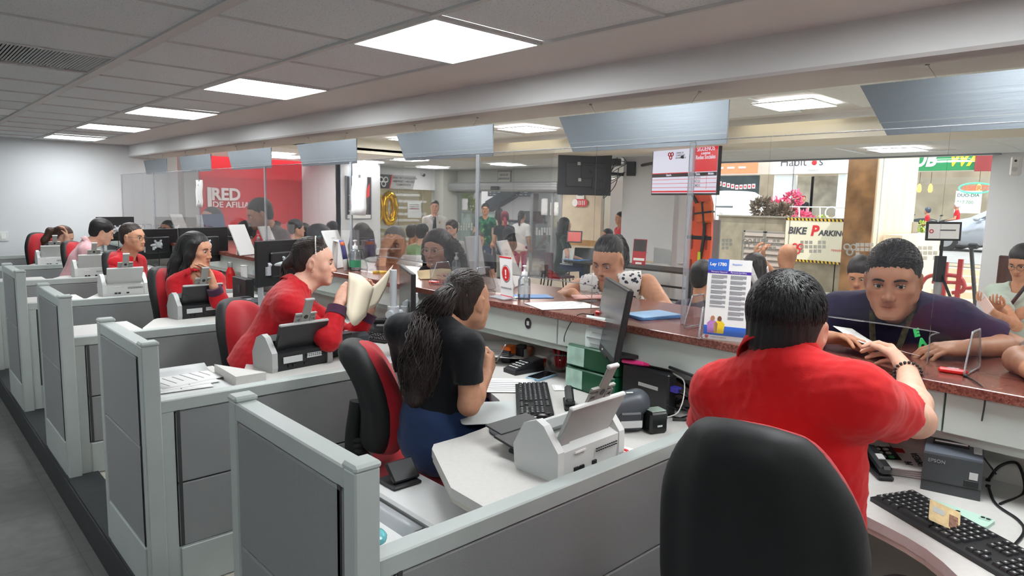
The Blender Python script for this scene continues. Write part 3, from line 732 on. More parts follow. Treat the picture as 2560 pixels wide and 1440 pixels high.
# ---------------------------------------------------------------- the shell of the room
ZC, ZB, ZL, ZO = 2.225, 2.07, 2.55, 2.36          # office ceiling, beam underside, lobby ceiling, outer ceiling
XW = 11.2                                          # plane of the street windows and doors
FZ = -0.15                                         # aisle and lobby floor; the desks stand on a low platform at z = 0
struct('floor_aisle', MB().box((-.9, 4, FZ - .05), (3.3, 16, .1)), M_AISLE)
pf = struct('floor_platform', MB().box((1.755, 3.7, -.08), (2.19, 14.6, .16)), M_PLAT)
struct('trim_step_nosing', MB().box((.735, 3.7, .006), (.15, 14.6, .014)).box((.655, 3.7, -.07), (.008, 14.6, .155)), mat('black_rubber', rgb(40, 43, 45), .6, var=.2, vscale=30), pf)
struct('floor_lobby', MB().box((7.0, 6.0, FZ - .05), (8.35, 22, .1)), M_LOBBY)
struct('wall_end', MB().box((.3, 10.65, 1.1), (5.5, .2, 2.5)), M_WALL)
struct('wall_behind', MB().box((-2.5, 4, 1.1), (.2, 16, 2.6)), M_WALL)
struct('wall_near', MB().box((4.6, -3.1, 1.2), (14.4, .2, 3.0)), M_WALL)
# office ceiling: plaster bands, grid bars and single mineral tiles
ceil = struct('ceiling', MB().box((-.2, 3.75, ZC + .06), (4.75, 13.9, .04)).box((2.36, 3.75, ZC + .02), (.5, 13.9, .04)), M_DRY)
XL = [-.88, -.27, .34, .952, 1.53, 2.11]; Y0, PY = .24, .611
gb = MB()
for x in XL[:-1]: gb.box((x, 3.75, ZC - .001), (.05 if x == .952 else .024, 13.9, .012))
gb.box((2.105, 3.75, ZC - .002), (.02, 13.9, .014))
for n in range(-4, 18): gb.box((.6, Y0 + PY * n, ZC), (3.0, .012, .008))
struct('ceiling_grid', gb, M_TBAR, ceil)
LIGHTN = {-3, 0, 3, 6, 9, 12, 15}
meshes = {}
for i in range(5):
    w_ = XL[i + 1] - XL[i]
    for n in range(-4, 17):
        if i == 4 and n in LIGHTN: continue
        if i == 2 and n in (6, 11): continue
        key = round(w_, 3)
        if key not in meshes:
            meshes[key] = MB().box((0, 0, 0), (w_ - .012, PY - .006, .016), .003).mesh('ceiling_tile'); meshes[key].materials.append(M_TILE)
        o = bpy.data.objects.new('ceiling_tile', meshes[key]); COL.objects.link(o); o.parent = ceil
        o.location = (XL[i] + w_ / 2, Y0 + PY * (n + .5), ZC + .0115 + rnd.uniform(-.001, .001)); o.rotation_euler = (rnd.uniform(-.002, .002), rnd.uniform(-.002, .002), math.pi * rnd.randint(0, 1))
M_LAMPL = mat('lobby_light_panel', (1, 1, 1), .5, emit=(1.0, 0.99, 0.97), estr=PANEL_POWER * 1.5)
def light_panel(x0, x1, y0, y1, z, label, group):
    t = thing('ceiling_light', label, 'ceiling light', ((x0 + x1) / 2, (y0 + y1) / 2, z), group=group); w_, d_ = x1 - x0, y1 - y0
    f = MB(); b = .014
    for sx in (-1, 1): f.box((sx * (w_ - b) / 2, 0, -.003), (b, d_, .012)); f.box((0, sx * (d_ - b) / 2, -.003), (w_ - 2 * b, b, .012))
    f.obj('frame', M_WHITE, t)
    MB().box((0, 0, .001), (w_ - 2 * b, d_ - 2 * b, .006)).obj('diffuser', M_LAMP if x0 < 3 else M_LAMPL, t)
ORD = {3: 'nearest and largest', 6: 'second', 9: 'third', 12: 'fourth', 15: 'farthest and smallest'}
for n in sorted(LIGHTN):
    lab = f'{ORD[n]} square white light panel in the row over the clerks' if n in ORD else ('square white light panel overhead just behind the photographer' if n < 0 else 'square white light panel overhead above the photographer')
    light_panel(XL[4] + .008, XL[5] - .008, Y0 + PY * n + .004, Y0 + PY * (n + 1) - .004, ZC - .002, lab, 'light panels over the clerks')
for n in (-1, 5, 10): light_panel(-.87, -.28, Y0 + PY * n, Y0 + PY * (n + 1), ZC - .004, 'white light panel over the aisle, ' + {-1: 'beside the photographer', 5: 'left of the frame', 10: 'towards the far wall'}[n], 'light panels over the aisle')
# return-air grille with fine louvres and a blank plate farther on
g = thing('air_grille', 'grey louvred air return grille set in the ceiling, upper left', 'air vent', (.64, Y0 + PY * 6.5, ZC + .01))
MB().box((0, 0, .03), (.58, .58, .01)).obj('backing', mat('duct_dark', rgb(110, 110, 108), .8), g)
lv = MB().box((0, 0, 0), (.008, .56, .02), rx=[[.8, 0, .6], [0, 1, 0], [-.6, 0, .8]]).mesh('louvre'); lv.materials.append(mat('louvre_grey', rgb(205, 205, 202), .5))
for k in range(38):
    o = bpy.data.objects.new('louvre', lv); COL.objects.link(o); o.parent = g; o.location = (-.278 + .015 * k, 0, .006)
fb = MB()
for sg in (-1, 1): fb.box((sg * .29, 0, -.006), (.02, .6, .014)); fb.box((0, sg * .29, -.006), (.6, .02, .014))
fb.obj('frame', M_TBAR, g)
g = thing('ceiling_hatch', 'small pale blank plate in the ceiling at the far left', 'ceiling panel', (.64, Y0 + PY * 11.5, ZC)); MB().box((0, 0, .004), (.56, .56, .008), .002).obj('plate', M_WHITE, g); MB().box((0, 0, .012), (.6, .6, .006)).obj('rim', M_TBAR, g)

# beam over the counter, soffit behind it, lobby and outer ceilings
struct('ceiling_beam', MB().prism([(2.60, ZC + .3), (2.60, ZB + .012), (2.612, ZB), (3.0, ZB), (3.0, ZB + .02), (3.06, ZB + .02), (3.06, ZL + .3)], -3, 14.6, 1), M_BEAM)
lob = struct('ceiling_lobby', MB().box((4.2, 3.65, ZL + .03), (2.34, 13.3, .04)).box((6.58, 3.65, ZL + .05), (2.44, 13.3, .04)).box((7.47, 3.65, ZL), (.03, 13.3, .08)), mat('lobby_plaster', (.66, .66, .65), .8))
struct('trim_cove', MB().prism([(7.75, ZL + .1), (7.75, ZO - .02), (8.6, ZO - .02), (8.6, ZO + .3)], -3, 10.3, 1), mat('cream_plaster', rgb(226, 222, 208), .7))
struct('trim_cove_side', MB().box((5.9, 10.36, (ZL + ZO) / 2 + .05), (3.7, .12, ZL - ZO + .14)), MATS['cream_plaster'])
outc = struct('ceiling_outer', MB().box((9.95, 3.65, ZO + .05), (2.7, 13.3, .04)).box((7.2, 12.4, ZO + .05), (8.3, 4.2, .04)), M_DRY)
tm = MB().box((0, 0, 0), (.598, .598, .016), .003).mesh('ceiling_tile'); tm.materials.append(M_TILE)
LOBL = [(6.55, 3.02), (6.55, 6.72), (6.55, -.7), (4.2, -.7), (4.2, 1.5), (4.2, 3.7), (4.2, 5.9), (4.2, 8.1), (6.55, 9.4)]  # the row just behind the beam is added, out of sight, to brighten the lobby
OUTL = [(9.95, 3.15), (9.95, 10.75), (9.95, 13.45), (7.93, 13.15), (7.9, 11.47), (6.08, 13.18), (9.95, 6.9), (5.45, 12.3)]
for (x0, x1, y0, y1, z, par, ls) in ((5.35, 7.16, -1.0, 10.0, ZL, lob, LOBL), (8.75, 11.2, -.45, 14.4, ZO, outc, OUTL), (4.55, 8.75, 10.75, 14.4, ZO, outc, OUTL)):
    nx = int(round((x1 - x0) / .602)); ny = int(round((y1 - y0) / .602))
    for i in range(nx):
        for j in range(ny):
            cx, cy = x0 + .602 * (i + .5), y0 + .602 * (j + .5)
            if any(abs(cx - a) < .42 and abs(cy - b) < .42 for a, b in ls): continue
            o = bpy.data.objects.new('ceiling_tile', tm); COL.objects.link(o); o.parent = par; o.location = (cx, cy, z + .02)
OL = ['square light panel in the lobby ceiling between the two nearest hanging signs', 'square light panel in the lobby ceiling left of the largest hanging sign', 'square light panel in the lobby ceiling right of the frame'] + ['lobby light panel hidden behind the beam, number %s from the right' % q for q in ('one', 'two', 'three', 'four', 'five')] + ['square light panel in the lobby ceiling before the cream cove end']
for (x, y), l_ in zip(LOBL, OL): light_panel(x - .3, x + .3, y - .3, y + .3, ZL + .006, l_, 'lobby light panels')
OL = ['light panel in the outer ceiling just above the street window', 'light panel in the outer ceiling left of the back of the television', 'light panel in the outer ceiling above the guard', 'light panel in the outer ceiling above the framed poster', 'light panel in the outer ceiling left of the glass door header',
      'light panel in the outer ceiling above the red wall', 'light panel in the outer ceiling above the televisions', 'light panel in the outer ceiling behind the far hanging signs']
for (x, y), l_ in zip(OUTL, OL): light_panel(x - .3, x + .3, y - .3, y + .3, ZO + .008, l_, 'outer ceiling light panels')
# warm strip lamps hidden in the cove
for k, y in enumerate((1.5, 3.6, 5.7, 7.8)):
    t = thing('cove_lamp', 'warm strip lamp lying in the lobby cove, number %s from the window side' % ('one', 'two', 'three', 'four')[k], 'strip lamp', (7.6, y, ZL + .015), group='cove strip lamps')
    MB().box((0, 0, .012), (.04, 1.2, .012)).obj('batten', M_WHITE, t); MB().cyl((0, -.58, -.005), (0, .58, -.005), .012, n=10).obj('tube', mat('warm_tube', (1, 1, 1), .5, emit=(1, .9, .66), estr=5), t)
for k, (px, py) in enumerate(((603, 425), (670, 428), (778, 434))):
    p = at(px, py, z=ZO); t = thing('downlight', 'small round downlight near the red wall, ' + ('left one', 'middle one', 'right one')[k], 'downlight', (p[0], p[1], ZO), group='round downlights')
    MB().lathe([(.11, -.012), (.12, -.004), (.12, .0)], n=20).obj('rim', M_WHITE, t); MB().lathe([(.0, -.014), (.1, -.013), (.1, -.01)], n=20).obj('lens', M_LAMP, t)

# lobby walls
YB = 14.4
cw = struct('wall_red', MB().box((5.1, 14.85, 1.15), (5.4, .2, 2.7)), M_RED)
struct('wall_return', MB().box((7.26, 14.0, 1.1), (.12, 1.6, 2.6)), M_WALL)
struct('column_poster', MB().box((7.76, 13.55, 1.1), (1.1, .7, 2.6)), M_WALL)
struct('wall_side_hall', MB().box((3.15, 12.7, 1.1), (.2, 4.2, 2.6)), M_WALL)
struct('column_hall', MB().box((3.9, 12.2, 1.1), (.22, .3, 2.6)), M_WALL)
struct('wall_office_header', MB().box((9.6, YB + .1, 2.15), (3.0, .2, .62)), M_WALL)
struct('wall_corner', MB().box((10.98, YB - .1, 1.1), (.5, .5, 2.6)).box((XW + .1, 14.65, 1.1), (.25, 1.0, 2.6)), M_WALL2)
struct('wall_door_header', MB().box((XW + .12, 12.3, 2.32), (.24, 4.4, .62)), M_WALL2)
struct('wall_right', MB().box((XW + .15, -.3, 1.1), (.3, 5.3, 2.7)).box((10.6, 1.2, 1.1), (.9, .5, 2.7)), M_WALL)
struct('wall_marble', MB().box((XW + .05, 9.65, 1.1), (.3, 1.1, 2.7)), mat('beige_marble', rgb(206, 192, 168), .3, var=.12, vscale=3))
struct('trim_marble_band', MB().box((XW - .11, 9.65, .74), (.02, 1.1, .12)), mat('ochre_marble', rgb(168, 128, 72), .3, var=.2, vscale=6))
struct('column_television', MB().box((9.85, 6.76, 1.1), (.8, 1.05, 2.6)), M_WALL)
# street window: glass panes with mullions and header
for n, (y0, y1) in enumerate(((2.36, 3.72), (3.72, 5.1), (5.1, 6.5), (6.5, 7.8), (7.8, 9.1))):
    wn = bpy.data.objects.new('window_%d' % (n + 1), None); COL.objects.link(wn); wn['kind'] = 'structure'
    MB().box((XW, (y0 + y1) / 2, 1.1), (.012, y1 - y0 - .01, 2.5)).obj('pane', M_GLASS, wn)
    MB().box((XW, y1, 1.1), (.012, .012, 2.5)).obj('seam', M_ACRE, wn)
struct('trim_window_head', MB().box((XW, 5.7, ZO + .02), (.12, 6.9, .06)), M_ALU)

# ---------------------------------------------------------------- the service counter
ct = thing('service_counter', 'long service counter with speckled red granite top and grey front', 'counter', (2.45, 4.7, 0))
def cb(c, d, b=0): return MB().box((c[0] - 2.45, c[1] - 4.7, c[2]), d, b)
cb((2.51, 4.75, 1.06), (.68, 11.5, .03), .0025).obj('granite_top', M_GRAN, ct)
for k in range(8):
    y = -1.0 + 1.51 * k
    cb((2.215, y + .755, .985), (.05, 1.505, .118), .002).obj('fascia_panel', M_FASCIA, ct)
    cb((2.45, y + .755, .46), (.05, 1.505, .92), .002).obj('back_panel', M_PANELW, ct)
cb((2.76, 4.75, .45), (.04, 11.5, 1.2)).obj('front_panel', M_PANELW, ct)
cb((2.5, 4.75, .9), (.5, 11.4, .03)).obj('bearer', M_FASCIA, ct)
MB().tube([(2.4 - 2.45, -5.7, .926), (2.24 - 2.45, -5.7, .926)], .001).obj('screw', M_STEEL, ct)
for k, (px, py) in enumerate(((1875, 925), (925, 748), (611, 705))):     # white cable ducts standing against the counter
    p = at(px, py, x=2.17)
    t = thing('cable_duct', 'white vertical cable duct under the counter, ' + ('behind the man in the red polo', 'by the woman holding papers', 'beside the red bottle')[k], 'cable duct', (2.17, p[1], .75 if k else .75), group='cable ducts')
    MB().box((0, 0, .12), (.04, .045, .24), .004).obj('duct', M_WHITE, t); MB().box((0, 0, .243), (.044, .05, .01), .003).obj('cap', M_WHITE, t)

# clear acrylic screen standing on the counter, one sheet per bay, with joint posts and low pass-through openings
JY = [-.1, 1.49, 2.80, 4.13, 5.52, 7.1, 8.6, 10.0]
SX = 2.37
def pane(y0, y1, o0, o1, ztop=1.81):
    """sheet with a pass-through between o0 and o1"""
    mb = MB(); r = .025; z0, zo = 1.08, 1.185
    mb.box((0, (y0 + o0) / 2, (z0 + ztop) / 2), (.005, o0 - y0, ztop - z0)); mb.box((0, (o1 + y1) / 2, (z0 + ztop) / 2), (.005, y1 - o1, ztop - z0)); mb.box((0, (o0 + o1) / 2, (zo + ztop) / 2), (.005, o1 - o0, ztop - zo))
    return mb
PL = ['right end, in front of the man in the navy shirt', 'in front of the woman in the spotted top', 'in front of the woman with round glasses', 'in front of the older man with his hand on his head', 'in front of the standing man in maroon', 'left of the standing man in maroon', 'at the far left end of the counter']
OPN = [(.61, 1.17), (1.98, 2.52), (3.22, 3.78), (4.6, 5.1), (6.05, 6.55), (7.6, 8.1), (9.05, 9.5)]
for k in range(7):
    y0, y1 = JY[k], JY[k + 1]; t = thing('acrylic_screen', 'clear acrylic counter screen ' + PL[k], 'acrylic screen', (SX, (y0 + y1) / 2, 0), group='acrylic counter screens'); yc = (y0 + y1) / 2
    o0, o1 = OPN[k]; mb = pane(y0 + .004 - yc, y1 - .004 - yc, o0 - yc, o1 - yc); mb.obj('sheet', M_ACR, t)
    e = MB(); e.tube(bez([(0, o0 - yc, 1.08), (0, o0 - yc, 1.165), (0, o0 + .02 - yc, 1.185), (0, o1 - .02 - yc, 1.185), (0, o1 - yc, 1.165), (0, o1 - yc, 1.08)], 5), .0022, 5); e.tube([(0, y0 - yc, 1.81), (0, y1 - yc, 1.81)], .0022, 5); e.obj('polished_edge', M_ACRE, t)
    MB().box((0, y1 - yc, 1.44), (.012, .026, .73), .003).obj('joint_post', M_ACRE, t)
    # trapezoid feet square to the sheet
    for fy in (y1 - .06, o0 - .12):
        f = MB(); pts = [(-.09, 1.078), (-.035, 1.20), (.035, 1.20), (.09, 1.078)]
        f.tube([(a, fy - yc, b) for a, b in bez([V(-.08, 1.08), V(-.088, 1.095), V(-.045, 1.195), V(-.035, 1.203), V(.035, 1.203), V(.045, 1.195), V(.088, 1.095), V(.08, 1.08)], 3)] + [(-.08, fy - yc, 1.08)], .003, 5, False)
        f.obj('foot_edge', M_ACRE, t); MB().prism([(-.085, 1.08), (-.04, 1.2), (.04, 1.2), (.085, 1.08)], fy - yc - .002, fy - yc + .002, 1).obj('foot', M_ACR, t)

# brushed metal signs hanging from the beam on thin wires
SY = [(-.02, 1.02), (1.56, 2.57), (3.11, 4.15), (4.70, 5.72), (6.25, 7.32), (7.82, 8.88), (9.37, 10.37)]
SL = ['at the right edge of the frame', 'in front of the televisions', 'third from the right', 'fourth from the right', 'fifth from the right, above the man in maroon', 'second from the far end of the counter', 'smallest, at the far end of the counter']
for (a, b), l_ in zip(SY, SL):
    t = thing('hanging_sign', 'blank brushed metal sign under the beam, ' + l_, 'hanging sign', (2.75, (a + b) / 2, 1.83), group='hanging metal signs'); c = (a + b) / 2
    MB().prism([(a - c, 0), (b - c - .11, 0), (b - c, .19), (a - c, .19)], -.004, .004, 0).obj('plate', M_ALU, t)
    MB().prism([(a - c + .002, .045), (b - c - .08, .045), (b - c - .08, .048), (a - c + .002, .048)], -.0046, -.004, 0).obj('fold_line', M_STEEL, t)
    for y in (a + .2 - c, b - .26 - c): MB().tube([(0, y, .18), (0, y + (.04 if y > 0 else -.05), ZB - 1.83)], .0012, 5).obj('wire', M_STEEL, t); MB().cyl((0, y + (.04 if y > 0 else -.05), ZB - 1.835), (0, y + (.04 if y > 0 else -.05), ZB - 1.83), .008, n=10).obj('hook_plate', M_STEEL, t)

# ---------------------------------------------------------------- partitions and desks, one bay per clerk
BY = [1.21 + 1.51 * i for i in range(7)]
BL = ['in the right foreground', 'second from the front', 'third from the front', 'fourth from the front', 'fifth from the front', 'sixth from the front', 'last, by the end wall']
def partition(y, l_, grp='low desk partitions'):
    t = thing('partition', 'low grey fabric partition with pale metal frame, ' + l_, 'partition', (.7, y, 0), group=grp)
    x1 = 1.72; L = x1 - .04
    # end panel along the aisle (local: X across, Y along row)
    e = MB().box((0, -.025, .5), (.06, .05, 1.0), .004).box((0, .60, .5), (.06, .05, 1.0), .004).box((0, .29, .975), (.058, .58, .05), .004).box((0, .29, .1), (.05, .58, .2), .002); e.obj('end_frame', M_FRAME, t)
    for y_ in (-.025, .60): MB().box((0, y_, 1.006), (.066, .056, .018), .006).obj('post_cap', M_FRAME, t)
    for sg in (-1, 1):
        MB().box((sg * .024, .2875, .775), (.012, .555, .345), .004).obj('fabric_tile', M_FAB, t); MB().box((sg * .024, .2875, .4), (.012, .555, .392), .004).obj('fabric_tile', M_FAB, t)
        MB().box((sg * .027, .2875, .1), (.01, .56, .195), .003).obj('base_plate', M_FRAME, t)
        MB().box((sg * .028, .018, .58), (.004, .014, .75)).obj('slot_strip', mat('slot_dark', rgb(60, 62, 62), .6), t)
    # long panel running to the counter
    f = MB().box((.03 + L / 2, 0, .755), (L, .056, .05), .004).box((.055, 0, .37), (.05, .05, .74), .003).box((x1 - .01, 0, .37), (.05, .05, .74), .003).box((.03 + L / 2, 0, .09), (L, .045, .18), .002); f.obj('long_frame', M_FRAME, t)
    for sg in (-1, 1):
        MB().box((.085 + (L - .1) / 2, sg * .02, .585), (L - .1, .012, .285), .004).obj('fabric_tile', M_FAB, t); MB().box((.085 + (L - .1) / 2, sg * .02, .31), (L - .1, .012, .256), .004).obj('fabric_tile', M_FAB, t)
        MB().box((.085 + (L - .1) / 2, sg * .024, .09), (L - .1, .01, .172), .003).obj('base_plate', M_FRAME, t); MB().box((.094, sg * .026, .46), (.012, .004, .55)).obj('slot_strip', MATS['slot_dark'], t)
    return t
for y, l_ in zip(BY, BL): partition(y, l_)
def desk(y, l_, big=True):
    """L-shaped worktop: return along the near partition and main top along the counter"""
    t = thing('desk', 'pale laminate corner desk ' + l_, 'desk', (1.9, y, 0), group='clerk desks'); X = lambda a: a - 1.9
    poly = [(X(2.42), .035), (X(2.42), 1.47), (X(1.93), 1.47), (X(1.90), 1.05)] + [tuple(q) for q in bez([V(X(1.88), .95), V(X(1.78), .72), V(X(1.6), .57), V(X(1.42), .53)], 4)] + [(X(1.30), .53), (X(1.27), .50), (X(1.13), .22), (X(1.12), .035)]
    MB().prism(poly, .722, .75).obj('worktop', M_DESK, t)
    MB().prism([(a * 1.0 + (.004 if a < 0 else 0), b) for a, b in poly], .706, .722).obj('edge_band', M_DESKEDGE, t)
    MB().box((X(2.15), 1.40, .36), (.5, .025, .70)).obj('side_panel', M_FRAME, t); MB().box((X(1.37), .28, .36), (.025, .42, .70)).obj('side_panel', M_FRAME, t)
    return t
DL = ['at the red-shirted man in the foreground', 'at the woman in black', 'at the woman in red holding papers', 'at the woman in red with long black hair', 'at the woman in red with glasses', 'at the man in pink', 'at the far clerk by the wall']
for y, l_ in zip([-.30] + BY[:6], DL): desk(y, l_)
# lower return cabinets that close the aisle end of some bays
for y, l_ in ((BY[1], 'beside the open document tray'), (BY[2], 'third bay, behind the woman in red'), (BY[3], 'fourth bay'), (BY[4], 'fifth bay')):
    t = thing('side_cabinet', 'pale low side cabinet top against the partition, ' + l_, 'cabinet', (.93, y + .29, 0), group='side cabinets'); MB().box((0, 0, .735), (.39, .50, .03), .003).obj('top', M_DESK, t); MB().box((0, 0, .36), (.37, .48, .71)).obj('carcass', M_FRAME, t)

# ---------------------------------------------------------------- the street outside
M_PAVE = floor_mat('pale_paving', rgb(205, 200, 190), .6, .7)
M_CONC = mat('rough_concrete_wall', rgb(150, 138, 118), .85, var=.22, vscale=5, bump=.3, bscale=30)
M_BROWN = mat('brown_marble', rgb(140, 100, 62), .35, var=.45, vscale=3.5)
M_SUNLIT = mat('sunlit_beige_stone', rgb(222, 204, 178), .6, var=.10, vscale=4, stretch=(1, 1, .15))  # pale beige carries the sun on the pier's side in its colour
M_ASPH = mat('asphalt', rgb(150, 148, 145), .9, var=.1, vscale=3)
ZS = .45
struct('floor_pavement', MB().box((14.5, 6, FZ - .06), (6.6, 24, .1)), M_PAVE)
struct('floor_street', MB().box((30, 8, ZS - .2), (25, 40, .4)), M_ASPH)
bw = struct('wall_bicycle', MB().box((14.66, 6.95, .6), (.3, 2.75, 1.53)).box((14.66, 4.9, .6), (.3, 1.4, 1.53)), M_CONC)
struct('trim_wall_coping', MB().box((14.64, 6.7, 1.375), (.36, 3.3, .03)), mat('grey_coping', rgb(140, 132, 118), .8), bw)
# louvred doors in that wall
for k, (a, b) in enumerate(((7.65, 7.14), (7.13, 6.64))):
    d = bpy.data.objects.new('door_%d' % (k + 5), None); COL.objects.link(d); d['kind'] = 'structure'; d.location = (14.5, (a + b) / 2, 0); wv = a - b
    fm = MB()
    for sg in (-1, 1): fm.box((-.01, sg * (wv / 2 - .02), .45), (.03, .04, 1.2))
    fm.box((-.01, 0, 1.04), (.03, wv, .04)); fm.box((-.01, 0, -.13), (.03, wv, .04)); fm.obj('door_frame', mat('grey_louvre_metal', rgb(140, 134, 126), .6), d)
    sl = MB().box((0, 0, 0), (.012, wv - .08, .135), rx=[[.94, 0, .34], [0, 1, 0], [-.34, 0, .94]]).mesh('slat'); sl.materials.append(mat('louvre_slat', rgb(165, 150, 140), .6))
    for i in range(9):
        o = bpy.data.objects.new('slat', sl); COL.objects.link(o); o.parent = d; o.location = (-.02, 0, -.04 + .13 * i)
# bike parking board
bp_ = thing('parking_board', 'cream board reading BIKE PARKING with hazard striped edges on the outside wall', 'sign', (14.47, 6.05, .905))
MB().box((0, 0, 0), (.03, 1.24, .92), .004).obj('panel', mat('cream_board', rgb(226, 218, 196), .6), bp_)
for z in (.44, -.44):
    MB().box((-.018, 0, z), (.006, 1.24, .05)).obj('yellow_tape', mat('hazard_yellow', rgb(225, 180, 40), .5), bp_)
    st = MB()
    for i in range(16): y = -.6 + .0785 * i; st.prism([(y, z - .025), (y + .035, z - .025), (y + .055, z + .025), (y + .02, z + .025)], -.0235, -.021, 0)
    st.obj('black_stripes', M_BLACK, bp_)
TF = lambda y, z, x=-.0185: face_frame(V(x, y, z), (0, -1, 0), (0, 0, 1))
text_mesh('lettering', 'BIKE', .20, TF(.56, .13), M_INK, bp_, bold=.008, shear=.15); text_mesh('lettering', 'P', .30, TF(.07, .11), M_REDINK, bp_, bold=.012, shear=.15); text_mesh('lettering', 'ARKING', .155, TF(-.10, .12), M_INK, bp_, bold=.006, shear=.15)
def knot(T, s, m, parent, nm='emblem', r=.12):
    """interlaced three-loop emblem made of rings"""
    mb = MB(T)
    for (a, b) in ((-.28, .18), (.28, .18), (0, -.26)):
        mb.tube([(s * (a + .24 * math.cos(t)), s * (b + .24 * math.sin(t)), .001) for t in np.linspace(0, 6.283, 19)], s * r * .6, 6, False)
    return mb.obj(nm, m, parent)
knot(TF(.32, -.18), .22, M_REDINK, bp_); text_mesh('lettering', 'revolo', .09, TF(-.38, -.2), M_REDINK, bp_)
# marble pier
pr = struct('column_pier', MB().box((13.55, 4.475, 1.5), (2.1, .45, 3.4)), M_SUNLIT)
struct('trim_pier_face', MB().box((12.49, 4.48, 1.5), (.03, .47, 3.4)), M_BROWN, pr)
for i in range(4): struct('trim_pier_slab', MB().box((12.77 + .52 * i, 4.235, 1.5), (.51, .03, 3.4), .004), M_SUNLIT, pr)
# steps up to the street on the right, planter wall
for i in range(5): struct('step_%d' % (i + 1), MB().box((14.6 + .33 * i, 2.6, FZ + .06 + .06 * i), (.36 + 0 * i, 3.3, .12 + .12 * i)), mat('stone_step', rgb(205, 192, 168), .7, var=.1, vscale=6))
struct('wall_street_edge', MB().box((16.7, 5.5, .15), (.9, 14, .62)), M_CONC)
struct('wall_planter', MB().box((13.9, 4.0, .5), (2.2, .3, 1.3)), M_SUNLIT)
def leaves(mb, c, r, n, size, seed, squash=1.0):
    q = random.Random(seed)
    for i in range(n):
        u = nrm((q.gauss(0, 1), q.gauss(0, 1), q.gauss(0, 1))); p = np.asarray(c) + u * np.array((r, r, r * squash)) * q.uniform(.55, 1.0)
        t = nrm(u + .7 * nrm((q.gauss(0, 1), q.gauss(0, 1), q.gauss(0, 1)))); w_ = nrm(np.cross(t, (q.gauss(0, 1), q.gauss(0, 1), 1.3))); s = size * q.uniform(.6, 1.3); nn = np.cross(t, w_) * s * .15
        mb.add([p, p + t * s * .5 + w_ * s * .3 + nn, p + t * s, p + t * s * .5 - w_ * s * .3 + nn], [(0, 1, 2, 3)])
def plant(name, label, base, blobs, size, mats, stem=True):
    t = thing(name, label, 'plant', base)
    for k, (c, r, n, m) in enumerate(blobs):
        mb = MB(); leaves(mb, c, r, n, size, 11 + k); o = mb.obj('foliage', mats[m], t); o['kind'] = 'stuff'
    if stem:
        for (c, r, n, m) in blobs: MB().tube(bez([V(0, 0, 0), V(c[0] * .3, c[1] * .3, c[2] * .5), V(*c)], 4), .015, 5).obj('stem', mat('bark', rgb(96, 78, 60), .9), t)
G1, G2, PK, GB = mat('leaf_green', rgb(104, 140, 58), .6, var=.3, vscale=8), mat('leaf_lime', rgb(176, 196, 84), .6), mat('bougainvillea_pink', rgb(226, 92, 130), .6, var=.25, vscale=9), mat('dry_palm', rgb(126, 112, 96), .8, var=.3, vscale=9)
p0 = at(1985, 540, x=18.0); s_ = lambda px, py: tuple(at(px, py, x=18.0) - p0)
plant('bougainvillea', 'pink flowering bougainvillea behind the low street wall', p0 - V(0, 0, .3), [(s_(1945, 495), .30, 420, 0), (s_(1985, 470), .22, 260, 0), (s_(2005, 520), .26, 300, 0), (s_(1960, 535), .25, 200, 0), (s_(2020, 540), .2, 160, 2)], .10, [PK, PK, G2])
p0 = at(1930, 545, x=17.4); s_ = lambda px, py: tuple(at(px, py, x=17.4) - p0)
plant('dry_palm', 'grey-brown dry palm clump left of the pink bougainvillea', p0 - V(0, 0, .3), [(s_(1908, 490), .22, 300, 0), (s_(1945, 510), .26, 340, 0), (s_(1905, 530), .22, 240, 0), (s_(1960, 500), .18, 160, 0)], .16, [GB])
p0 = at(2045, 545, x=17.6); s_ = lambda px, py: tuple(at(px, py, x=17.6) - p0)
plant('garden_shrub', 'yellow-green shrub with pink flowers behind the street railing', p0 - V(0, 0, .25), [(s_(2030, 533), .15, 160, 0), (s_(2060, 530), .15, 160, 1), (s_(2010, 530), .13, 120, 0)], .09, [PK, G2])
p0 = at(2305, 600, x=15.5); s_ = lambda px, py: tuple(at(px, py, x=15.5) - p0)
plant('planter_shrub', 'small bright green shrub beside the marble pier and grey car', p0 - V(0, 0, .2), [(s_(2300, 565), .12, 120, 0), (s_(2325, 590), .10, 100, 0), (s_(2310, 540), .08, 60, 0)], .08, [G2])
# white street railing with a ring
t = thing('street_railing', 'white metal street railing with a ring in it', 'railing', tuple(at(2045, 545, x=16.9)))
b0 = at(2045, 545, x=16.9); rp = lambda px, py: at(px, py, x=16.9) - b0
MB().tube([rp(1975, 517), rp(2115, 519)], .018, 6).obj('rail', M_WHITE, t)
for px in (1998, 2050, 2110): MB().tube([rp(px, 517), rp(px, 545)], .018, 6).obj('post', M_WHITE, t)
c_ = rp(2078, 532); MB().tube([c_ + V(0, .14 * math.cos(a), .14 * math.sin(a)) for a in np.linspace(0, 6.283, 19)], .018, 6, False).obj('ring', M_WHITE, t)

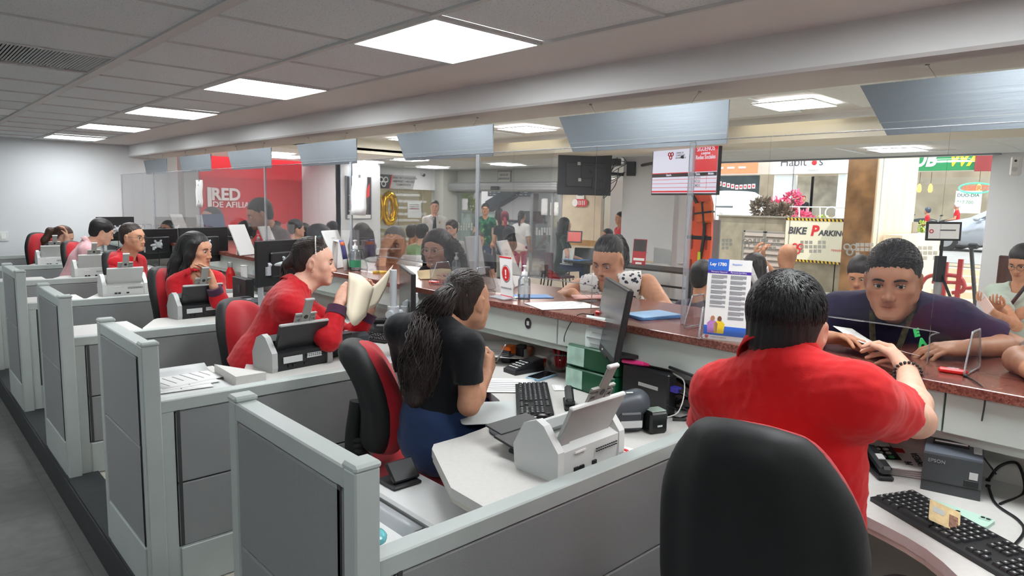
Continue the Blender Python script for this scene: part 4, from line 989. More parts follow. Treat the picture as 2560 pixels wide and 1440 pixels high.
# ---------------------------------------------------------------- cars
def car(label, o, yaw, L, Wd, paint, prof, glass_pts, nose_wheel, rear_wheel, wr=.32):
    """body lofted along the length from a side profile [(s, z_bottom, z_top, halfwidth_factor)]"""
    t = thing('car', label, 'car', o, yaw)
    rows = []
    for (s, zb, zt, hw) in prof:
        hw = hw * Wd / 2; ring = []
        zs = .62 * (zt - zb) + zb if zt < 1.05 else .88
        for (fy, fz) in ((-.86, zb), (-1, zb + .12), (-1.0, min(zs, zt - .06)), (-.97, min(zs + .05, zt - .03)), (-.80 if zt > 1.05 else -.85, zt - (.10 if zt > 1.05 else .015)), (-.66, zt - .02), (0, zt), (.66, zt - .02), (.80 if zt > 1.05 else .85, zt - (.10 if zt > 1.05 else .015)), (.97, min(zs + .05, zt - .03)), (1.0, min(zs, zt - .06)), (1, zb + .12), (.86, zb)):
            ring.append((s, fy * hw, fz))
        rows.append(ring)
    mb = MB(); mb.sheet(rows); a = rows[0]; b = rows[-1]; mb.add(a, [tuple(range(len(a)))]); mb.add(b, [tuple(range(len(b)))[::-1]]); mb.obj('body', paint, t)
    gm = mat('car_glass', rgb(60, 66, 70), .05, spec=.8)
    for sg in (-1, 1):
        for gp in glass_pts:
            mb = MB(); hw = Wd / 2 * sg; n = len(gp); f = lambda z: hw * (1.005 - .17 * max(0, (z - .9)) / .45)
            mb.add([(s, f(z) + sg * .012, z) for s, z in gp] , [tuple(range(n)) if sg > 0 else tuple(range(n))[::-1]]); mb.obj('side_window', gm, t)
    for s in (nose_wheel, rear_wheel):
        for sg in (-1, 1):
            y = sg * (Wd / 2 - .1); w_ = MB().cyl((s, y - .1, wr), (s, y + .1, wr), wr, n=24).obj('wheel', mat('tyre', rgb(28, 28, 30), .8), t)
            MB().cyl((s, y + sg * .102, wr), (s, y + sg * .106, wr), wr * .62, n=20).obj('rim', mat('alloy', rgb(176, 178, 182), .3, metal=.8), w_)
    for sg in (-1, 1): MB().sphere((prof[3][0] + .5, sg * (Wd / 2 + .07), .95), (.09, .1, .07), 10, 6).obj('wing_mirror', paint, t); MB().box((L * .52, sg * (Wd / 2 + .005), .78), (.16, .02, .03), .008).obj('door_handle', paint, t)
    return t
prof = [(.0, .32, .52, .72), (.12, .22, .68, .90), (.5, .2, .80, .98), (1.05, .2, .93, 1.0), (1.35, .2, 1.0, 1.0), (1.75, .2, 1.24, 1.0), (2.15, .2, 1.41, 1.0), (2.8, .2, 1.46, 1.0), (3.4, .2, 1.40, 1.0), (3.85, .2, 1.2, .98), (4.2, .22, 1.0, .94), (4.42, .34, .8, .8)]
gw = [[(1.62, .96), (2.55, .96), (2.5, 1.36), (2.18, 1.33)], [(2.6, .96), (3.35, .97), (3.25, 1.32), (2.56, 1.37)]]
p = at(2286, 610, x=23.0)
car('silver-grey car parked on the street beyond the right window', (23.6, p[1] - .05, ZS), R(-90), 4.42, 1.76, mat('silver_paint', rgb(176, 180, 188), .25, metal=.5, coat=.6), prof, gw, .82, 3.45)
prof2 = [(.0, .3, .6, .75), (.12, .22, .82, .92), (.8, .2, .98, 1.0), (1.25, .2, 1.1, 1.0), (1.75, .2, 1.5, 1.0), (2.2, .2, 1.72, 1.0), (2.9, .2, 1.78, 1.0), (3.6, .2, 1.76, 1.0), (4.1, .2, 1.5, .98), (4.5, .22, 1.2, .96), (4.7, .34, .9, .9)]
gw2 = [[(1.5, 1.1), (2.55, 1.1), (2.5, 1.6), (2.0, 1.56)], [(2.75, 1.12), (3.5, 1.12), (3.4, 1.6), (2.75, 1.62)]]
p = at(1900, 560, x=24.0)
car('white car at the left of the street window', (24.5, p[1] - .25, ZS), R(90), 4.7, 1.8, mat('white_paint_car', rgb(238, 238, 236), .25, coat=.6), [(4.7 - s, a, b, c) for s, a, b, c in prof2[::-1]], [[(4.7 - s, z) for s, z in g_] for g_ in gw2], .85, 3.75)

# ---------------------------------------------------------------- shops across the street
SXP = 34.0
def quad_board(name, label, cat, px0, py0, px1, py1, x, m, th=.12, part='panel'):
    a = at(px0, py0, x=x); b = at(px1, py1, x=x); c = (a + b) / 2; t = thing(name, label, cat, tuple(c)); MB().box((0, 0, 0), (th, abs(a[1] - b[1]), abs(a[2] - b[2])), .01).obj(part, m, t); return t, abs(a[1] - b[1]), abs(a[2] - b[2])
fb_ = at(1700, 300, x=SXP + .6); fe = at(2620, 300, x=SXP + .6)
struct('wall_shopfront', MB().box((SXP + 1.2, (fb_[1] + fe[1]) / 2, 5.2), (.3, abs(fb_[1] - fe[1]) + 6, 3.6)), mat('pale_render', rgb(215, 208, 196), .8))
struct('wall_shop_back', MB().box((SXP + 5, 14, 2.3), (.2, 30, 4.6)), mat('shop_back', rgb(170, 156, 138), .8, var=.2, vscale=1.2))
struct('floor_shop', MB().box((SXP + 2.5, 14, ZS - .02), (6, 34, .1)), M_PAVE)
a = at(1935, 436, x=SXP); b = at(1975, 540, x=SXP)
struct('column_shop', MB().box((SXP + .3, (a[1] + b[1]) / 2, 1.8), (.5, abs(a[1] - b[1]), 3.0)), M_WHITE)
a = at(2095, 436, x=SXP); b = at(2122, 540, x=SXP); struct('column_shop_side', MB().box((SXP + .3, (a[1] + b[1]) / 2, 1.8), (.5, abs(a[1] - b[1]), 3.0)), M_WHITE)
t, w_, h_ = quad_board('shop_sign', 'white shop sign across the street reading Habits with a red apple', 'sign', 1932, 385, 2121, 433, SXP - .1, mat('white_board', rgb(240, 238, 235), .6))
tf = lambda y, z: face_frame(V(-.075, y, z), (0, -1, 0), (0, 0, 1))
text_mesh('lettering', 'Habit', .62, tf(w_ * .38, -.12), M_INK, t, bold=-.004); text_mesh('lettering', 's', .62, tf(-w_ * .13, -.12), M_INK, t, bold=-.004); MB(tf(-w_ * .075, 0.02)).sphere((0, 0, 0), (.13, .13, .02), 12, 6).obj('red_apple', M_REDINK, t); text_mesh('lettering', 'MARKET', .14, tf(0, -.4), M_INKL, t)
t, w_, h_ = quad_board('shop_sign', 'orange shop sign across the street with pale logos', 'sign', 1700, 395, 1893, 433, SXP - .1, mat('orange_board', rgb(236, 140, 96), .6))
for k in range(6): MB().box((-.07, -w_ * .05 - (k % 3) * .65, .14 - .3 * (k // 3)), (.01, .42, .1), .004).obj('logo', M_PAPER, t)
t, w_, h_ = quad_board('shop_sign', 'green, white and yellow sandwich shop sign reading SUBWAY', 'sign', 2250, 372, 2500, 424, SXP - .1, mat('green_board', rgb(30, 140, 80), .5))
text_mesh('lettering', 'SUB', .88, tf(w_ * .43, -.30), M_PAPER, t, bold=.03, shear=.25, sx=.8); text_mesh('lettering', 'WAY', .88, tf(w_ * .43 - 1.68, -.30), mat('sign_yellow', rgb(250, 215, 40), .5), t, bold=.03, shear=.25, sx=.8)
t2 = thing('shop_fascia', 'dark red shop fascia at the right end of the green sign', 'sign', tuple(at(2470, 405, x=SXP - .25))); MB().box((0, 0, 0), (.1, .9, .75), .01).obj('panel', mat('dark_red_board', rgb(150, 50, 50), .6), t2)
t = thing('neon_sign', 'red neon ABIERTO sign ringed by a green oval in the shop window', 'sign', tuple(at(2440, 470, x=SXP - .05)))
MB().tube([(0, .62 * math.cos(a), .21 * math.sin(a)) for a in np.linspace(0, 6.283, 33)], .03, 8, False).obj('green_tube', mat('neon_green', (.1, .9, .4), .4, emit=(.1, .9, .35), estr=.9), t)
text_mesh('lettering', 'ABIERTO', .27, face_frame(V(0, .50, -.09), (0, -1, 0), (0, 0, 1)), mat('neon_red', (.9, .1, .05), .4, emit=(1, .14, .06), estr=1.0), t, bold=.012)
t = thing('window_poster', 'white window poster under the neon sign reading DUO DIA', 'poster', tuple(at(2420, 505, x=SXP + .02))); MB().box((0, 0, 0), (.02, .95, .95)).obj('sheet', M_PAPER, t)
text_mesh('lettering', 'DUO-DIA', .19, face_frame(V(-.012, .42, .22), (0, -1, 0), (0, 0, 1)), M_INK, t); text_mesh('lettering', '$17.700', .19, face_frame(V(-.012, .42, -.08), (0, -1, 0), (0, 0, 1)), mat('green_print', rgb(60, 140, 80), .6), t)
struct('window_shop', MB().box((SXP + .2, 9.6, 1.8), (.03, 5.6, 2.6)), M_GLASS)
for k, px in enumerate((2298, 2326, 2447)):
    p = at(px, 470, x=SXP + 1.5); t = thing('pendant_lamp', 'small glowing amber pendant lamp inside the sandwich shop, ' + ('left', 'middle', 'right')[k] + ' one', 'lamp', tuple(p), group='amber pendant lamps'); MB().lathe([(.02, .2), (.08, .1), (.1, -.1), (.06, -.2)], n=10).obj('shade', mat('amber_glow', (1, .6, .15), .4, emit=(1, .55, .12), estr=2.0), t); MB().tube([(0, 0, .2), (0, 0, .9)], .01, 5).obj('cord', M_BLACK, t)
# bunting in the left shop
for k in range(9):
    p = at(1800 + 10.5 * k, 468 - 2.2 * abs(4 - k) * (1 if k < 4 else .3), x=SXP - .3); t = thing('paper_flag', 'pink paper flag in the bunting of the left shop, ' + ('first', 'second', 'third', 'fourth', 'fifth', 'sixth', 'seventh', 'eighth', 'ninth')[k] + ' from the left', 'flag', tuple(p), group='bunting flags'); MB().box((0, 0, 0), (.01, .18, .24)).obj('paper', mat('pink_paper', rgb(240, 205, 205), .7), t); MB().box((-.008, 0, 0), (.006, .1, .1)).obj('print', M_REDINK, t)
for (px0, py0, px1, py1, c, nm, lb) in ((1795, 440, 1892, 545, (70, 84, 90), 'shop_interior', 'dark blue and green goods in the left shop'), (2030, 440, 2092, 540, (168, 160, 146), 'shop_interior', 'pale back wall and stair of the white shop'), (1982, 442, 2030, 540, (196, 188, 172), 'shop_interior', 'cream inner wall of the white shop')):
    quad_board(nm, lb, 'shop interior', px0, py0, px1, py1, SXP + 2.2, mat('int_%d_%d' % (c[0], px0), rgb(*c), .8, var=.3, vscale=2))

# ---------------------------------------------------------------- lobby: glass office, sign, doors
def wallT(o, right): return face_frame(V(*o), right, (0, 0, 1))
RX, RYm = (1, 0, 0), (0, -1, 0)      # reading directions on walls facing the camera: -Y walls read along +X, -X walls along -Y
t = thing('framed_poster', 'dark framed poster with red graphics on the white column', 'poster', (8.15, 13.17, 1.62))
a = at(863, 439, y=13.19); b = at(928, 548, y=13.19); t.location = ((a[0] + b[0]) / 2, 13.185, (a[2] + b[2]) / 2); w_, h_ = b[0] - a[0], a[2] - b[2]
MB().box((0, 0, 0), (w_, .03, h_), .004).obj('frame', M_ALU, t); MB().box((0, -.016, .03), (w_ - .05, .006, h_ - .1)).obj('print', mat('poster_dark', rgb(46, 42, 50), .4, var=.3, vscale=5), t)
MB().box((0, -.017, -h_ / 2 + .06), (w_ - .06, .006, .08)).obj('white_band', M_PAPER, t)
for k in range(5): MB().box((-w_ * .2, -.020, h_ * (.05 - .09 * k)), (w_ * (.4 - .05 * (k % 2)), .003, .022)).obj('text_line', M_REDINK if k == 2 else M_PAPER, t)
MB().prism([(w_ * .1, -h_ * .1), (w_ * .42, h_ * .05), (w_ * .42, h_ * .35), (w_ * .3, h_ * .2)], -.021, -.018, 1).obj('red_shape', M_REDINK, t)
text_mesh('lettering', 'la', .1, wallT((-w_ * .3, -.021, h_ * .33), RX), M_PAPER, t)
t = thing('office_sign', 'grey and black wall sign reading CENTRO DE CONCILIACION', 'sign', tuple(at(993, 452, y=14.38)))
MB().prism([(-.62, -.2), (.46, -.2), (.55, .14), (-.62, .14)], -.02, .0, 1).obj('panel', mat('sign_grey', rgb(158, 158, 156), .5), t); MB().prism([(-.62, -.2), (-.24, -.2), (-.15, .14), (-.62, .14)], -.025, -.018, 1).obj('black_end', M_BLACK, t); MB().prism([(-.26, -.2), (-.23, -.2), (-.14, .14), (-.17, .14)], -.027, -.02, 1).obj('red_stripe', M_REDINK, t)
knot(wallT((-.42, -.03, -.03), RX), .24, M_PAPER, t)
for k, s in enumerate(('CENTRO DE CONCILIACIÓN', 'ARBITRAJE Y AMIGABLE', 'COMPOSICIÓN')): text_mesh('lettering', s, .075, wallT((.18, -.024, .05 - .085 * k), RX), M_INK, t, align='CENTER', bold=.0015, sx=.82)
t = thing('dome_camera', 'small dark dome security camera on the wall beside the office sign', 'security camera', tuple(at(1058, 436, y=14.36))); MB().lathe([(.0, .05), (.05, .045), (.06, 0), (.06, -.02)], n=14).obj('housing', M_WHITE, t); MB().sphere((0, -.03, -.01), .04, 12, 8).obj('dome', M_BLACK, t)
gw_ = bpy.data.objects.new('window_6', None); COL.objects.link(gw_); gw_['kind'] = 'structure'
MB().box((9.6, 14.42, .85), (3.0, .012, 2.0)).obj('pane', M_GLASS, gw_)
for k in range(11): MB().box((9.45 + .06 * (k % 2), 14.405, .1 + .16 * k), (1.6 + .3 * (k % 2), .004, .06)).obj('frosted_stripe', M_FROST, gw_)
for x in (8.85, 9.6, 10.35): MB().box((x, 14.41, .85), (.012, .02, 2.0)).obj('seam', M_ACRE, gw_)
struct('wall_office_back', MB().box((10.0, 16.6, 1.1), (5, .1, 2.6)), mat('warm_office_wall', rgb(206, 190, 150), .8)); struct('floor_office', MB().box((10, 15.6, FZ - .02), (5, 2.2, .04)), M_LOBBY); struct('ceiling_office', MB().box((10, 15.6, 2.4), (5, 2.2, .05)), M_DRY)
light_panel(9.2, 9.8, 15.2, 15.8, 2.37, 'light panel inside the glass-walled office', 'office light')
t = thing('door_notice', 'grey notice with red corners stuck on the glass office wall', 'notice', tuple(at(1036, 524, y=14.40))); MB().box((0, 0, 0), (.42, .006, .42)).obj('sheet', M_GREYP, t); MB().box((0, -.004, .02), (.26, .003, .02)).obj('red_line', M_REDINK, t)
for k in range(3): MB().box((0, -.004, .12 - .05 * k), (.3, .003, .012)).obj('text_line', M_INK, t)
# gold foil balloons
M_GOLD = mat('gold_foil', rgb(226, 178, 40), .14, metal=1.0, bump=.15, bscale=25)
for k, (px, py, rx, rz, lb) in enumerate(((973, 521, .15, .33, 'gold foil balloon shaped like a zero'), (938, 521, .13, .33, 'gold foil balloon half hidden behind the column'))):
    p = at(px, py, y=14.0); t = thing('foil_balloon', lb, 'balloon', tuple(p)); mb = MB(); n = 28
    mb.tube([(rx * math.cos(a), 0, rz * math.sin(a)) for a in np.linspace(0, 2 * math.pi, n)], [.095 + .006 * math.sin(9 * a) for a in np.linspace(0, 6.283, n)], 12, False); mb.obj('balloon', M_GOLD, t); MB().box((0, 0, -rz - .09), (.03, .01, .05)).obj('tail', M_GOLD, t); MB().tube([(0, 0, -rz - .1), (.0, .02, FZ - p[2])], .003, 5).obj('ribbon', M_GOLD, t)
# sliding door front in plane XW
def door_leaf(n, y0, y1, x, label=None):
    d = bpy.data.objects.new('door_%d' % n, None); COL.objects.link(d); d['kind'] = 'structure'; d.location = (x, (y0 + y1) / 2, FZ); w_ = abs(y1 - y0); H_ = 2.0
    f = MB().box((0, 0, .05), (.05, w_, .1), .004).box((0, 0, H_ - .03), (.05, w_, .06), .004)
    for sg in (-1, 1): f.box((0, sg * (w_ / 2 - .03), H_ / 2), (.05, .06, H_), .004)
    f.obj('door_frame', M_STEEL, d); MB().box((0, 0, H_ / 2), (.01, w_ - .1, H_ - .12)).obj('pane', M_GLASS, d); return d
dl = door_leaf(1, 14.15, 13.1, XW); dr = door_leaf(2, 11.3, 10.28, XW)
MB().box((-.05, -.25, 1.1), (.04, .06, 2.0), .004).obj('inner_stile', M_STEEL, dr)
struct('trim_shutter_box', MB().box((XW - .16, 12.3, 1.94), (.3, 4.25, .22), .03), M_STEEL)
for z in (1.88, 1.94, 2.0): struct('trim_shutter_rib', MB().box((XW - .315, 12.3, z), (.012, 4.25, .03), .004), M_STEEL)
t = thing('door_sensor', 'small black door sensor on the shutter box', 'sensor', (XW - .335, 12.2, 1.9)); MB().box((0, 0, 0), (.04, .3, .09), .02).obj('case', M_BLACK, t); MB().box((-.021, 0, -.02), (.004, .2, .02)).obj('lens', M_SATIN, t)
t = thing('exit_sign', 'framed grey SALIDA DE EMERGENCIA sign over the glass doors', 'sign', tuple(at(1261, 443, x=XW - .02))); MB().box((0, 0, 0), (.03, .48, .32), .006).obj('frame', mat('sign_dark_grey', rgb(120, 120, 112), .5), t); MB().box((-.012, 0, 0), (.012, .42, .26)).obj('panel', mat('sign_pale', rgb(205, 205, 190), .5), t)
for k, s in enumerate(('SALIDA DE', 'EMERGENCIA')): text_mesh('lettering', s, .075, wallT((-.02, 0, .03 - .09 * k), RYm), M_INK, t, align='CENTER', bold=.002, sx=.85)
def taped(name, label, px, py, w_, h_, x, m=None, tilt=0.0):
    t = thing(name, label, 'paper', tuple(at(px, py, x=x))); mb = MB(); rows = [[(.006 * math.sin(3 * i + j), w_ * (.5 - j / 4), h_ * (.5 - i / 5)) for j in range(5)] for i in range(6)]; mb.sheet(rows, .002); mb.obj('sheet', m or M_PAPER, t)
    for sg in (-1, 1): MB().box((-.002, sg * w_ * .4, h_ * .48), (.003, .02, .02)).obj('tape', M_ACRE, t)
    return t
taped('notice_sheet', 'white sheet taped left on the right glass door leaf', 1361, 517, .2, .38, XW - .04); taped('notice_sheet', 'white sheet taped right on the right glass door leaf', 1386, 522, .26, .3, XW - .04); taped('notice_sheet', 'cream sheet low on the right glass door leaf', 1381, 556, .3, .28, XW + .2, mat('cream_paper', rgb(232, 220, 196), .8)); taped('notice_sheet', 'grey sheet on the left glass door leaf', 1162, 511, .24, .3, XW - .04, M_GREYP)
# frosted squares and emblems on window and door glass
def film(name, label, rects, x, cat='window decal'):
    c = at(rects[0][0], rects[0][1], x=x); t = thing(name, label, cat, tuple(c)); 
    for (px, py) in rects: p = at(px, py, x=x) - c; MB().box(p, (.003, .056, .056)).obj('square', M_FROST, t)
    return t, c
grid = lambda x0, y0, nx, ny, d, skip=(): [(x0 + d * i, y0 + d * j) for j in range(ny) for i in range(nx) if (i, j) not in skip]
film('window_film', 'frosted squares on the street window above the dark-haired girl', grid(1808, 601, 3, 3, 9.5, ((2, 2),)), XW - .012)
t, c = film('window_film', 'frosted squares and loop emblem on the window left of the bald man', grid(1887, 601, 7, 3, 9.8, ((1, 2), (4, 0), (6, 2))), XW - .012); knot(face_frame(at(1868, 608, x=XW - .012) - c, RYm, (0, 0, 1)), .16, M_FROST, t)
film('window_film', 'frosted squares on the window over the bike parking board', grid(2005, 606, 6, 3, 11.0, ((1, 2), (3, 0), (5, 2))), XW - .012)
t, c = film('window_film', 'frosted squares and loop emblem on the window before the marble pier', grid(2144, 612, 4, 3, 11.6, ((1, 2), (2, 2))), XW - .012); knot(face_frame(at(2125, 623, x=XW - .012) - c, RYm, (0, 0, 1)), .18, M_FROST, t)
film('window_film', 'frosted squares on the window right of the man in navy', grid(2300, 620, 4, 3, 12.6, ((3, 0), (2, 2))), XW - .012)
film('window_film', 'frosted squares on the right glass door leaf', grid(1342, 572, 6, 3, 6.5, ((1, 0), (3, 2))), XW - .04); film('window_film', 'frosted squares on the left glass door leaf', grid(1140, 560, 8, 3, 6.5, ((2, 0), (5, 2))), XW - .04)
# stickers beside the door and exit plate
t = thing('door_sticker', 'round-ended red sticker with white figures beside the door', 'sticker', tuple(at(1450, 507, x=XW - .13))); MB(face_frame(V(0, 0, 0), RYm, (0, 0, 1))).prism(rrect(.42, .16, .078, 5), 0, .006).obj('red_pill', M_REDINK, t); MB(face_frame(V(-.001, .14, 0), RYm, (0, 0, 1))).prism(rrect(.16, .16, .078, 5), .001, .008).obj('white_disc', M_PAPER, t)
for k in range(4): MB().box((-.009, .02 - .05 * k, 0), (.003, .022, .1 - .012 * (k % 2))).obj('figure', M_PAPER, t)
t = thing('exit_plate', 'green and white emergency exit plate beside the door', 'sign', tuple(at(1451, 484, x=XW - .13))); MB().box((0, 0, 0), (.006, .22, .3)).obj('plate', M_PAPER, t); MB().box((-.004, 0, .1), (.004, .22, .1)).obj('green_part', mat('exit_green', rgb(30, 130, 90), .5), t); MB().box((-.004, 0, -.04), (.003, .15, .012)).obj('text_line', M_INK, t)
t = thing('arrow_sign', 'green exit arrow sign on the far white wall', 'sign', tuple(at(416, 463, y=14.7))); t.location = tuple(at(416, 463, y=12.0)); MB().box((0, 0, 0), (.2, .01, .2)).obj('plate', MATS['exit_green'], t); MB().prism([(-.06, -.015), (.01, -.015), (.01, -.045), (.065, 0), (.01, .045), (.01, .015), (-.06, .015)], -.012, -.006, 1).obj('arrow', M_PAPER, t); MB().box((0, .0, -.14), (.2, .008, .07)).obj('caption', M_PAPER, t)
# red wall lettering
t = thing('wall_lettering', 'white raised RED DE AFILIADOS lettering on the red wall', 'sign', tuple(at(520, 520, y=14.73))); c = np.array(t.location)
sc = lambda px, py: at(px, py, y=14.73) - c
p1, p2 = sc(528, 499), sc(607, 471); hgt = (p2 - p1)[2]
text_mesh('lettering', 'RED', hgt * 1.38, wallT(p1, RX), M_PAPER, t, bold=.012, depth=.01, sx=(p2 - p1)[0] / (hgt * 1.38 * 2.02)); q1 = sc(531, 518); text_mesh('lettering', 'DE AFILIADOS', (sc(531, 503) - q1)[2] * 1.38, wallT(q1, RX), M_PAPER, t, depth=.008, bold=.002, sx=1.05)
MB().box(((sc(523, 492))[0], -.01, (sc(523, 468)[2] + sc(523, 517)[2]) / 2), (.08, .02, sc(523, 468)[2] - sc(523, 517)[2])).obj('letter_stem', M_PAPER, t)

# ---------------------------------------------------------------- cafe beyond the door
struct('floor_cafe', MB().box((15.5, 15.5, FZ - .05), (8.5, 9, .1)), M_LOBBY)
struct('wall_cafe', MB().box((17.6, 16.6, 1.6), (.2, 9, 3.6)), mat('cafe_wall', rgb(196, 190, 186), .8)); struct('ceiling_cafe', MB().box((15.4, 15.0, 3.0), (4.6, 7.4, .1)), M_DRY)
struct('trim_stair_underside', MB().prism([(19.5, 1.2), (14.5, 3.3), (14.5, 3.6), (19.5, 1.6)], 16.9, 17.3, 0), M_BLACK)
t = thing('menu_board', 'black chalk menu board above the cafe counter', 'menu board', tuple(at(1272, 481, x=17.0))); MB().box((0, 0, 0), (.05, 2.3, .3), .006).obj('board', M_SATIN, t)
for r_ in range(3):
    for k in range(9): MB().box((-.028, 1.0 - .24 * k, .09 - .085 * r_), (.004, .16 - .05 * ((k + r_) % 3), .02)).obj('chalk_line', M_GREYP, t)
t = thing('cafe_counter', 'dark cafe counter with patterned tile front beyond the doors', 'counter', tuple(at(1290, 640, z=FZ) + V(.3, 0, 0))); MB().box((0, 0, .55), (.7, 3.2, 1.1), .01).obj('body', mat('cafe_tile', rgb(120, 122, 124), .5, var=.6, vscale=14), t); MB().box((0, 0, 1.12), (.8, 3.3, .05), .01).obj('top', M_BLACK, t); MB().box((-.2, -.6, 1.3), (.3, .9, .32), .02).obj('display_case', M_SATIN, t)
t = thing('glass_railing', 'pale green glass balustrade seen through the left door leaf', 'balustrade', (13.2, 16.0, FZ)); MB().box((0, 0, .9), (.02, 2.6, 1.0)).obj('glass', mat('green_glass', rgb(170, 196, 186), .1, alpha=.6), t); MB().box((0, 0, 1.42), (.04, 2.6, .04)).obj('rail', M_STEEL, t); MB().box((0, 0, .2), (.06, 2.6, .4)).obj('base', M_CONC, t)
pp = at(1150, 500, x=15.5); plant('garden_palm', 'light green palm leaves outside behind the left door leaf', (pp[0], pp[1], FZ), [((0, 0, 1.9), .5, 260, 0), ((0, .5, 2.2), .4, 160, 0), ((0, -.4, 1.6), .35, 120, 0)], .22, [G2])

# ---------------------------------------------------------------- televisions on the column
def tv_frame(c, right, w_, h_):
    return face_frame(c, right, (0, 0, 1))
pA, pB, pC = at(1634, 360, x=8.3), at(1624, 487, x=8.3), at(1788, 488, x=8.0)
tvw = float(np.linalg.norm(at(1795, 430, x=7.95) - at(1629, 430, x=8.3))); rt = nrm((at(1795, 430, x=7.95) - at(1629, 430, x=8.3)) * (1, 1, 0)); tvh = tvw * .60
cc = (at(1629, 430, x=8.3) + at(1795, 430, x=7.95)) / 2; cc[2] = at(1706, 487.5, x=cc[0])[2] + tvh / 2
t = thing('television', 'wall television showing a red and white queue board', 'television', tuple(cc)); T = face_frame(V(0, 0, 0), rt, (0, 0, 1))
MB(T).box((0, 0, -.03), (tvw, tvh, .05), .006).obj('case', M_BLACK, t)
scr = mat('screen_white', (.0, .0, .0, 1), .3, emit=rgb(226, 226, 240), estr=.85); red_e = mat('screen_red', (0, 0, 0, 1), .3, emit=rgb(222, 40, 48), estr=.85); blk_e = mat('screen_black', rgb(24, 22, 26), .3)
iw, ih = tvw - .04, tvh - .05
s = MB(T).box((0, 0, -.003), (iw, ih, .002)).obj('screen', scr, t)
MB(T).box((iw * .32, ih * .19, .0), (iw * .36, ih * .62, .002)).obj('red_area', red_e, s); MB(T).box((iw * .33, ih * .415, .0015), (iw * .26, ih * .15, .002)).obj('white_box', scr, s)
MB(T).box((-iw * .18, -ih * .125, .0), (iw * .64, ih * .015, .002)).obj('red_bar', red_e, s); MB(T).box((0, -ih * .165, .0), (iw, ih * .065, .002)).obj('black_bar', blk_e, s)
for k in range(4): MB(T).box((0, -ih * (.245 + .075 * k), .0), (iw, ih * (.008 if k < 3 else .03), .002)).obj('red_line', red_e, s)
for x in (.14, .36): MB(T).box((iw * x, -ih * .3, .0005), (.004, ih * .26, .002)).obj('red_rule', red_e, s)
FT = lambda x, y, z=.003: T @ np.array([[1, 0, 0, x * iw], [0, 1, 0, y * ih], [0, 0, 1, z], [0, 0, 0, 1]], float)
for (tx, x, y, sz, m) in (('Usuario', -.22, -.178, .042, scr), ('Turno', .23, -.178, .042, scr), ('Módulo', .42, -.178, .04, scr), ('G7015', .23, -.235, .05, M_INKL), ('AT121', .23, -.31, .05, M_INKL), ('DM251', .23, -.385, .05, M_INKL), ('SÍGUENOS', .33, .24, .085, scr), ('A NUESTRAS', .33, .18, .036, scr), ('Redes Sociales', .33, .1, .075, scr)): text_mesh('lettering', tx, sz, FT(x, y), m, s, align='CENTER', bold=.0012, sx=.82)
knot(FT(-.2, .2), .1, M_REDINK, s); knot(FT(.27, .41, .004), .07, M_REDINK, s)
for k, l_ in enumerate(('CÁMARA DE', 'COMERCIO DE', 'BUCARAMANGA')): text_mesh('lettering', l_, .034, FT(-.12, .225 - .045 * k), M_INK, s, sx=.8); text_mesh('lettering', l_, .022, FT(.315, .43 - .03 * k, .004), M_INK, s, sx=.8)
q = cc - V(9.4, 6.76, cc[2] + .15); MB().tube([V(0, 0, .12) - rt * .0, (9.45 - cc[0], 6.9 - cc[1], .12)], .025, 8).obj('arm', M_BLACK, t)
pb = at(1462, 430, x=8.5); t = thing('television', 'black back of the second television left of the white column', 'television', tuple(pb)); rb = nrm(V(.86, -.5, 0)); T = face_frame(V(0, 0, 0), rb, (0, 0, 1))
wb = .92; hb = at(1462, 376, x=8.5)[2] - at(1462, 477, x=8.5)[2]
MB(T).box((0, 0, 0), (wb, hb + .1, .03), .008).obj('case', M_BLACK, t); MB(T).box((.0, -.05, .03), (wb * .7, hb * .6, .04), .012).obj('rear_cover', M_SATIN, t); MB(T).box((.22, -.1, .06), (.22, .34, .03), .005).obj('connector_box', M_SATIN, t); MB(T).box((.02, .0, .07), (.2, .22, .03), .005).obj('mount_plate', M_BLACK, t)
for k in range(2): MB(T).box((-.12 + .02 * k, .13 - .26 * k, .052), (.05, .05, .004)).obj('label', M_GREYP, t)
MB().tube([T[:3, :3] @ V(.05, .0, .08), (9.5 - pb[0], 7.3 - pb[1], .0)], .028, 8).obj('arm', M_BLACK, t)
MB().tube(bez([T[:3, :3] @ V(.2, -.1, .08), T[:3, :3] @ V(.36, -.2, .1), T[:3, :3] @ V(.3, -.42, .1), T[:3, :3] @ V(.5, -.2, .1), (9.4 - pb[0], 7.35 - pb[1], .1)], 6), .007, 6).obj('cable', M_BLACK, t)
cbx = at(1578, 422, x=9.42); t = thing('wall_bracket', 'black television bracket box with looped cables on the column edge', 'bracket', tuple(cbx)); MB().box((0, 0, 0), (.06, .16, .24), .008).obj('plate', M_BLACK, t); MB().box((0, .4, .12), (.1, .3, .12), .01).obj('splitter', M_SATIN, t)
for k in range(4): MB().tube(bez([V(-.03, .05, .1), V(-.1, .2 + .05 * k, .22 - .1 * k), V(-.1, .35, -.1 - .05 * k), V(-.04, .1, -.06)], 6), .006, 5).obj('cable', M_BLACK, t)
MB().box((0, .02, .5), (.12, .7, .08), .01).obj('shelf', M_BLACK, t); MB().box((0, -.02, .42), (.1, .2, .1), .01).obj('red_box', M_REDINK, t)

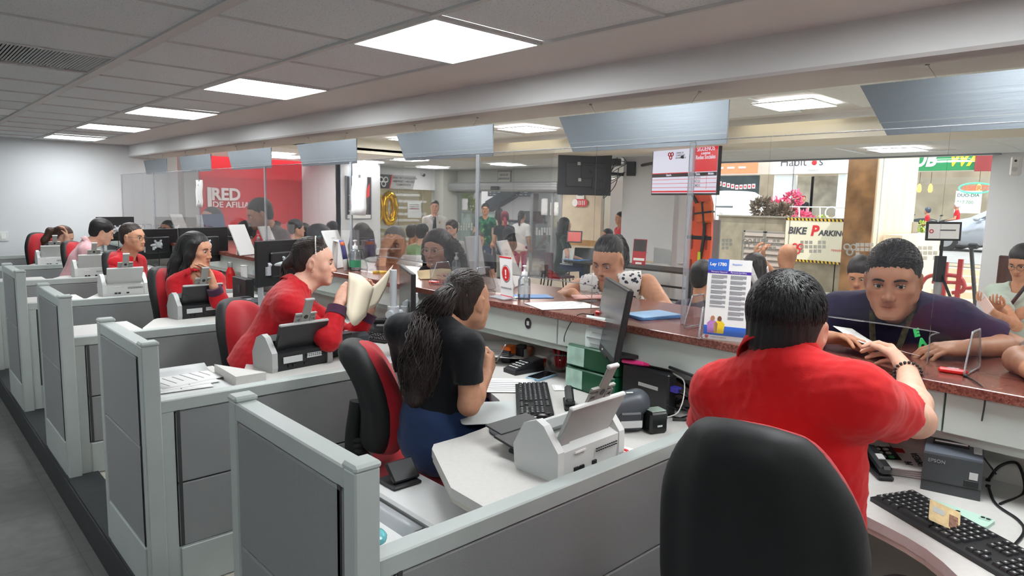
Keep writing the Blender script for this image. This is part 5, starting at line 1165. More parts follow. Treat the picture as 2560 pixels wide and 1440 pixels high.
# ---------------------------------------------------------------- orange spine board leaning at the column
t = thing('spine_board', 'orange plastic rescue spine board with black straps standing beside the column', 'spine board', (9.75, 5.98, FZ)); pz = at(1748, 640, x=9.6); t.location = (9.6, pz[1], FZ)
M_OR = mat('orange_plastic', rgb(236, 90, 48), .4); H_ = 2.0
mb = MB(); out = [(-.10, 0), (.10, 0), (.19, .35), (.21, 1.2), (.19, 1.75), (.12, 1.95), (.06, H_), (-.06, H_), (-.12, 1.95), (-.19, 1.75), (-.21, 1.2), (-.19, .35)]
mb.prism(out, -.03, .03, 0); mb.obj('board', M_OR, t)
for z in (.3, .75, 1.15, 1.6):
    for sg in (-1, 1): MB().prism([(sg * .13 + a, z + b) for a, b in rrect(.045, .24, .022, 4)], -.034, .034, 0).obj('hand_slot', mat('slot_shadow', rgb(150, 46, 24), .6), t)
for z in (.62, 1.22): MB().box((-.035, 0, z), (.012, .44, .06), .004).obj('strap', M_BLACK, t)
MB().tube(bez([V(-.04, .16, 1.9), V(-.06, .02, 1.7), V(-.06, -.1, 1.4), V(-.05, -.04, .8), V(-.05, -.02, .5)], 5), .025, 6).obj('strap', M_BLACK, t)
MB().box((-.07, -.04, .9), (.02, .05, .2), .004).obj('yellow_strap', mat('hi_vis', rgb(200, 220, 40), .5), t)
hb_ = MB(frame((-.12, -.12, 1.62), (1, .25, 0), (0, .15, 1))); hb_.box((0, 0, 0), (.16, .26, .32), .03); o = hb_.obj('head_block', mat('orange_foam', rgb(214, 96, 40), .7), t); MB(frame((-.12, -.12, 1.62), (1, .25, 0), (0, .15, 1))).box((0, 0, 0), (.17, .03, .34)).box((0, 0, 0), (.17, .28, .03)).obj('block_strap', M_BLACK, o)
t = thing('grey_banner', 'grey upright panel behind the orange spine board', 'panel', tuple(at(1782, 660, x=10.3))); t.location = (10.3, at(1782, 660, x=10.3)[1], FZ); MB().box((0, 0, .75), (.04, .2, 1.5), .006).obj('panel', mat('mid_grey_plastic', rgb(150, 153, 156), .5), t); MB().box((0, 0, .02), (.3, .3, .03), .006).obj('base', M_STEEL, t)

# ---------------------------------------------------------------- tables, chairs and small lobby furniture
tb = at(1540, 664, x=8.55); TZ = tb[2]
t = thing('lobby_table', 'long black height-adjustable table in front of the column', 'table', (8.7, 7.0, FZ)); ya, yb = at(1368, 655, z=TZ)[1], at(1722, 664, x=8.3)[1]; L = ya - yb; t.location = (8.75, (ya + yb) / 2, FZ); zt = TZ - FZ
MB().box((0, 0, zt), (.65, L, .03), .008).obj('table_top', M_BLACK, t)
for sg in (-1, 1): MB().box((0, sg * (L / 2 - .25), zt / 2), (.07, .09, zt), .006).obj('leg', M_SATIN, t); MB().box((0, sg * (L / 2 - .25), .03), (.6, .08, .05), .01).obj('foot', M_SATIN, t)
for z in (.28, .48): MB().box((.1, 0, z), (.03, L - .5, .03)).obj('stretcher', M_SATIN, t)
def sitter_chair(label, loc, yaw, mesh=False, grp='lobby chairs', col=None):
    t = thing('lobby_chair', label, 'chair', loc, yaw, grp); m = col or (M_BLACK if not mesh else mat('black_mesh', rgb(38, 38, 40), .6, alpha=.85))
    rows = [[(x, .02 - .03 * math.cos(x * 5) + .01 * j, .45 + (.015 if j in (0, 4) else 0) + .03 * (x / .22) ** 2) for x in np.linspace(-.22, .22, 7)] for j in range(5)]
    MB().sheet([[(x, -.2 + .1 * j, .45 + .015 * (x / .22) ** 2 - .01 * math.sin(j)) for x in np.linspace(-.22, .22, 7)] for j in range(5)], .035).obj('seat', m, t)
    MB().sheet([[(x, -.23 - .05 * (z - .5) + .05 * (x / .22) ** 2, z) for x in np.linspace(-.22, .22, 7)] for z in np.linspace(.55, .88, 6)], .025).obj('backrest', m, t)
    for sx in (-1, 1):
        MB().tube([(sx * .21, .18, .44), (sx * .23, .22, 0)], .012, 8).obj('leg', M_BLACK, t); MB().tube([(sx * .2, -.22, .86), (sx * .21, -.2, .45), (sx * .23, -.26, 0)], .012, 8).obj('leg', M_BLACK, t)
    return t
p = at(1395, 745, z=FZ); sitter_chair('black mesh chair with perforated back at the left end of the lobby table', (p[0] - .1, p[1], FZ), R(60), True)
# things on that table
def flat_thing(name, label, cat, px, py, z, size, m, a=0.0, h=.01, part='sheet', group=None, lines=0):
    p = at(px, py, z=z); t = thing(name, label, cat, (p[0], p[1], z), a, group); MB().box((0, 0, h / 2), (size[0], size[1], h), min(.002, h * .3)).obj(part, m, t)
    for k in range(lines): MB().box((size[0] * (.36 - .08 * k), -.0 + .02 * size[1] * ((k * 7) % 3), h + .0004), (size[0] * .022, size[1] * (.75 - .12 * ((k * 5) % 3)), .0006)).obj('text_line', M_INKL, t)
    return t
tz = TZ + .016
flat_thing('paper_stack', 'kraft papers lying on the lobby table', 'papers', 1640, 655, tz, (.3, .5), mat('kraft', rgb(214, 190, 150), .8), .2, .02); flat_thing('paper_stack', 'white papers at the right end of the lobby table', 'papers', 1690, 656, tz, (.3, .45), M_PAPER, -.1, .012); flat_thing('paper_stack', 'blue folder at the left end of the lobby table', 'folder', 1440, 650, tz, (.3, .4), mat('blue_folder', rgb(90, 140, 196), .6), .1, .01)
p = at(1600, 640, z=tz); t = thing('flyer_stand', 'black and red flyer with white boxes standing on the lobby table', 'flyer', tuple(at(1596, 662, x=8.6))); T = face_frame(V(0, 0, 0), (.25, -1, 0), (.12, 0, 1)); MB(T).box((0, .2, 0), (.22, .4, .006)).obj('sheet', mat('flyer_red', rgb(170, 34, 44), .5), t); MB(T).box((0, .3, .004), (.2, .18, .003)).obj('dark_photo', mat('flyer_dark', rgb(52, 46, 50), .5, var=.5, vscale=20), t); MB(T).box((0, .085, .004), (.18, .04, .003)).obj('white_box', M_PAPER, t); MB(T).box((0, .025, .004), (.1, .03, .003)).obj('white_box', M_PAPER, t); MB(T).box((-.0, .2, -.06), (.2, .004, .12)).obj('foot', M_ACRE, t)
t = thing('table_divider', 'grey translucent divider screen standing on the lobby table', 'divider', tuple(at(1655, 662, x=8.8))); T = face_frame(V(0, 0, 0), (.1, -1, 0), (0, 0, 1)); MB(T).prism([(-.15, 0), (.15, 0), (.15, .2), (.12, .24), (-.15, .26)], -.004, .004).obj('sheet', mat('grey_acrylic', rgb(160, 165, 166), .4), t); MB(T).box((-.02, .01, 0), (.3, .02, .12)).obj('foot', M_GREYP, t)
t = thing('clear_stand', 'white menu card in a clear stand at the left end of the lobby table', 'card stand', tuple(at(1418, 662, x=8.5))); T = face_frame(V(0, 0, 0), (.2, -1, 0), (.1, 0, 1)); MB(T).box((0, .14, 0), (.21, .29, .004)).obj('card', M_GREYP, t); MB(T).box((0, .01, .04), (.2, .02, .08)).obj('foot', M_ACRE, t); MB(T).tube(bez([V(-.03, .0, .02), V(-.03, .15, .03), V(.03, .15, .03), V(.03, .0, .02)], 4), .008, 6).obj('support', M_ACRE, t)
t = thing('laptop', 'open black laptop on the lobby table beside the woman in green', 'laptop', tuple(at(1455, 657, x=8.75)), R(-60)); MB().box((0, 0, .01), (.34, .24, .018), .004).obj('base', M_BLACK, t); T = face_frame(V(0, .12, .015), (1, 0, 0), (0, .3, 1)); MB(T).box((0, .12, 0), (.34, .24, .012), .004).obj('lid', M_BLACK, t); MB(T).box((0, .12, .007), (.31, .2, .002)).obj('screen', M_SATIN, t)
# belt barrier with a framed sign
bp0 = at(2352, 640, x=6.6); zt = bp0[2] - FZ
t = thing('belt_barrier', 'black belt barrier post with a small framed sign on top', 'barrier', (bp0[0], bp0[1], FZ)); MB().lathe([(.17, 0), (.17, .02), (.05, .05), (.032, .06), (.032, zt - .12)], n=20).obj('post', M_STEEL, t); MB().cyl((0, 0, zt - .22), (0, 0, zt), .045, n=18).obj('belt_head', M_BLACK, t)
MB().box((0, 0, zt + .06), (.02, .02, .14)).obj('sign_stem', M_BLACK, t); T = face_frame(V(0, 0, zt + .21), (.55, -.8, .02), (0, 0, 1)); MB(T).box((0, 0, 0), (.27, .16, .02), .004).obj('sign_frame', M_BLACK, t); o = MB(T).box((0, 0, .009), (.235, .125, .006)).obj('sign_card', M_PAPER, t); MB(T).tube([(-.095 + .014 * math.cos(a), .014 * math.sin(a), .013) for a in np.linspace(0, 6.28, 13)], .004, 5, False).obj('logo', M_REDINK, o); MB(T).box((.03, .01, .0125), (.12, .01, .001)).obj('text_line', M_INK, o)
e2 = at(2575, 702, x=6.0) - np.array(t.location); MB().sheet([[(0, 0, zt - .12 + .025 * k), tuple(e2 * .5 + V(0, 0, -.0 + .025 * k - .01)), tuple(e2 + V(0, 0, .025 * k))] for k in range(-1, 2)], .003).obj('belt', M_BLACK, t)
t = thing('wall_plate', 'dark brown plaque box on the right white wall', 'plaque', tuple(at(2556, 685, x=10.1))); MB().box((0, 0, 0), (.06, .5, .42), .01).obj('box', mat('dark_brown', rgb(78, 50, 44), .5), t); MB().box((-.034, 0, 0), (.006, .42, .34)).obj('face', mat('dark_brown_face', rgb(88, 58, 50), .4), t)
t = thing('soap_dispenser', 'white wall dispenser high on the right white wall', 'dispenser', tuple(at(2540, 415, x=10.1))); MB().box((0, 0, 0), (.08, .11, .24), .02).obj('case', M_WHITE, t); MB().cyl((-.042, 0, -.04), (-.046, 0, -.04), .03, n=14).obj('button', M_GREYP, t); MB().cyl((-.041, 0, .06), (-.044, 0, .06), .015, n=12).obj('lens', M_BLACK, t)
# bicycle rack and scooter outside
b0 = at(2375, 740, x=13.4); t = thing('bicycle_rack', 'red tubular bicycle rack outside the window', 'bicycle rack', (13.4, b0[1], FZ)); rk = lambda px, py: at(px, py, x=13.4) - np.array(t.location); M_RK = mat('red_tube', rgb(140, 26, 34), .4)
MB().tube(bez([rk(2280, 745), rk(2300, 715), rk(2325, 690), rk(2390, 690), rk(2410, 710), rk(2405, 728), rk(2380, 732)], 6), .035, 8).obj('hoop', M_RK, t); MB().tube(bez([rk(2330, 705), rk(2400, 708), rk(2415, 720), rk(2440, 718)], 5), .03, 8).obj('hoop', M_RK, t)
for px, py in ((2366, 655), (2403, 648)): a_ = rk(px, py); MB().box(((a_)[0], a_[1], a_[2] / 2), (.07, .07, a_[2])).obj('post', M_RK, t)
b0 = at(2440, 770, x=12.4); t = thing('kick_scooter', 'black electric kick scooter parked outside the window', 'scooter', (12.4, b0[1], FZ)); sk = lambda px, py: at(px, py, x=12.4) - np.array(t.location)
a_, b_ = sk(2428, 618), sk(2440, 785); MB().tube([a_, b_], .03, 8).obj('stem', M_SATIN, t); MB().tube([a_ + V(0, .2, .02), a_, a_ + V(0, -.2, .03)], .018, 8).obj('handlebar', M_BLACK, t); MB().box(a_ + V(0, -.03, .02), (.1, .14, .09), .02).obj('display', M_SATIN, t); MB().box((.35, b_[1], .12), (.75, .16, .05), .015).obj('deck', M_BLACK, t)
for x in (-.05, .78): MB().cyl((x, b_[1] - .03, .1), (x, b_[1] + .03, .1), .1, n=18).obj('wheel', M_BLACK, t)

# ---------------------------------------------------------------- office chairs
M_CHR = mat('chair_red_fabric', rgb(176, 22, 36), .9, bump=.4, bscale=900, var=.06, vscale=60, sheen=.2)
M_SHELL = mat('chair_black_shell', rgb(20, 21, 23), .62, bump=.06, bscale=250)
def office_chair(label, loc, yaw, h=.46, bh=.60, lean=.10, ws=.92):
    t = thing('office_chair', label, 'office chair', loc, yaw, 'clerk office chairs')
    # seat
    S = SDF(); S.cap((-.13, .0, h), (.13, .0, h), .225, .225, .05, flat=(V(0, 0, 1), .20)); P, Q = S.mesh(.016); np_mesh('seat', P, Q, M_CHR, t)
    S = SDF(); S.cap((-.13, .0, h - .045), (.13, .0, h - .045), .215, .215, .05, flat=(V(0, 0, 1), .10)); P, Q = S.mesh(.016); np_mesh('seat_shell', P, Q, M_SHELL, t)
    # backrest: red pad in front of a black moulded shell, both curved
    def slab(y_off, w0, r, m, nm, zo=0.0):
        S = SDF()
        for u in np.linspace(0, 1, 17):
            z = h + .14 + (bh - .09) * u + zo * u; hw = w0 * ws * (.62 + .38 * math.sin(math.pi * (.18 + .66 * u))); hw *= math.sqrt(1 - .62 * max(0, (u - .62) / .38) ** 2) * math.sqrt(1 - .4 * max(0, (.2 - u) / .2) ** 2); yb = -.20 - lean * u + .05 * math.sin(math.pi * u * .9) + y_off
            S.chain([(-hw, yb + .03, z), (-hw * .5, yb + .006, z), (0, yb, z), (hw * .5, yb + .006, z), (hw, yb + .03, z)], [r] * 5, .05)
        P, Q = S.mesh(.013); np_mesh(nm, P, Q, m, t)
    slab(.012, .158, .034, M_CHR, 'backrest', -.022); slab(-.026, .180, .025, M_SHELL, 'back_shell')
    MB().tube(bez([V(0, -.28, h + .30), V(0, -.30, h + .1), V(0, -.24, h - .06), V(0, -.08, h - .08)], 5), .032, 8).obj('back_bar', M_SHELL, t)
    mb = MB()
    for k in range(9): mb.lathe([(.034, 0), (.044, .012), (.034, .024)], (0, -.275, h - .06 + .024 * k), 12)
    mb.obj('bellows', M_SHELL, t)
    MB().lathe([(.03, .09), (.03, h - .28), (.02, h - .28), (.02, h - .06)], n=14).obj('gas_lift', M_SHELL, t)
    for k in range(5):
        a = 2 * math.pi * k / 5 + .3; c, s = math.cos(a), math.sin(a); o = MB().tube([(0, 0, .12), (.14 * c, .14 * s, .11), (.28 * c, .28 * s, .075)], [.03, .025, .018], 8).obj('base_leg', M_SHELL, t)
        MB().cyl((.28 * c - .02 * s, .28 * s + .02 * c, .032), (.28 * c + .02 * s, .28 * s - .02 * c, .032), .03, n=12).obj('castor', M_SHELL, o)
    return t
office_chair('black-backed office chair close up at the lower right, its shell facing us', (1.45, .62, 0), R(-84), .48, .57, .06, .98)
office_chair('office chair with black shell and red pad behind the woman in black', (1.62, 2.22, 0), R(-119), .44, .46)
office_chair('red office chair behind the woman holding papers', (1.60, 3.62, 0), R(-150), .42, .46)
office_chair('red office chair behind the woman with long black hair', (1.64, 5.0, 0), R(-142), .47, .48)
office_chair('red office chair behind the clerk in glasses', (1.68, 6.48, 0), R(-140), .47, .5)
office_chair('red office chair behind the man in pink', (1.64, 8.0, 0), R(-138), .47, .5)
office_chair('red office chair at the far left end, seen from the front', (1.50, 9.4, 0), R(-156), .47, .52)

# ---------------------------------------------------------------- document scanners
def scanner(label, loc, yaw, dark=False):
    t = thing('document_scanner', label, 'scanner', loc, yaw, 'document scanners')
    body = mat('scanner_white', rgb(214, 216, 214), .4) if not dark else mat('scanner_silver', rgb(170, 172, 170), .4); blk = M_SATIN
    side = [(-.085, .0), (-.09, .02), (-.088, .09), (-.03, .158), (.0, .17), (.05, .15), (.092, .075), (.085, .01), (.075, 0)]
    for sg in (-1, 1): MB().prism([(a, b) for a, b in side], sg * .148 - .014, sg * .148 + .014, 0).obj('side_cheek', body, t); 
    MB().prism([(-.08, .0), (-.085, .085), (-.035, .10), (.06, .10), (.085, .07), (.075, 0)], -.135, .135, 0).obj('rear_body', M_BLACK if dark else body, t)
    o = MB().prism([(-.005, .162), (.05, .142), (.088, .08), (.075, .07), (.0, .13)], -.134, .134, 0).obj('top_lid', body, t)
    # chute plate leaning back, with extension
    pl = M_SATIN if dark else mat('chute_grey', rgb(186, 187, 185), .45)
    T = face_frame(V(0, -.045, .095), (1, 0, 0), (0, -.42, .9))
    MB(T).prism([(-.125, 0), (.125, 0), (.13, .135), (-.13, .135)], -.005, .006).obj('paper_chute', pl, t); MB(T).box((0, .137, .0), (.262, .012, .016), .004).obj('chute_rim', body, t)
    MB(T).prism([(-.125, .0), (-.075, .0), (-.09, .05), (-.125, .09)], .004, .012).obj('chute_wing', pl, t)
    ex = mat('extension_grey', rgb(160, 160, 155), .5)
    for sg in (-1, 1):
        g_ = MB(T)
        g_.box((sg * .038, .165, -.006), (.03, .008, .008)); g_.box((sg * .052, .145, -.006), (.006, .05, .008)); g_.box((sg * .026, .145, -.006), (.006, .05, .008)); g_.box((sg * .038, .145, -.006), (.03, .006, .008)); g_.box((sg * .038, .185, -.006), (.034, .008, .010)); g_.box((sg * .038, .155, -.010), (.03, .06, .003)); g_.obj('extension_wing', ex, t)
    MB(T).box((0, .19, -.006), (.045, .14, .007), .002).obj('extension', ex, t); MB(T).box((0, .262, -.006), (.05, .012, .014), .003).obj('extension_tip', body, t); MB(T).cyl((0, .17, -.001), (0, .17, .0), .011, n=12).obj('finger_hole', M_SATIN, t)
    # output tray in front, vents and ports behind
    tr = MB(face_frame(V(0, .08, .03), (1, 0, 0), (0, 1, .16))); tr.box((0, .07, 0), (.25, .14, .008), .002); tr.box((0, .17, .004), (.2, .08, .006), .002); tr.obj('output_tray', M_BLACK, t)
    MB().box((0, .13, .012), (.2, .09, .012), .003).obj('lower_tray', M_BLACK, t)
    for k in range(10): MB().box((.02 + .011 * k, -.0885, .062), (.006, .004, .003)).obj('vent', M_SATIN, t); MB().box((.02 + .011 * k, -.0885, .054), (.006, .004, .003)).obj('vent', M_SATIN, t)
    for x in (-.07, -.045, .015): MB().box((x, -.084, .02), (.018, .006, .012)).obj('port', M_BLACK, t)
    if dark:
        MB().box((-.055, -.087, .05), (.1, .004, .03)).obj('rating_label', M_GREYP, t); MB().box((.06, -.087, .055), (.08, .004, .022)).obj('rating_label', M_GREYP, t)
    else: MB().box((-.06, -.0885, .075), (.05, .003, .006)).obj('label', M_PAPER, t)
    return t
SCZ = .75
for (x, y, a, dk, l_) in ((1.535, 1.345, R(2), False, 'white document scanner on the desk in the centre foreground'), (1.43, 3.05, R(6), True, 'silver and black document scanner beside the blue stamp box'), (1.54, 4.72, R(4), True, 'silver and black scanner in front of the long-haired woman'),
                         (1.42, 6.1, R(0), False, 'pale scanner in front of the clerk in glasses'), (1.50, 7.55, R(0), False, 'pale scanner with a looped cable by the man in pink'), (1.42, 9.0, R(0), False, 'pale scanner at the far left desk')):
    scanner(l_, (x, y, SCZ), a, dk)

# ---------------------------------------------------------------- monitors
def monitor(label, c, nyaw, w_=.50, h_=.30, pole=None, stand=False, tilt=0.0):
    """c = screen centre; nyaw = direction the screen faces"""
    t = thing('monitor', label, 'monitor', tuple(c), 0, 'desk monitors'); n = V(math.cos(nyaw), math.sin(nyaw), 0); r = V(-n[1], n[0], 0); up = nrm(V(0, 0, 1) + n * tilt)
    T = face_frame(V(0, 0, 0), r, up)
    MB(T).box((0, 0, -.012), (w_, h_, .022), .004).obj('case', M_BLACK, t); MB(T).box((0, .008, -.0005), (w_ - .02, h_ - .035, .002)).obj('screen', mat('screen_off', rgb(58, 60, 62), .22, spec=.6), t); MB(T).box((0, -h_ / 2 + .012, .0), (.02, .006, .002)).obj('logo', M_GREYP, t)
    MB(T).box((0, -.01, -.03), (w_ * .55, h_ * .55, .02), .008).obj('rear_bulge', M_SATIN, t); MB(T).box((0, h_ * .40, -.024), (w_ * .6, .006, .004)).obj('vent_line', M_SATIN, t); MB(T).box((w_ * .1, -.04, -.041), (.025, .03, .002)).obj('label', M_GREYP, t)
    if pole is not None:
        g = mat('arm_grey', rgb(190, 196, 200), .35, metal=.2); q = V(pole[0] - c[0], pole[1] - c[1], 0); zb = pole[2] - c[2]; zt = pole[3] - c[2]
        pt = bpy.data.objects.new('support_arm', None); COL.objects.link(pt); pt.parent = t; pt['label'] = 'pale grey articulated arm on a pole'
        MB().cyl(q + V(0, 0, zb), q + V(0, 0, zt), .018, n=16).obj('pole', g, pt); MB().box(q + V(0, 0, zb + .012), (.1, .1, .024), .006).obj('clamp', g, pt); zk = -.05
        MB().cyl(q + V(0, 0, zk - .03), q + V(0, 0, zk + .035), .030, n=16).obj('collar', g, pt); MB().cyl(q + V(-.045, -.03, zk), q + V(-.02, -.012, zk), .02, n=12).obj('knob', g, pt)
        v0 = T[:3, :3] @ V(0, 0, -.045); e1 = (q + v0) / 2 + r * .06 + V(0, 0, zk + .0); e2 = v0 + V(0, 0, zk + .045)
        for a_, b_, z_ in ((q + V(0, 0, zk), e1, 0), (e1 + V(0, 0, .04), e2, 0)):
            MB().tube([a_, b_], .016, 10).obj('arm_link', g, pt); MB().cyl(b_ - V(0, 0, .026), b_ + V(0, 0, .03), .024, n=14).obj('joint', g, pt)
        MB().cyl(e2 - r * .03, e2 + r * .03, .024, n=14).obj('tilt_head', g, pt); pl = MB(T)
        for sx in (-1, 1):
            for sy in (-1, 1): pl.box((sx * .03, sy * .03, -.042), (.022, .022, .004)); pl.tube([(0, 0, -.043), (sx * .04, sy * .04, -.043)], .008, 6)
        pl.obj('vesa_plate', g, pt); MB().tube([e2, v0], .014, 8).obj('neck', g, pt)
        MB().tube(bez([V(*v0) + V(0, 0, -.06), V(*(v0 * .5)) + V(0, -.03, -.22), q + V(.03, -.02, zb + .12), q + V(.04, .0, zb + .01)], 6), .004, 6).obj('cable', M_BLACK, pt)
    if stand:
        MB(T).box((0, -h_ * .38, -.05), (.09, h_ * .5, .02), .006).obj('stand_neck', M_BLACK, t); z0 = stand - c[2]; MB().prism([tuple((n * .02 + r * .08)[:2]), tuple((n * .02 - r * .08)[:2]), tuple((-n * .11 - r * .08)[:2]), tuple((-n * .11 + r * .08)[:2])], z0, z0 + .012).obj('stand_base', M_BLACK, t)
    return t
nt_, ft_ = at(1571, 728, d=2.50), at(1513, 689, d=2.96); hh = .29; rv = nrm((ft_ - nt_) * (1, 1, 0)); nv = V(-rv[1], rv[0], 0)
c = (nt_ + ft_) / 2 - nrm(V(0, 0, 1) - nv * .16) * hh / 2
monitor('black monitor on the green boxes in front of the woman in black', c, math.atan2(nv[1], nv[0]), float(np.linalg.norm((ft_ - nt_)[:2])), hh, stand=.945, tilt=-.16)
monitor('black monitor seen edge-on beside the woman holding papers', at(1012, 745, d=3.55), R(153), .50, .31, pole=(1.85, 2.82, .75, 1.21))
monitor('black monitor back left of the woman with the headband', at(706, 655, d=4.55), R(112), .50, .30, pole=(1.80, 4.30, .75, 1.19))
monitor('black monitor behind the long-haired woman', at(508, 612, d=5.8), R(112), .50, .30, pole=(1.88, 5.83, .75, 1.17))
monitor('black monitor right of the clerk in glasses', at(388, 610, d=6.75), R(112), .50, .30, pole=(1.9, 7.33, .75, 1.17))
monitor('black monitor right of the man in pink', at(288, 572, d=7.9), R(112), .46, .28, pole=(1.9, 8.84, .75, 1.17))

# ---------------------------------------------------------------- keyboards with single keys
M_KEY = mat('key_black', rgb(34, 35, 38), .5); KEYM = {}
def keyboard(label, o, right, up3=(0, 0, 1), legend=True):
    """o = centre on the desk, right = direction of the long side (left to right for the typist)"""
    a = math.atan2(right[1], right[0]); t = thing('keyboard', label, 'keyboard', tuple(o), a)
    MB().prism([(-.07, 0), (.07, 0), (.07, .022), (.03, .02), (-.07, .012)], -.222, .222, 0).obj('case', M_BLACK, t)
    def key(x, y, w_):
        k_ = round(w_, 3)
        if k_ not in KEYM:
            hw = k_ / 2; m_ = MB(); m_.add([(-hw, -.0085, 0), (hw, -.0085, 0), (hw, .0085, 0), (-hw, .0085, 0), (-hw + .002, -.006, .007), (hw - .002, -.006, .007), (hw - .002, .007, .007), (-hw + .002, .007, .007)], [(4, 5, 6, 7), (0, 1, 5, 4), (1, 2, 6, 5), (2, 3, 7, 6), (3, 0, 4, 7)])
            m_.mi = 1; m_.add([(-.0028, -.001, .0072), (.0022, -.001, .0072), (.0022, .004, .0072), (-.0028, .004, .0072)], [(0, 1, 2, 3)]); KEYM[k_] = m_.mesh('key'); KEYM[k_].materials.append(M_KEY); KEYM[k_].materials.append(M_GREYP)
        ko = bpy.data.objects.new('key', KEYM[k_]); COL.objects.link(ko); ko.parent = t; ko.location = (x, y, .012 + (y + .07) * .062); ko.rotation_euler = (R(3.5), 0, 0)
    for r_ in range(6):
        y = .052 - .0195 * r_ - (.004 if r_ else 0)
        if r_ == 5:
            xs = [(-.205, .024), (-.178, .024), (-.151, .024), (-.085, .10), (-.02, .024), (.007, .024), (.034, .024)]
        else: xs = [(-.208 + .0192 * i, .0175) for i in range(14)] 
        for x, w_ in xs: key(x, y, w_)
        for i in range(3):
            if r_ in (0, 1, 2) or (r_ == 5) or (r_ == 4 and i == 1): key(.080 + .0192 * i, y, .0175)
        if r_:
            for i in range(4): key(.149 + .0192 * i, y, .0175)
    return t
p0, p1 = at(1338, 1047, z=.75), at(1328, 967, z=.75); rv = nrm((p0 - p1) * (1, 1, 0)); c = (p0 + p1) / 2
keyboard('black keyboard on the desk beside the woman in black', (c[0], c[1], .75), rv)
q0 = (at(2170, 1262, z=.75) + at(2295, 1240, z=.75)) / 2; q1 = (at(2560, 1395, z=.75) + at(2490, 1440, z=.75)) / 2; rv = nrm((q1 - q0) * (1, 1, 0)); c = q0 + rv * .215
keyboard('black keyboard at the lower right with white key legends', (c[0], c[1], .75), rv)

# ---------------------------------------------------------------- small things on the desks
def dthing(name, label, cat, px, py, z=.75, a=0.0, group=None):
    p = at(px, py, z=z)
    if p[0] > 2.37 and z < 1:      # keep it on the desk, in front of the counter wall
        k = (px - 1280) / F_PX; q = CM[0] - k * CM[2]; p = (2.36, -(q[0] * 2.36 + q[2] * (z - CAM[2])) / q[1], z)
    return thing(name, label, cat, (p[0], p[1], z), a, group)
# -- right foreground desk
pa, pb, pc = at(2300, 1222, z=.75), at(2449, 1254, z=.75), at(2466, 1213, z=.75); a = math.atan2((pb - pa)[1], (pb - pa)[0]); w_ = float(np.linalg.norm(pb - pa)); d_ = .155
t = thing('receipt_printer', 'dark grey receipt printer on the right desk', 'printer', (pa[0], pa[1], .75), a)
MB().prism([(0, 0), (d_, 0), (d_, .150), (.03, .118), (0, .110)], 0, w_, 0).obj('body', mat('epson_grey', rgb(62, 66, 70), .5), t)
MB().prism([(.002, .110), (.03, .118), (d_ - .002, .150), (d_ - .002, .156), (.03, .124), (.002, .116)], .002, w_ - .002, 0).obj('top_cover', mat('epson_top', rgb(92, 98, 108), .45), t); MB().box((w_ * .45, .06, .134), (w_ * .62, .026, .006), rx=[[1, 0, 0], [0, .97, -.24], [0, .24, .97]]).obj('paper_slot', M_BLACK, t); MB().box((w_ * .45, .056, .137), (w_ * .56, .006, .003)).obj('paper_edge', M_PAPER, t); MB().box((w_ * .9, .07, .137), (w_ * .14, .09, .006), .002, rx=[[1, 0, 0], [0, .97, -.24], [0, .24, .97]]).obj('button_strip', M_GREYP, t)
text_mesh('lettering', 'EPSON', .014, face_frame(V(.012, -.001, .088), (1, 0, 0), (0, 0, 1)), M_INKL, t); MB().box((w_ * .86, -.001, .068), (.02, .003, .02)).obj('label', M_GREYP, t); MB().box((w_ * .83, -.001, .045), (.034, .003, .018), .001).obj('power_switch', M_BLACK, t); MB().box((w_ / 2, -.001, .03), (w_ * .98, .002, .002)).obj('seam', M_BLACK, t)
t = dthing('desk_telephone', 'black and silver desk telephone beside the man in the red polo', 'telephone', 2165, 1150, a=R(-50)); MB().prism([(-.09, 0), (.09, 0), (.09, .06), (-.09, .025)], -.08, .08, 0).obj('base', M_BLACK, t); MB().box((-.06, .01, .06), (.045, .19, .035), .014).obj('handset', M_BLACK, t); MB(face_frame(V(.03, .04, .052), (1, 0, 0), (0, 1, .19))).box((0, 0, 0), (.09, .06, .004)).obj('display', M_GREYP, t)
for i in range(4):
    for j in range(3): MB().box((.0 + .025 * j, -.06 + .022 * i, .037 + .0042 * i), (.016, .013, .006), .002).obj('button', M_GREYP if (i, j) != (0, 2) else mat('green_button', rgb(40, 170, 100), .5), t)
t = dthing('stapler', 'black stapler on the right desk by the receipt printer', 'stapler', 2190, 1180, a=R(40)); MB().box((0, 0, .008), (.15, .045, .014), .004).obj('base', M_BLACK, t); MB(frame((-.005, 0, .042), (1, 0, .18))).box((0, 0, 0), (.14, .034, .03), .008).obj('arm', M_SATIN, t); MB(frame((-.0, 0, .06), (1, 0, .18))).box((-.02, 0, .001), (.03, .02, .003)).obj('label', M_GREYP, t)
p = at(2255, 1165, z=.75); t = thing('brochure_stack', 'stack of white MI EMPRESA brochures with red print', 'brochures', (p[0], p[1], .75), R(-62))
for k in range(4): MB(rotz((.003 * k, -.002 * k, .004 + .0075 * k), .03 * (k - 1))).box((0, 0, 0), (.15, .2, .0065), .002).obj('brochure', M_PAPER, t)
text_mesh('lettering', 'EMPRESA', .03, face_frame(V(.05, -.07, .0305), (0, 1, 0), (-1, 0, 0)), M_INK, t); text_mesh('lettering', 'Mi', .03, face_frame(V(.015, -.07, .0305), (0, 1, 0), (-1, 0, 0)), M_INK, t); MB().box((.0, .06, .0308), (.03, .04, .001)).obj('red_mark', M_REDINK, t); MB(frame((-.04, .03, .031))).tube([(.03 * math.cos(a), .03 * math.sin(a), 0) for a in np.linspace(.6, 5.6, 14)], .004, 5).obj('red_ring', M_REDINK, t)
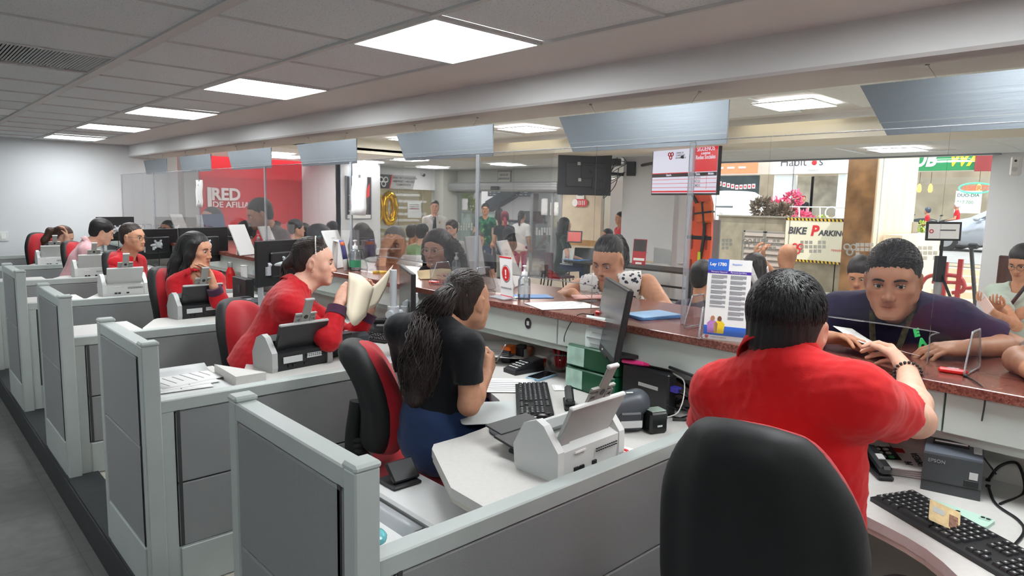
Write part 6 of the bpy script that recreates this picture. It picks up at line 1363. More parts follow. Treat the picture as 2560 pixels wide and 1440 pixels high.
p = at(2395, 1290, z=.75); t = thing('smartphone', 'pale mint smartphone lying face down behind the keyboard', 'phone', (p[0], p[1], .75), math.atan2(*(at(2465, 1300, z=.75) - at(2330, 1255, z=.75))[[1, 0]])); MB().prism(rrect(.15, .072, .012), .0, .009).obj('body', mat('mint_glass', rgb(190, 222, 206), .25), t); MB().prism([(x + .055, y + .02) for x, y in rrect(.025, .026, .006)], .009, .0105).obj('camera_bump', mat('mint_bump', rgb(176, 208, 194), .25), t)
for k in range(2): MB().cyl((.05 + .012 * k, .02, .0105), (.05 + .012 * k, .02, .0115), .005, n=12).obj('camera_lens', M_BLACK, t)
MB().cyl((-.005, .01, .009), (-.005, .01, .0095), .006, n=12).obj('logo', M_SATIN, t)
kc = at(2362, 1290, z=.795); t = thing('identity_card', 'yellow and pink identity card lying across the keyboard', 'card', tuple(kc)); T = face_frame(V(0, 0, 0), at(2405, 1280, d=1.75) - at(2340, 1250, d=1.75), V(.55, .25, .75)); MB(T).prism(rrect(.085, .054, .004), -.001, 0).obj('card', mat('id_card', rgb(226, 200, 150), .4, var=.15, vscale=60), t); MB(T).box((.024, -.006, .0004), (.024, .032, .0008)).obj('portrait', mat('id_portrait', rgb(150, 110, 90), .5, var=.5, vscale=160), t); MB(T).box((-.018, .005, .0004), (.03, .014, .0008)).obj('chip_area', M_GREYP, t)
def cable(label, pts, r=.0025, m=None, group='loose cables'):
    o = thing('cable', label, 'cable', tuple(pts[0]), group=group); MB().tube([q - np.asarray(pts[0]) for q in bez(pts, 8)], r, 6).obj('cord', m or M_BLACK, o); MB().box((0, 0, 0), (.012, .012, .008), .002).obj('plug', m or M_BLACK, o); return o
dz = lambda px, py, z=.753: at(px, py, z=z)
cable('black cable looping from the receipt printer across the right desk', [dz(2470, 1200), at(2500, 1165, x=2.4), at(2545, 1160, x=2.42), dz(2560, 1230), dz(2500, 1260)], .004); cable('black cable trailing over the right desk edge', [dz(2470, 1215), dz(2490, 1260), dz(2545, 1300), dz(2560, 1330), dz(2530, 1370)], .004)
cable('thin grey cord hanging from the red buzzer down the counter front', [at(2413, 938, z=1.079), at(2460, 975, x=2.185), at(2455, 1050, x=2.19), at(2440, 1110, x=2.3), at(2490, 1185, x=2.36)], .0025, M_SATIN); cable('thin black cord from the buzzer near the spotted-top woman down the counter front', [at(1482, 786, z=1.079), at(1440, 790, x=2.18), at(1410, 850, x=2.185), at(1440, 890, x=2.3), at(1475, 915, x=2.4)], .0022)
cable('thick black cable slanting from the monitor to the wall', [at(1560, 868, x=2.25), at(1600, 880, x=2.35), at(1660, 925, x=2.40), at(1755, 990, x=2.38)], .006)
for k, (px, py) in enumerate(((2352, 932), (1478, 785), (1055, 707))):
    p = at(px + 30, py + 2, z=1.075); t = thing('call_buzzer', 'red plastic call buzzer on the counter, ' + ('in front of the man in navy', 'by the spotted-top woman', 'by the woman with round glasses')[k], 'buzzer', (p[0], p[1], 1.075), R(-80), 'red buzzers'); MB().box((0, 0, .008), (.075, .022, .016), .005).obj('case', mat('buzzer_red', rgb(206, 32, 32), .35), t); MB().box((0, 0, .0165), (.03, .012, .003), .001).obj('button', M_ACRE, t)
# -- desk of the woman in black
t = dthing('mouse_pad', 'pale grey desk mat under the keyboard', 'desk mat', 1250, 1045, z=.7505, a=R(-33)); t.location = tuple(at(1262, 1030, z=.7505)); MB().prism(rrect(.36, .27, .02), 0, .002).obj('mat', mat('mat_grey', rgb(196, 203, 202), .6), t); MB().prism(rrect(.35, .26, .02), .002, .0022).obj('mat_face', mat('mat_grey2', rgb(200, 206, 205), .6), t)
t = dthing('wrist_pad', 'dark gel mouse pad with a wrist rest', 'mouse pad', 1300, 1078, a=R(-30)); MB().prism([(.11 * math.cos(a), .1 * math.sin(a)) for a in np.linspace(0, 6.283, 24, endpoint=False)], .002, .007).obj('pad', mat('pad_dark', rgb(56, 62, 68), .6), t); MB().prism([(.03 * math.cos(a) - .03, .018 * math.sin(a) - .04) for a in np.linspace(0, 6.283, 16, endpoint=False)], .007, .0075).obj('oval_logo', M_GREYP, t)
t = dthing('computer_mouse', 'glossy black computer mouse behind the white scanner', 'mouse', 1352, 1058, z=.757, a=R(-20)); S = SDF(); S.ell((0, 0, .012), (.055, .032, .024), None, .005, 'u', cut=[(V(0, 0, 0), V(0, 0, -1))]); P, Q = S.mesh(.005); np_mesh('shell', P, Q, mat('gloss_black', rgb(14, 14, 15), .12), t); MB().box((.03, 0, .034), (.02, .005, .006), .002).obj('wheel', M_SATIN, t)
t = dthing('stapler', 'black stapler on the desk beside the green boxes', 'stapler', 1422, 1015, a=R(45)); MB().box((0, 0, .008), (.15, .042, .014), .004).obj('base', M_BLACK, t); MB(frame((-.005, 0, .045), (1, 0, .2))).box((0, 0, 0), (.13, .034, .032), .008).obj('arm', M_SATIN, t); MB().cyl((-.06, -.02, .03), (-.06, .02, .03), .01, n=10).obj('hinge', M_BLACK, t)
t = dthing('smartphone', 'dark smartphone in a pale blue case by the card terminal', 'phone', 1355, 943, a=math.atan2(*(at(1397, 940, z=.75) - at(1345, 957, z=.75))[[1, 0]])); MB().prism(rrect(.16, .078, .012), 0, .011).obj('case', mat('blue_case', rgb(160, 196, 220), .4), t); MB().prism(rrect(.148, .068, .008), .011, .0116).obj('screen', mat('dark_glass', rgb(20, 21, 24), .08), t)
t = dthing('card_terminal', 'black card payment terminal with a keypad', 'card terminal', 1310, 928, a=R(-5)); MB().prism([(-.045, 0), (.045, 0), (.045, .02), (-.045, .02)], -.09, .09, 0).obj('base', M_BLACK, t); MB().prism([(-.09, .02), (.09, .02), (.09, .055), (.02, .045), (-.08, .025)], -.04, .04, 1).obj('shell', M_SATIN, t); MB().box((.055, 0, .053), (.06, .07, .006), rx=[[.99, 0, -.13], [0, 1, 0], [.13, 0, .99]]).obj('screen', mat('lcd', rgb(78, 86, 88), .25), t); MB().box((.1, 0, .058), (.03, .06, .004)).obj('paper', M_PAPER, t)
for i in range(4):
    for j in range(3): MB().box((-.065 + .02 * i, -.022 + .022 * j, .031 + .0055 * i), (.012, .014, .004), .001).obj('key', M_GREYP, t)
def paper(label, px, py, z, size, a, lines=5, curl=0.0, m=None, nm='paper_sheet', grp=None):
    p = at(px, py, z=z); t = thing(nm, label, 'paper', (p[0], p[1], z), a, grp); w_, d_ = size
    MB().sheet([[(w_ * (u - .5), d_ * (v - .5), .002 + curl * (abs(u - .5) * 2) ** 2 * (1 if u > .5 else .3)) for v in np.linspace(0, 1, 5)] for u in np.linspace(0, 1, 7)], .0012).obj('sheet', m or M_PAPER, t)
    for k in range(lines): MB().box((w_ * (-.36 + .72 * k / max(1, lines - 1)), d_ * .03 * (k % 3 - 1), .0032 + curl * .36), (w_ * .018, d_ * (.7 - .13 * (k % 3)), .0006)).obj('text_line', M_INKL, t)
    return t
paper('printed sheet partly under the keyboard by the woman in black', 1255, 965, .7515, (.22, .30), R(50), 6, .004); paper('small white note beside the keyboard', 1396, 970, .7505, (.05, .09), R(-40), 2)
paper('white form on the granite counter before the spotted-top woman', 1405, 764, 1.0755, (.22, .30), R(68), 6)
paper('open report leaning under the counter behind the pen hand', 1250, 890, .78, (.21, .3), R(35), 5, .05)
t = dthing('stamp', 'self-inking stamp with a bright orange handle', 'stamp', 1272, 905, a=R(20)); MB().box((0, 0, .02), (.07, .05, .04), .005).obj('base', M_BLACK, t); MB().box((.0, 0, .075), (.085, .055, .02), .006).obj('handle_top', mat('orange_stamp', rgb(236, 110, 30), .4), t); MB().box((.035, 0, .045), (.014, .055, .06), .005).obj('handle_arm', MATS['orange_stamp'], t); MB().box((-.03, 0, .05), (.02, .045, .04), .004).obj('body', M_SATIN, t)
t = dthing('stamp', 'black self-inking stamp next to the orange one', 'stamp', 1303, 905, a=R(15)); MB().box((0, 0, .04), (.045, .05, .08), .006).obj('body', M_BLACK, t); MB().box((0, 0, .084), (.04, .045, .012), .004).obj('cap', M_SATIN, t); MB().box((0, -.0265, .045), (.034, .003, .05)).obj('label', M_GREYP, t)
t = dthing('stamp', 'small wooden-handled stamp against the wall', 'stamp', 1325, 898); MB().box((0, 0, .012), (.05, .035, .024), .004).obj('block', mat('pale_wood', rgb(196, 150, 96), .5), t); MB().lathe([(.010, .024), (.009, .05), (.018, .06), (.02, .08), (.014, .088), (0, .09)], n=14).obj('handle', mat('dark_wood', rgb(110, 66, 36), .45), t)
t = dthing('ink_pad', 'small round red and cream ink tub', 'ink tub', 1350, 902); MB().lathe([(.03, 0), (.031, .022), (.029, .024)], n=18).obj('tub', mat('cream_tub', rgb(206, 160, 100), .5), t); MB().lathe([(.031, .024), (.031, .036), (.0, .037)], n=18).obj('lid', M_REDINK, t)
t = dthing('pen_bowl', 'clear glass bowl for red pens', 'bowl', 1400, 905); c_ = np.array(t.location); MB().lathe([(.035, .0), (.05, .012), (.068, .045), (.066, .07), (.055, .088), (.052, .088), (.063, .07), (.065, .045), (.047, .015), (.0, .008)], n=24).obj('glass', clear_mat('bowl_glass', (.98, .985, .985), .5), t); MB().lathe([(.053, .086), (.056, .089), (.053, .091)], n=24).obj('rim', M_ACRE, t)
M_PEN = mat('pen_red', rgb(170, 24, 34), .3)
for k in range(14):
    a = k * 2.4; q = .04 * math.sqrt((k + .5) / 14); b = thing('pen', 'red pen standing in the clear glass bowl', 'pen', (c_[0] + q * math.cos(a) * .5, c_[1] + q * math.sin(a) * .5, .762), 0, 'red pens in the bowl'); d_ = V(q * .9 * math.cos(a), q * .9 * math.sin(a), .135); MB().tube([(0, 0, 0), tuple(d_)], .0042, 7).obj('barrel', M_PEN, b); MB().tube([tuple(d_ * .72), tuple(d_ * 1.02)], .0055, 7).obj('cap', mat('pen_cap', rgb(120, 14, 26), .3), b)
t = dthing('scissors', 'black-handled scissors with an orange pivot standing by the wall', 'scissors', 1468, 880, z=.85); c_ = np.array(t.location)
for sg in (-1, 1): MB().tube([(0, .012 * sg + .018 * math.cos(a), .035 + .024 * math.sin(a)) for a in np.linspace(0, 6.28, 17)], .004, 6, False).obj('handle', M_BLACK, t); MB().prism([(.0, -.1), (.006 * sg, -.02), (.002 * sg, .02)], -.001, .001, 0).obj('blade', M_STEEL, t)
MB().cyl((-.003, 0, -.0), (.003, 0, 0), .006, n=10).obj('pivot', mat('orange_stamp2', rgb(236, 110, 30), .4), t); t.location = (c_[0], c_[1], .85)
h_ = dthing('pen_cup', 'white plastic cup holding scissors behind the green boxes', 'cup', 1462, 902); MB().lathe([(.028, 0), (.034, .1), (.031, .1), (.026, .006), (0, .004)], n=18).obj('cup', M_WHITE, h_); MB().lathe([(.033, .098), (.036, .1), (.033, .103)], n=18).obj('rim', M_WHITE, h_)
MG = mat('ream_green', rgb(12, 76, 48), .35, var=.1, vscale=25); p = at(1506, 1000, z=.75); bx = thing('paper_ream', 'lower green wrapped ream of printer paper', 'paper ream', (2.275, 1.80, .75), R(-4), 'green paper reams')
for k, z in enumerate((0, .1)):
    t = bx if k == 0 else thing('paper_ream', 'upper green wrapped ream of printer paper under the monitor', 'paper ream', (2.277, 1.797, .85), R(-2), 'green paper reams'); MB().box((0, 0, .049), (.215, .285, .096), .006).obj('wrapper', MG, t); MB().box((-.1085, .09, .049), (.002, .10, .08)).obj('pale_print', mat('ream_pale', rgb(170, 204, 190), .4, var=.2, vscale=18), t); MB().box((.0, 0, .0985), (.2, .05, .001)).obj('fold', MG, t)
    if k: MB().prism([(x - .03, y + .04) for x, y in rrect(.08, .15, .02)], .0975, .0985).obj('white_label', M_PAPER, t)
t = thing('mini_computer', 'black mini desktop computer standing on its side', 'computer', (2.19, 1.52, .75), R(-96)); MB().box((0, 0, .085), (.24, .05, .16), .006).obj('case', M_SATIN, t); MB().box((.02, -.0255, .10), (.1, .002, .014)).obj('label', M_GREYP, t); MB().box((0, 0, .003), (.22, .07, .006), .002).obj('foot', M_BLACK, t)
MB().box((.135, -.0, .11), (.035, .03, .022), .003).obj('vga_plug', mat('vga_blue', rgb(60, 56, 170), .4), t); MB().tube(bez([V(.15, 0, .11), V(.2, 0, .1), V(.22, .03, .02), V(.16, -.04, .006)], 6), .005, 6).obj('vga_cable', M_BLACK, t); MB().tube(bez([V(.12, 0, .17), V(.19, -.02, .15), V(.2, -.06, .05), V(.12, -.09, .004)], 6), .0025, 6).obj('white_cable', M_WHITE, t); MB().tube([(.1, .0, .19), (.27, -.04, .19)], .006, 6).obj('antenna', M_BLACK, t)
p = at(1540, 931, z=.965); t = thing('highlighter', 'pink highlighter pen lying on the mini computer', 'highlighter', (2.185, 1.58, .926), R(-80)); MB().cyl((-.06, 0, 0), (.035, 0, 0), .0095, n=14).obj('barrel', mat('hot_pink', rgb(240, 60, 140), .35), t); MB().cyl((.035, 0, 0), (.06, 0, 0), .0085, .007, n=14).obj('cap', mat('hot_pink2', rgb(226, 44, 120), .35), t); MB().cyl((-.066, 0, 0), (-.06, 0, 0), .006, n=10).obj('end', M_BLACK, t)
t = dthing('label_printer', 'dark grey rounded label printer beside the white scanner', 'printer', 1590, 1085, a=R(-32)); t.location = (1.92, 1.42, .75); S = SDF(); S.cap((-.045, 0, .085), (.035, 0, .10), .045, .05, .03); P, Q = S.mesh(.009); np_mesh('hood', P, Q, mat('printer_slate', rgb(72, 78, 86), .4), t); MB().box((0, 0, .045), (.10, .10, .08), .015).obj('base', mat('printer_slate2', rgb(52, 56, 62), .45), t); MB().box((0, -.051, .035), (.08, .003, .025)).obj('rating_label', M_GREYP, t); MB().box((0, -.02, .142), (.025, .006, .003)).obj('logo', M_PAPER, t)
t = dthing('black_stamp_box', 'black stamp with a clear window top near the chair', 'stamp', 1625, 1085, a=R(-20)); t.location = (1.98, 1.34, .75); MB().box((0, 0, .04), (.075, .06, .08), .008).obj('body', mat('gloss_black2', rgb(16, 20, 18), .2), t); MB().box((0, 0, .0815), (.06, .05, .004), .001).obj('window', mat('stamp_window', rgb(150, 165, 155), .15), t); MB().box((.0, -.032, .03), (.02, .003, .006)).obj('logo', M_GREYP, t)
p = at(1535, 1135, z=.755); t = thing('red_logo_card', 'white card with red loop logo next to the scanner', 'card', (1.72, 1.30, .751), R(10)); MB().box((0, 0, .001), (.1, .07, .002)).obj('card', M_PAPER, t); knot(frame((0, 0, .0025)), .07, M_REDINK, t)
rc = random.Random(3)
for k in range(6):
    a_ = at(1690 + rc.uniform(-25, 30), 1000 + rc.uniform(-20, 40), z=.755); pts = [a_ + V(rc.uniform(-.1, .1), rc.uniform(-.1, .1), rc.choice((0, .0, .05))) for _ in range(4)]; cable('tangled black desk cable behind the man in the red polo', pts, .003, group='tangled desk cables')
t = dthing('curled_envelope', 'kraft envelope curled on top of the green boxes', 'envelope', 1475, 905, z=.949); t.location = (2.33, 1.80, .949); MB().sheet([[(x, y, .004 + .03 * (abs(x) / .06) ** 2 * (x > 0)) for y in np.linspace(-.08, .08, 4)] for x in np.linspace(-.06, .06, 7)], .002).obj('sheet', MATS['kraft'], t); MB().box((0, 0, .006), (.03, .05, .001)).obj('flap', MATS['kraft'], t)
p = at(1496, 845, x=2.185); t = thing('note_sheet', 'handwritten note sheet stuck to the counter front behind the monitor', 'note', tuple(p)); MB().sheet([[(.004 * math.sin(2 * i), .07 - .035 * j, .09 - .045 * i) for j in range(5)] for i in range(5)], .001).obj('sheet', mat('note_pale', rgb(214, 226, 222), .8), t)
for k in range(6): MB().box((-.006, .01 * (k % 2), .07 - .025 * k), (.001, .1 - .02 * (k % 3), .006)).obj('text_line', M_INKL, t)
p = at(1320, 808, x=2.188); t = thing('sticker', 'small round dark sticker on the counter front', 'sticker', tuple(p)); MB(face_frame(V(0, 0, 0), (0, -1, 0), (0, 0, 1))).prism([(.021 * math.cos(a), .026 * math.sin(a)) for a in np.linspace(0, 6.283, 18, endpoint=False)], 0, .001).obj('disc', M_SATIN, t); MB(face_frame(V(0, 0, 0), (0, -1, 0), (0, 0, 1))).box((0, 0, .0012), (.016, .02, .0006)).obj('face', M_GREYP, t)
# multifunction printer low beside the partition
t = thing('office_printer', 'white multifunction printer low between partition and desk', 'printer', (1.09, 1.59, 0)); MB().box((0, 0, .30), (.48, .58, .58), .015).obj('body', M_WHITE, t); o = MB().box((.12, -.03, .605), (.20, .60, .03), .008).obj('top_cover', M_WHITE, t); MB().box((-.11, -.18, .605), (.24, .18, .03), .008).obj('top_tray', M_PAPER, t)
MB().sheet([[(-.22 + .22 * u, -.08 + .33 * v, .612 - .09 * math.sin(math.pi * min(1, u * 1.15)) * (1 - .0 * v)) for v in np.linspace(0, 1, 5)] for u in np.linspace(0, 1, 9)], .006).obj('output_well', mat('well_grey', rgb(176, 180, 184), .35), t); MB().prism([(.0, -.09), (.012, -.09), (.012, .25), (.0, .25)], .54, .612, 2).obj('well_wall', M_SATIN, t)
MB().box((.12, .22, .625), (.11, .11, .012), .004).obj('panel_base', M_BLACK, t); MB(frame((.13, .215, .66), (1, 0, 0), (0, -.7, .7))).box((0, 0, 0), (.10, .075, .016), .004).obj('control_panel', M_SATIN, t)
t = thing('plastic_bag', 'crumpled teal and clear plastic bag beside the printer', 'bag', tuple(at(925, 1345, z=.66))); S = SDF(); S.ell((0, 0, 0), (.05, .04, .03), None, .01); P, Q = S.mesh(.008, folds(4, .012, 90)); np_mesh('bag', P, Q, mat('teal_plastic', rgb(110, 190, 196), .2, var=.3, vscale=60), t); MB().tube([(0, 0, .025), (.01, .01, .05)], .006, 6).obj('knot', MATS['teal_plastic'], t)
# -- desk of the woman holding papers
t = thing('document_tray', 'open grey document tray with printed sheets on the side cabinet', 'document tray', (.935, 2.98, .75), 0); MB().sheet([[(-.17 + .30 * u, .10 + .12 * v, .005 + .028 * v ** 2) for v in np.linspace(0, 1, 5)] for u in np.linspace(0, 1, 5)], .004).obj('tray_lip', M_GREYP, t); MB().box((-.03, -.02, .003), (.30, .3, .004)).obj('tray_base', M_GREYP, t); MB().prism([(.13, -.16), (.14, .12), (.26, -.16)], 0, .045).obj('raised_flap', M_DESK, t)
for k in range(3): paper(('bottom', 'middle', 'top')[k] + ' printed form in the open grey tray', 430 + 14 * k, 965 - 9 * k, .7575 + .0012 * k, (.28, .21), R(8 * k - 5), 6, 0, grp='forms in the tray')
t = dthing('stamp_box', 'blue stamp box with a white label reading B', 'stamp', 880, 900, a=R(-5)); MB().box((0, 0, .035), (.085, .05, .07), .008).obj('body', mat('stamp_blue', rgb(46, 52, 170), .35), t); MB().box((0.008, -.026, .03), (.055, .003, .042)).obj('label', M_PAPER, t); text_mesh('lettering', 'B', .035, face_frame(V(-.002, -.0285, .018), (1, 0, 0), (0, 0, 1)), M_INK, t); MB().box((0, 0, .073), (.07, .04, .01), .003).obj('cap', M_PAPER, t)
t = dthing('thermal_printer', 'dark slate desktop printer behind the blue stamp box', 'printer', 870, 872, a=R(5)); t.location = (1.75, 3.15, .75); MB().box((0, 0, .055), (.24, .18, .11), .02).obj('body', mat('slate_plastic', rgb(66, 70, 76), .45), t); MB(frame((-.07, -.10, .07), (1, 0, 0), (0, -.4, .9))).box((0, 0, 0), (.1, .012, .12), .006).obj('flap', M_SATIN, t); MB().box((.03, .0, .112), (.03, .012, .004)).obj('logo', M_PAPER, t)
pp_ = at(880, 830, z=.752); keyboard('black keyboard under the held papers', (2.02, 3.42, .75), nrm(V(.35, -.9, 0)), legend=False)
t = dthing('desk_telephone', 'black desk telephone under the held papers', 'telephone', 940, 832, a=R(-40)); MB().prism([(-.09, 0), (.09, 0), (.09, .055), (-.09, .02)], -.08, .08, 0).obj('base', M_BLACK, t); MB().tube(bez([V(-.1, -.05, .05), V(-.04, -.05, .075), V(.06, -.05, .085), V(.1, -.05, .07)], 4), .017, 8).obj('handset', M_BLACK, t); MB().box((.03, .03, .042), (.06, .05, .006)).obj('display', M_GREYP, t)
t = dthing('smartphone', 'dark smartphone leaning beside the monitor pole', 'phone', 955, 812, a=R(30)); MB(frame((0, 0, .012), (1, 0, 0), (0, -.25, 1))).prism(rrect(.075, .15, .01), 0, .009).obj('body', mat('dark_glass2', rgb(40, 42, 70), .1), t); MB(frame((0, 0, .0215), (1, 0, 0), (0, -.25, 1))).prism(rrect(.068, .14, .008), 0, .0006).obj('screen', MATS['dark_glass'], t)
paper('cream leaflet lying before the black scanner', 870, 838, .7515, (.15, .24), R(20), 4, .0, MATS['cream_paper']); paper('white papers behind the desk printer of the long-haired woman', 640, 738, .76, (.24, .32), R(25), 6, .01)
# things on the far desks
t = dthing('water_bottle', 'red metal water bottle with a steel cap', 'bottle', 577, 730); MB().lathe([(.035, 0), (.037, .01), (.037, .15), (.03, .18), (.019, .205), (.018, .215)], n=20).obj('bottle', mat('bottle_red', rgb(200, 26, 30), .25), t); MB().lathe([(.02, .213), (.021, .218), (.021, .25), (.018, .255), (0, .255)], n=18).obj('cap', M_STEEL, t)
t = dthing('mug', 'magenta plastic mug on the far desk', 'mug', 545, 700); MB().lathe([(.035, 0), (.038, .09), (.034, .09), (.032, .008), (0, .006)], n=18).obj('cup', mat('magenta', rgb(206, 60, 130), .4), t); MB().lathe([(.038, .085), (.040, .095), (.036, .1)], n=18).obj('rim', MATS['magenta'], t)
t = dthing('glue_bottle', 'small white bottle beside the magenta mug', 'bottle', 562, 703); MB().lathe([(.016, 0), (.017, .05), (.008, .062), (.006, .08), (0, .082)], n=14).obj('bottle', M_WHITE, t); MB().lathe([(.009, .06), (.009, .07), (0, .071)], n=12).obj('collar', M_WHITE, t)
t = dthing('desk_calendar', 'small desk calendar with a photo beside the red bottle', 'calendar', 622, 724, a=R(-10)); T = face_frame(V(0, 0, .0), (1, 0, 0), (0, .3, 1)); MB(T).box((0, .07, 0), (.17, .13, .003)).obj('page', M_PAPER, t); MB(T).box((0, .06, .002), (.14, .07, .002)).obj('photo', mat('photo_blue', rgb(130, 165, 196), .5, var=.6, vscale=30), t); MB(T).box((.0, .125, .002), (.1, .02, .002)).obj('red_title', M_REDINK, t); MB().box((0, .05, .05), (.17, .003, .11), rx=[[1, 0, 0], [0, .9, .4], [0, -.4, .9]]).obj('back_leg', M_PAPER, t)
t = dthing('thermal_printer', 'dark slate printer with a white logo before the long-haired woman', 'printer', 610, 765, a=R(5)); t.location = (1.78, 4.66, .75); MB().box((0, 0, .05), (.28, .18, .10), .02).obj('body', MATS['slate_plastic'], t); MB().box((.06, -.06, .101), (.03, .012, .003)).obj('logo', M_PAPER, t); MB().box((0, .03, .104), (.22, .05, .008), .003).obj('lid', M_SATIN, t)
t = dthing('document_box', 'black document box behind the long-haired woman', 'box', 535, 710); t.location = (1.98, 5.05, .75); MB().box((0, 0, .1), (.06, .26, .2), .004).obj('case', M_BLACK, t); MB().box((-.031, 0, .12), (.003, .05, .06)).obj('label', M_SATIN, t)
t = dthing('marker', 'yellow-capped glue stick on the desk by the printer', 'glue stick', 652, 762); MB().cyl((0, 0, 0), (0, 0, .06), .012, n=14).obj('barrel', mat('orange_barrel', rgb(236, 130, 50), .4), t); MB().cyl((0, 0, .06), (0, 0, .085), .0125, n=14).obj('cap', mat('lime_cap', rgb(220, 230, 50), .4), t)

# ---------------------------------------------------------------- things on the granite counter
CZ_ = 1.075
def cthing(name, label, cat, px, py, a=0.0, group=None, z=CZ_):
    p = at(px, py, z=z); return thing(name, label, cat, (p[0], p[1], z), a, group)
# leaflet holder with the Ley 1780 leaflet
pl = at(1757, 848, z=CZ_); pr_ = at(1850, 858, z=CZ_); rv = nrm((pr_ - pl) * (1, 1, 0)); wv = .150; hv = .290
t = thing('leaflet_display', 'tall Ley 1780 leaflet with blue header standing on the counter', 'leaflet', tuple(pl)); n_ = V(-rv[1], rv[0], 0)
if n_ @ (CAM - pl) < 0: n_ = -n_
T = face_frame(V(0, 0, .004), rv, V(0, 0, 1) - n_ * .10)
MB(T).box((wv / 2, hv / 2, 0), (wv, hv, .004)).obj('sheet', M_PAPER, t); bl = mat('leaflet_blue', rgb(52, 110, 210), .4); pu = mat('leaflet_purple', rgb(74, 44, 160), .4)
MB(T).box((wv * .24, hv * .93, .0025), (wv * .48, hv * .14, .001)).obj('blue_header', bl, t); MB(T).box((wv * .5, hv * .84, .0025), (wv, hv * .035, .001)).obj('purple_band', pu, t); MB(T).box((wv * .5, hv * .115, .0025), (wv, hv * .115, .001)).obj('blue_footer', bl, t)
LT = lambda x, y, z=.0035: T @ np.array([[1, 0, 0, x * wv], [0, 1, 0, y * hv], [0, 0, 1, z], [0, 0, 0, 1]], float)
text_mesh('lettering', 'Ley 1780', .0158, LT(.04, .918), M_PAPER, t, bold=.0006, depth=.0002); text_mesh('lettering', 'Persona Natural', .0085, LT(.08, .832), M_PAPER, t, depth=.0002); text_mesh('lettering', 'Persona Jurídica', .0085, LT(.53, .832), M_PAPER, t, depth=.0002); text_mesh('lettering', 'Requisitos', .008, LT(.56, .935), bl, t, depth=.0002); text_mesh('lettering', 'CÁMARA DE COMERCIO', .005, LT(.17, .025), M_INK, t, depth=.0002)
for c0, y1 in ((.1, .40), (.54, .26)):
    y = .80; k = 0
    while y > y1:
        MB(T).box((wv * (c0 + .18 - (.04 if k % 4 == 3 else 0)), hv * y, .0026), (wv * (.36 - (.08 if k % 4 == 3 else 0)), .0024, .0006)).obj('text_line', M_INKL, t); y -= .0125 if k % 4 != 3 else .026; k += 1
knot(LT(.09, .03, .003), .012, M_REDINK, t)
mb = MB(T)   # two printed figures
for (x, c1, c2) in ((.20, rgb(190, 130, 200), rgb(190, 130, 100)), (.36, rgb(240, 205, 40), rgb(120, 76, 54))):
    m1 = mat('print_%d' % int(x * 100), c1, .5); m2 = mat('print_skin_%d' % int(x * 100), c2, .5)
    MB(T).prism([(wv * x - .016, hv * .08), (wv * x + .016, hv * .08), (wv * x + .019, hv * .2), (wv * x + .008, hv * .235), (wv * x - .008, hv * .235), (wv * x - .019, hv * .2)], .0028, .0036).obj('printed_figure', m1, t); MB(T).prism([(wv * x + .0075 * math.cos(a), hv * .262 + .0095 * math.sin(a)) for a in np.linspace(0, 6.28, 14, endpoint=False)], .0028, .0037).obj('printed_face', m2, t)
h_ = thing('leaflet_holder', 'clear acrylic holder with looped sides around the Ley 1780 leaflet', 'leaflet holder', tuple(pl))
for x in (-.008, wv + .012): MB(T).tube(bez([V(x, .0, .01), V(x, .01, .035), V(x - .0, .1, .004), V(x, .1, -.01), V(x, .02, -.05), V(x, .0, -.045)], 4), .004, 6).obj('side_loop', M_ACRE, h_)
MB(T).box((wv / 2, .02, .007), (wv + .02, .04, .003)).obj('front_lip', M_ACR, h_)
# warning sign PROBLEMAS DE RED
pl = at(1253, 742, z=CZ_); pr_ = at(1298, 752, z=CZ_); t = thing('warning_sign', 'white PROBLEMAS DE RED sign with a red exclamation disc on the counter', 'sign', tuple(pl)); T = face_frame(V(0, 0, .006), nrm(pr_ - pl), V(-.06, .06, 1)); ww, wh = .105, .205
if T[:3, 2] @ (CAM - pl) < 0: T = face_frame(V(0, 0, .006), nrm(pr_ - pl), V(.1, -.0, 1))
MB(T).box((ww / 2, wh / 2, 0), (ww, wh, .004)).obj('sheet', M_PAPER, t); MB(T).box((ww / 2, wh - .004, .0025), (ww, .008, .001)).obj('red_edge', M_REDINK, t); MB(T).box((ww / 2, .004, .0025), (ww, .006, .001)).obj('red_edge', M_REDINK, t)
circ = lambda r, n=24, cx=ww / 2, cy=wh * .58: [(cx + r * math.cos(a), cy + r * 1.2 * math.sin(a)) for a in np.linspace(0, 6.283, n, endpoint=False)]
MB(T).prism(circ(.037), .002, .003).obj('dark_ring', M_INK, t); MB(T).prism(circ(.0345), .003, .0035).obj('white_ring', M_PAPER, t); MB(T).prism(circ(.032), .0035, .004).obj('red_disc', M_REDINK, t); MB(T).prism([(ww / 2 - .006, wh * .68), (ww / 2 + .006, wh * .68), (ww / 2 + .004, wh * .54), (ww / 2 - .004, wh * .54)], .004, .0046).obj('exclamation_bar', M_PAPER, t); MB(T).prism(circ(.005, 12, ww / 2, wh * .49), .004, .0046).obj('exclamation_dot', M_PAPER, t)
text_mesh('lettering', 'PROBLEMAS DE RED', .0125, T @ np.array([[1, 0, 0, ww / 2], [0, 1, 0, wh * .2], [0, 0, 1, .003], [0, 0, 0, 1]], float), M_INK, t, align='CENTER', sx=.8, depth=.0002)
MB(T).box((ww / 2, .002, .02), (ww + .03, .004, .09)).obj('acrylic_foot', M_ACRE, t); MB(T).tube([(-.015, .0, -.05), (-.004, .16, -.004)], .0025, 5).obj('acrylic_edge', M_ACRE, t)
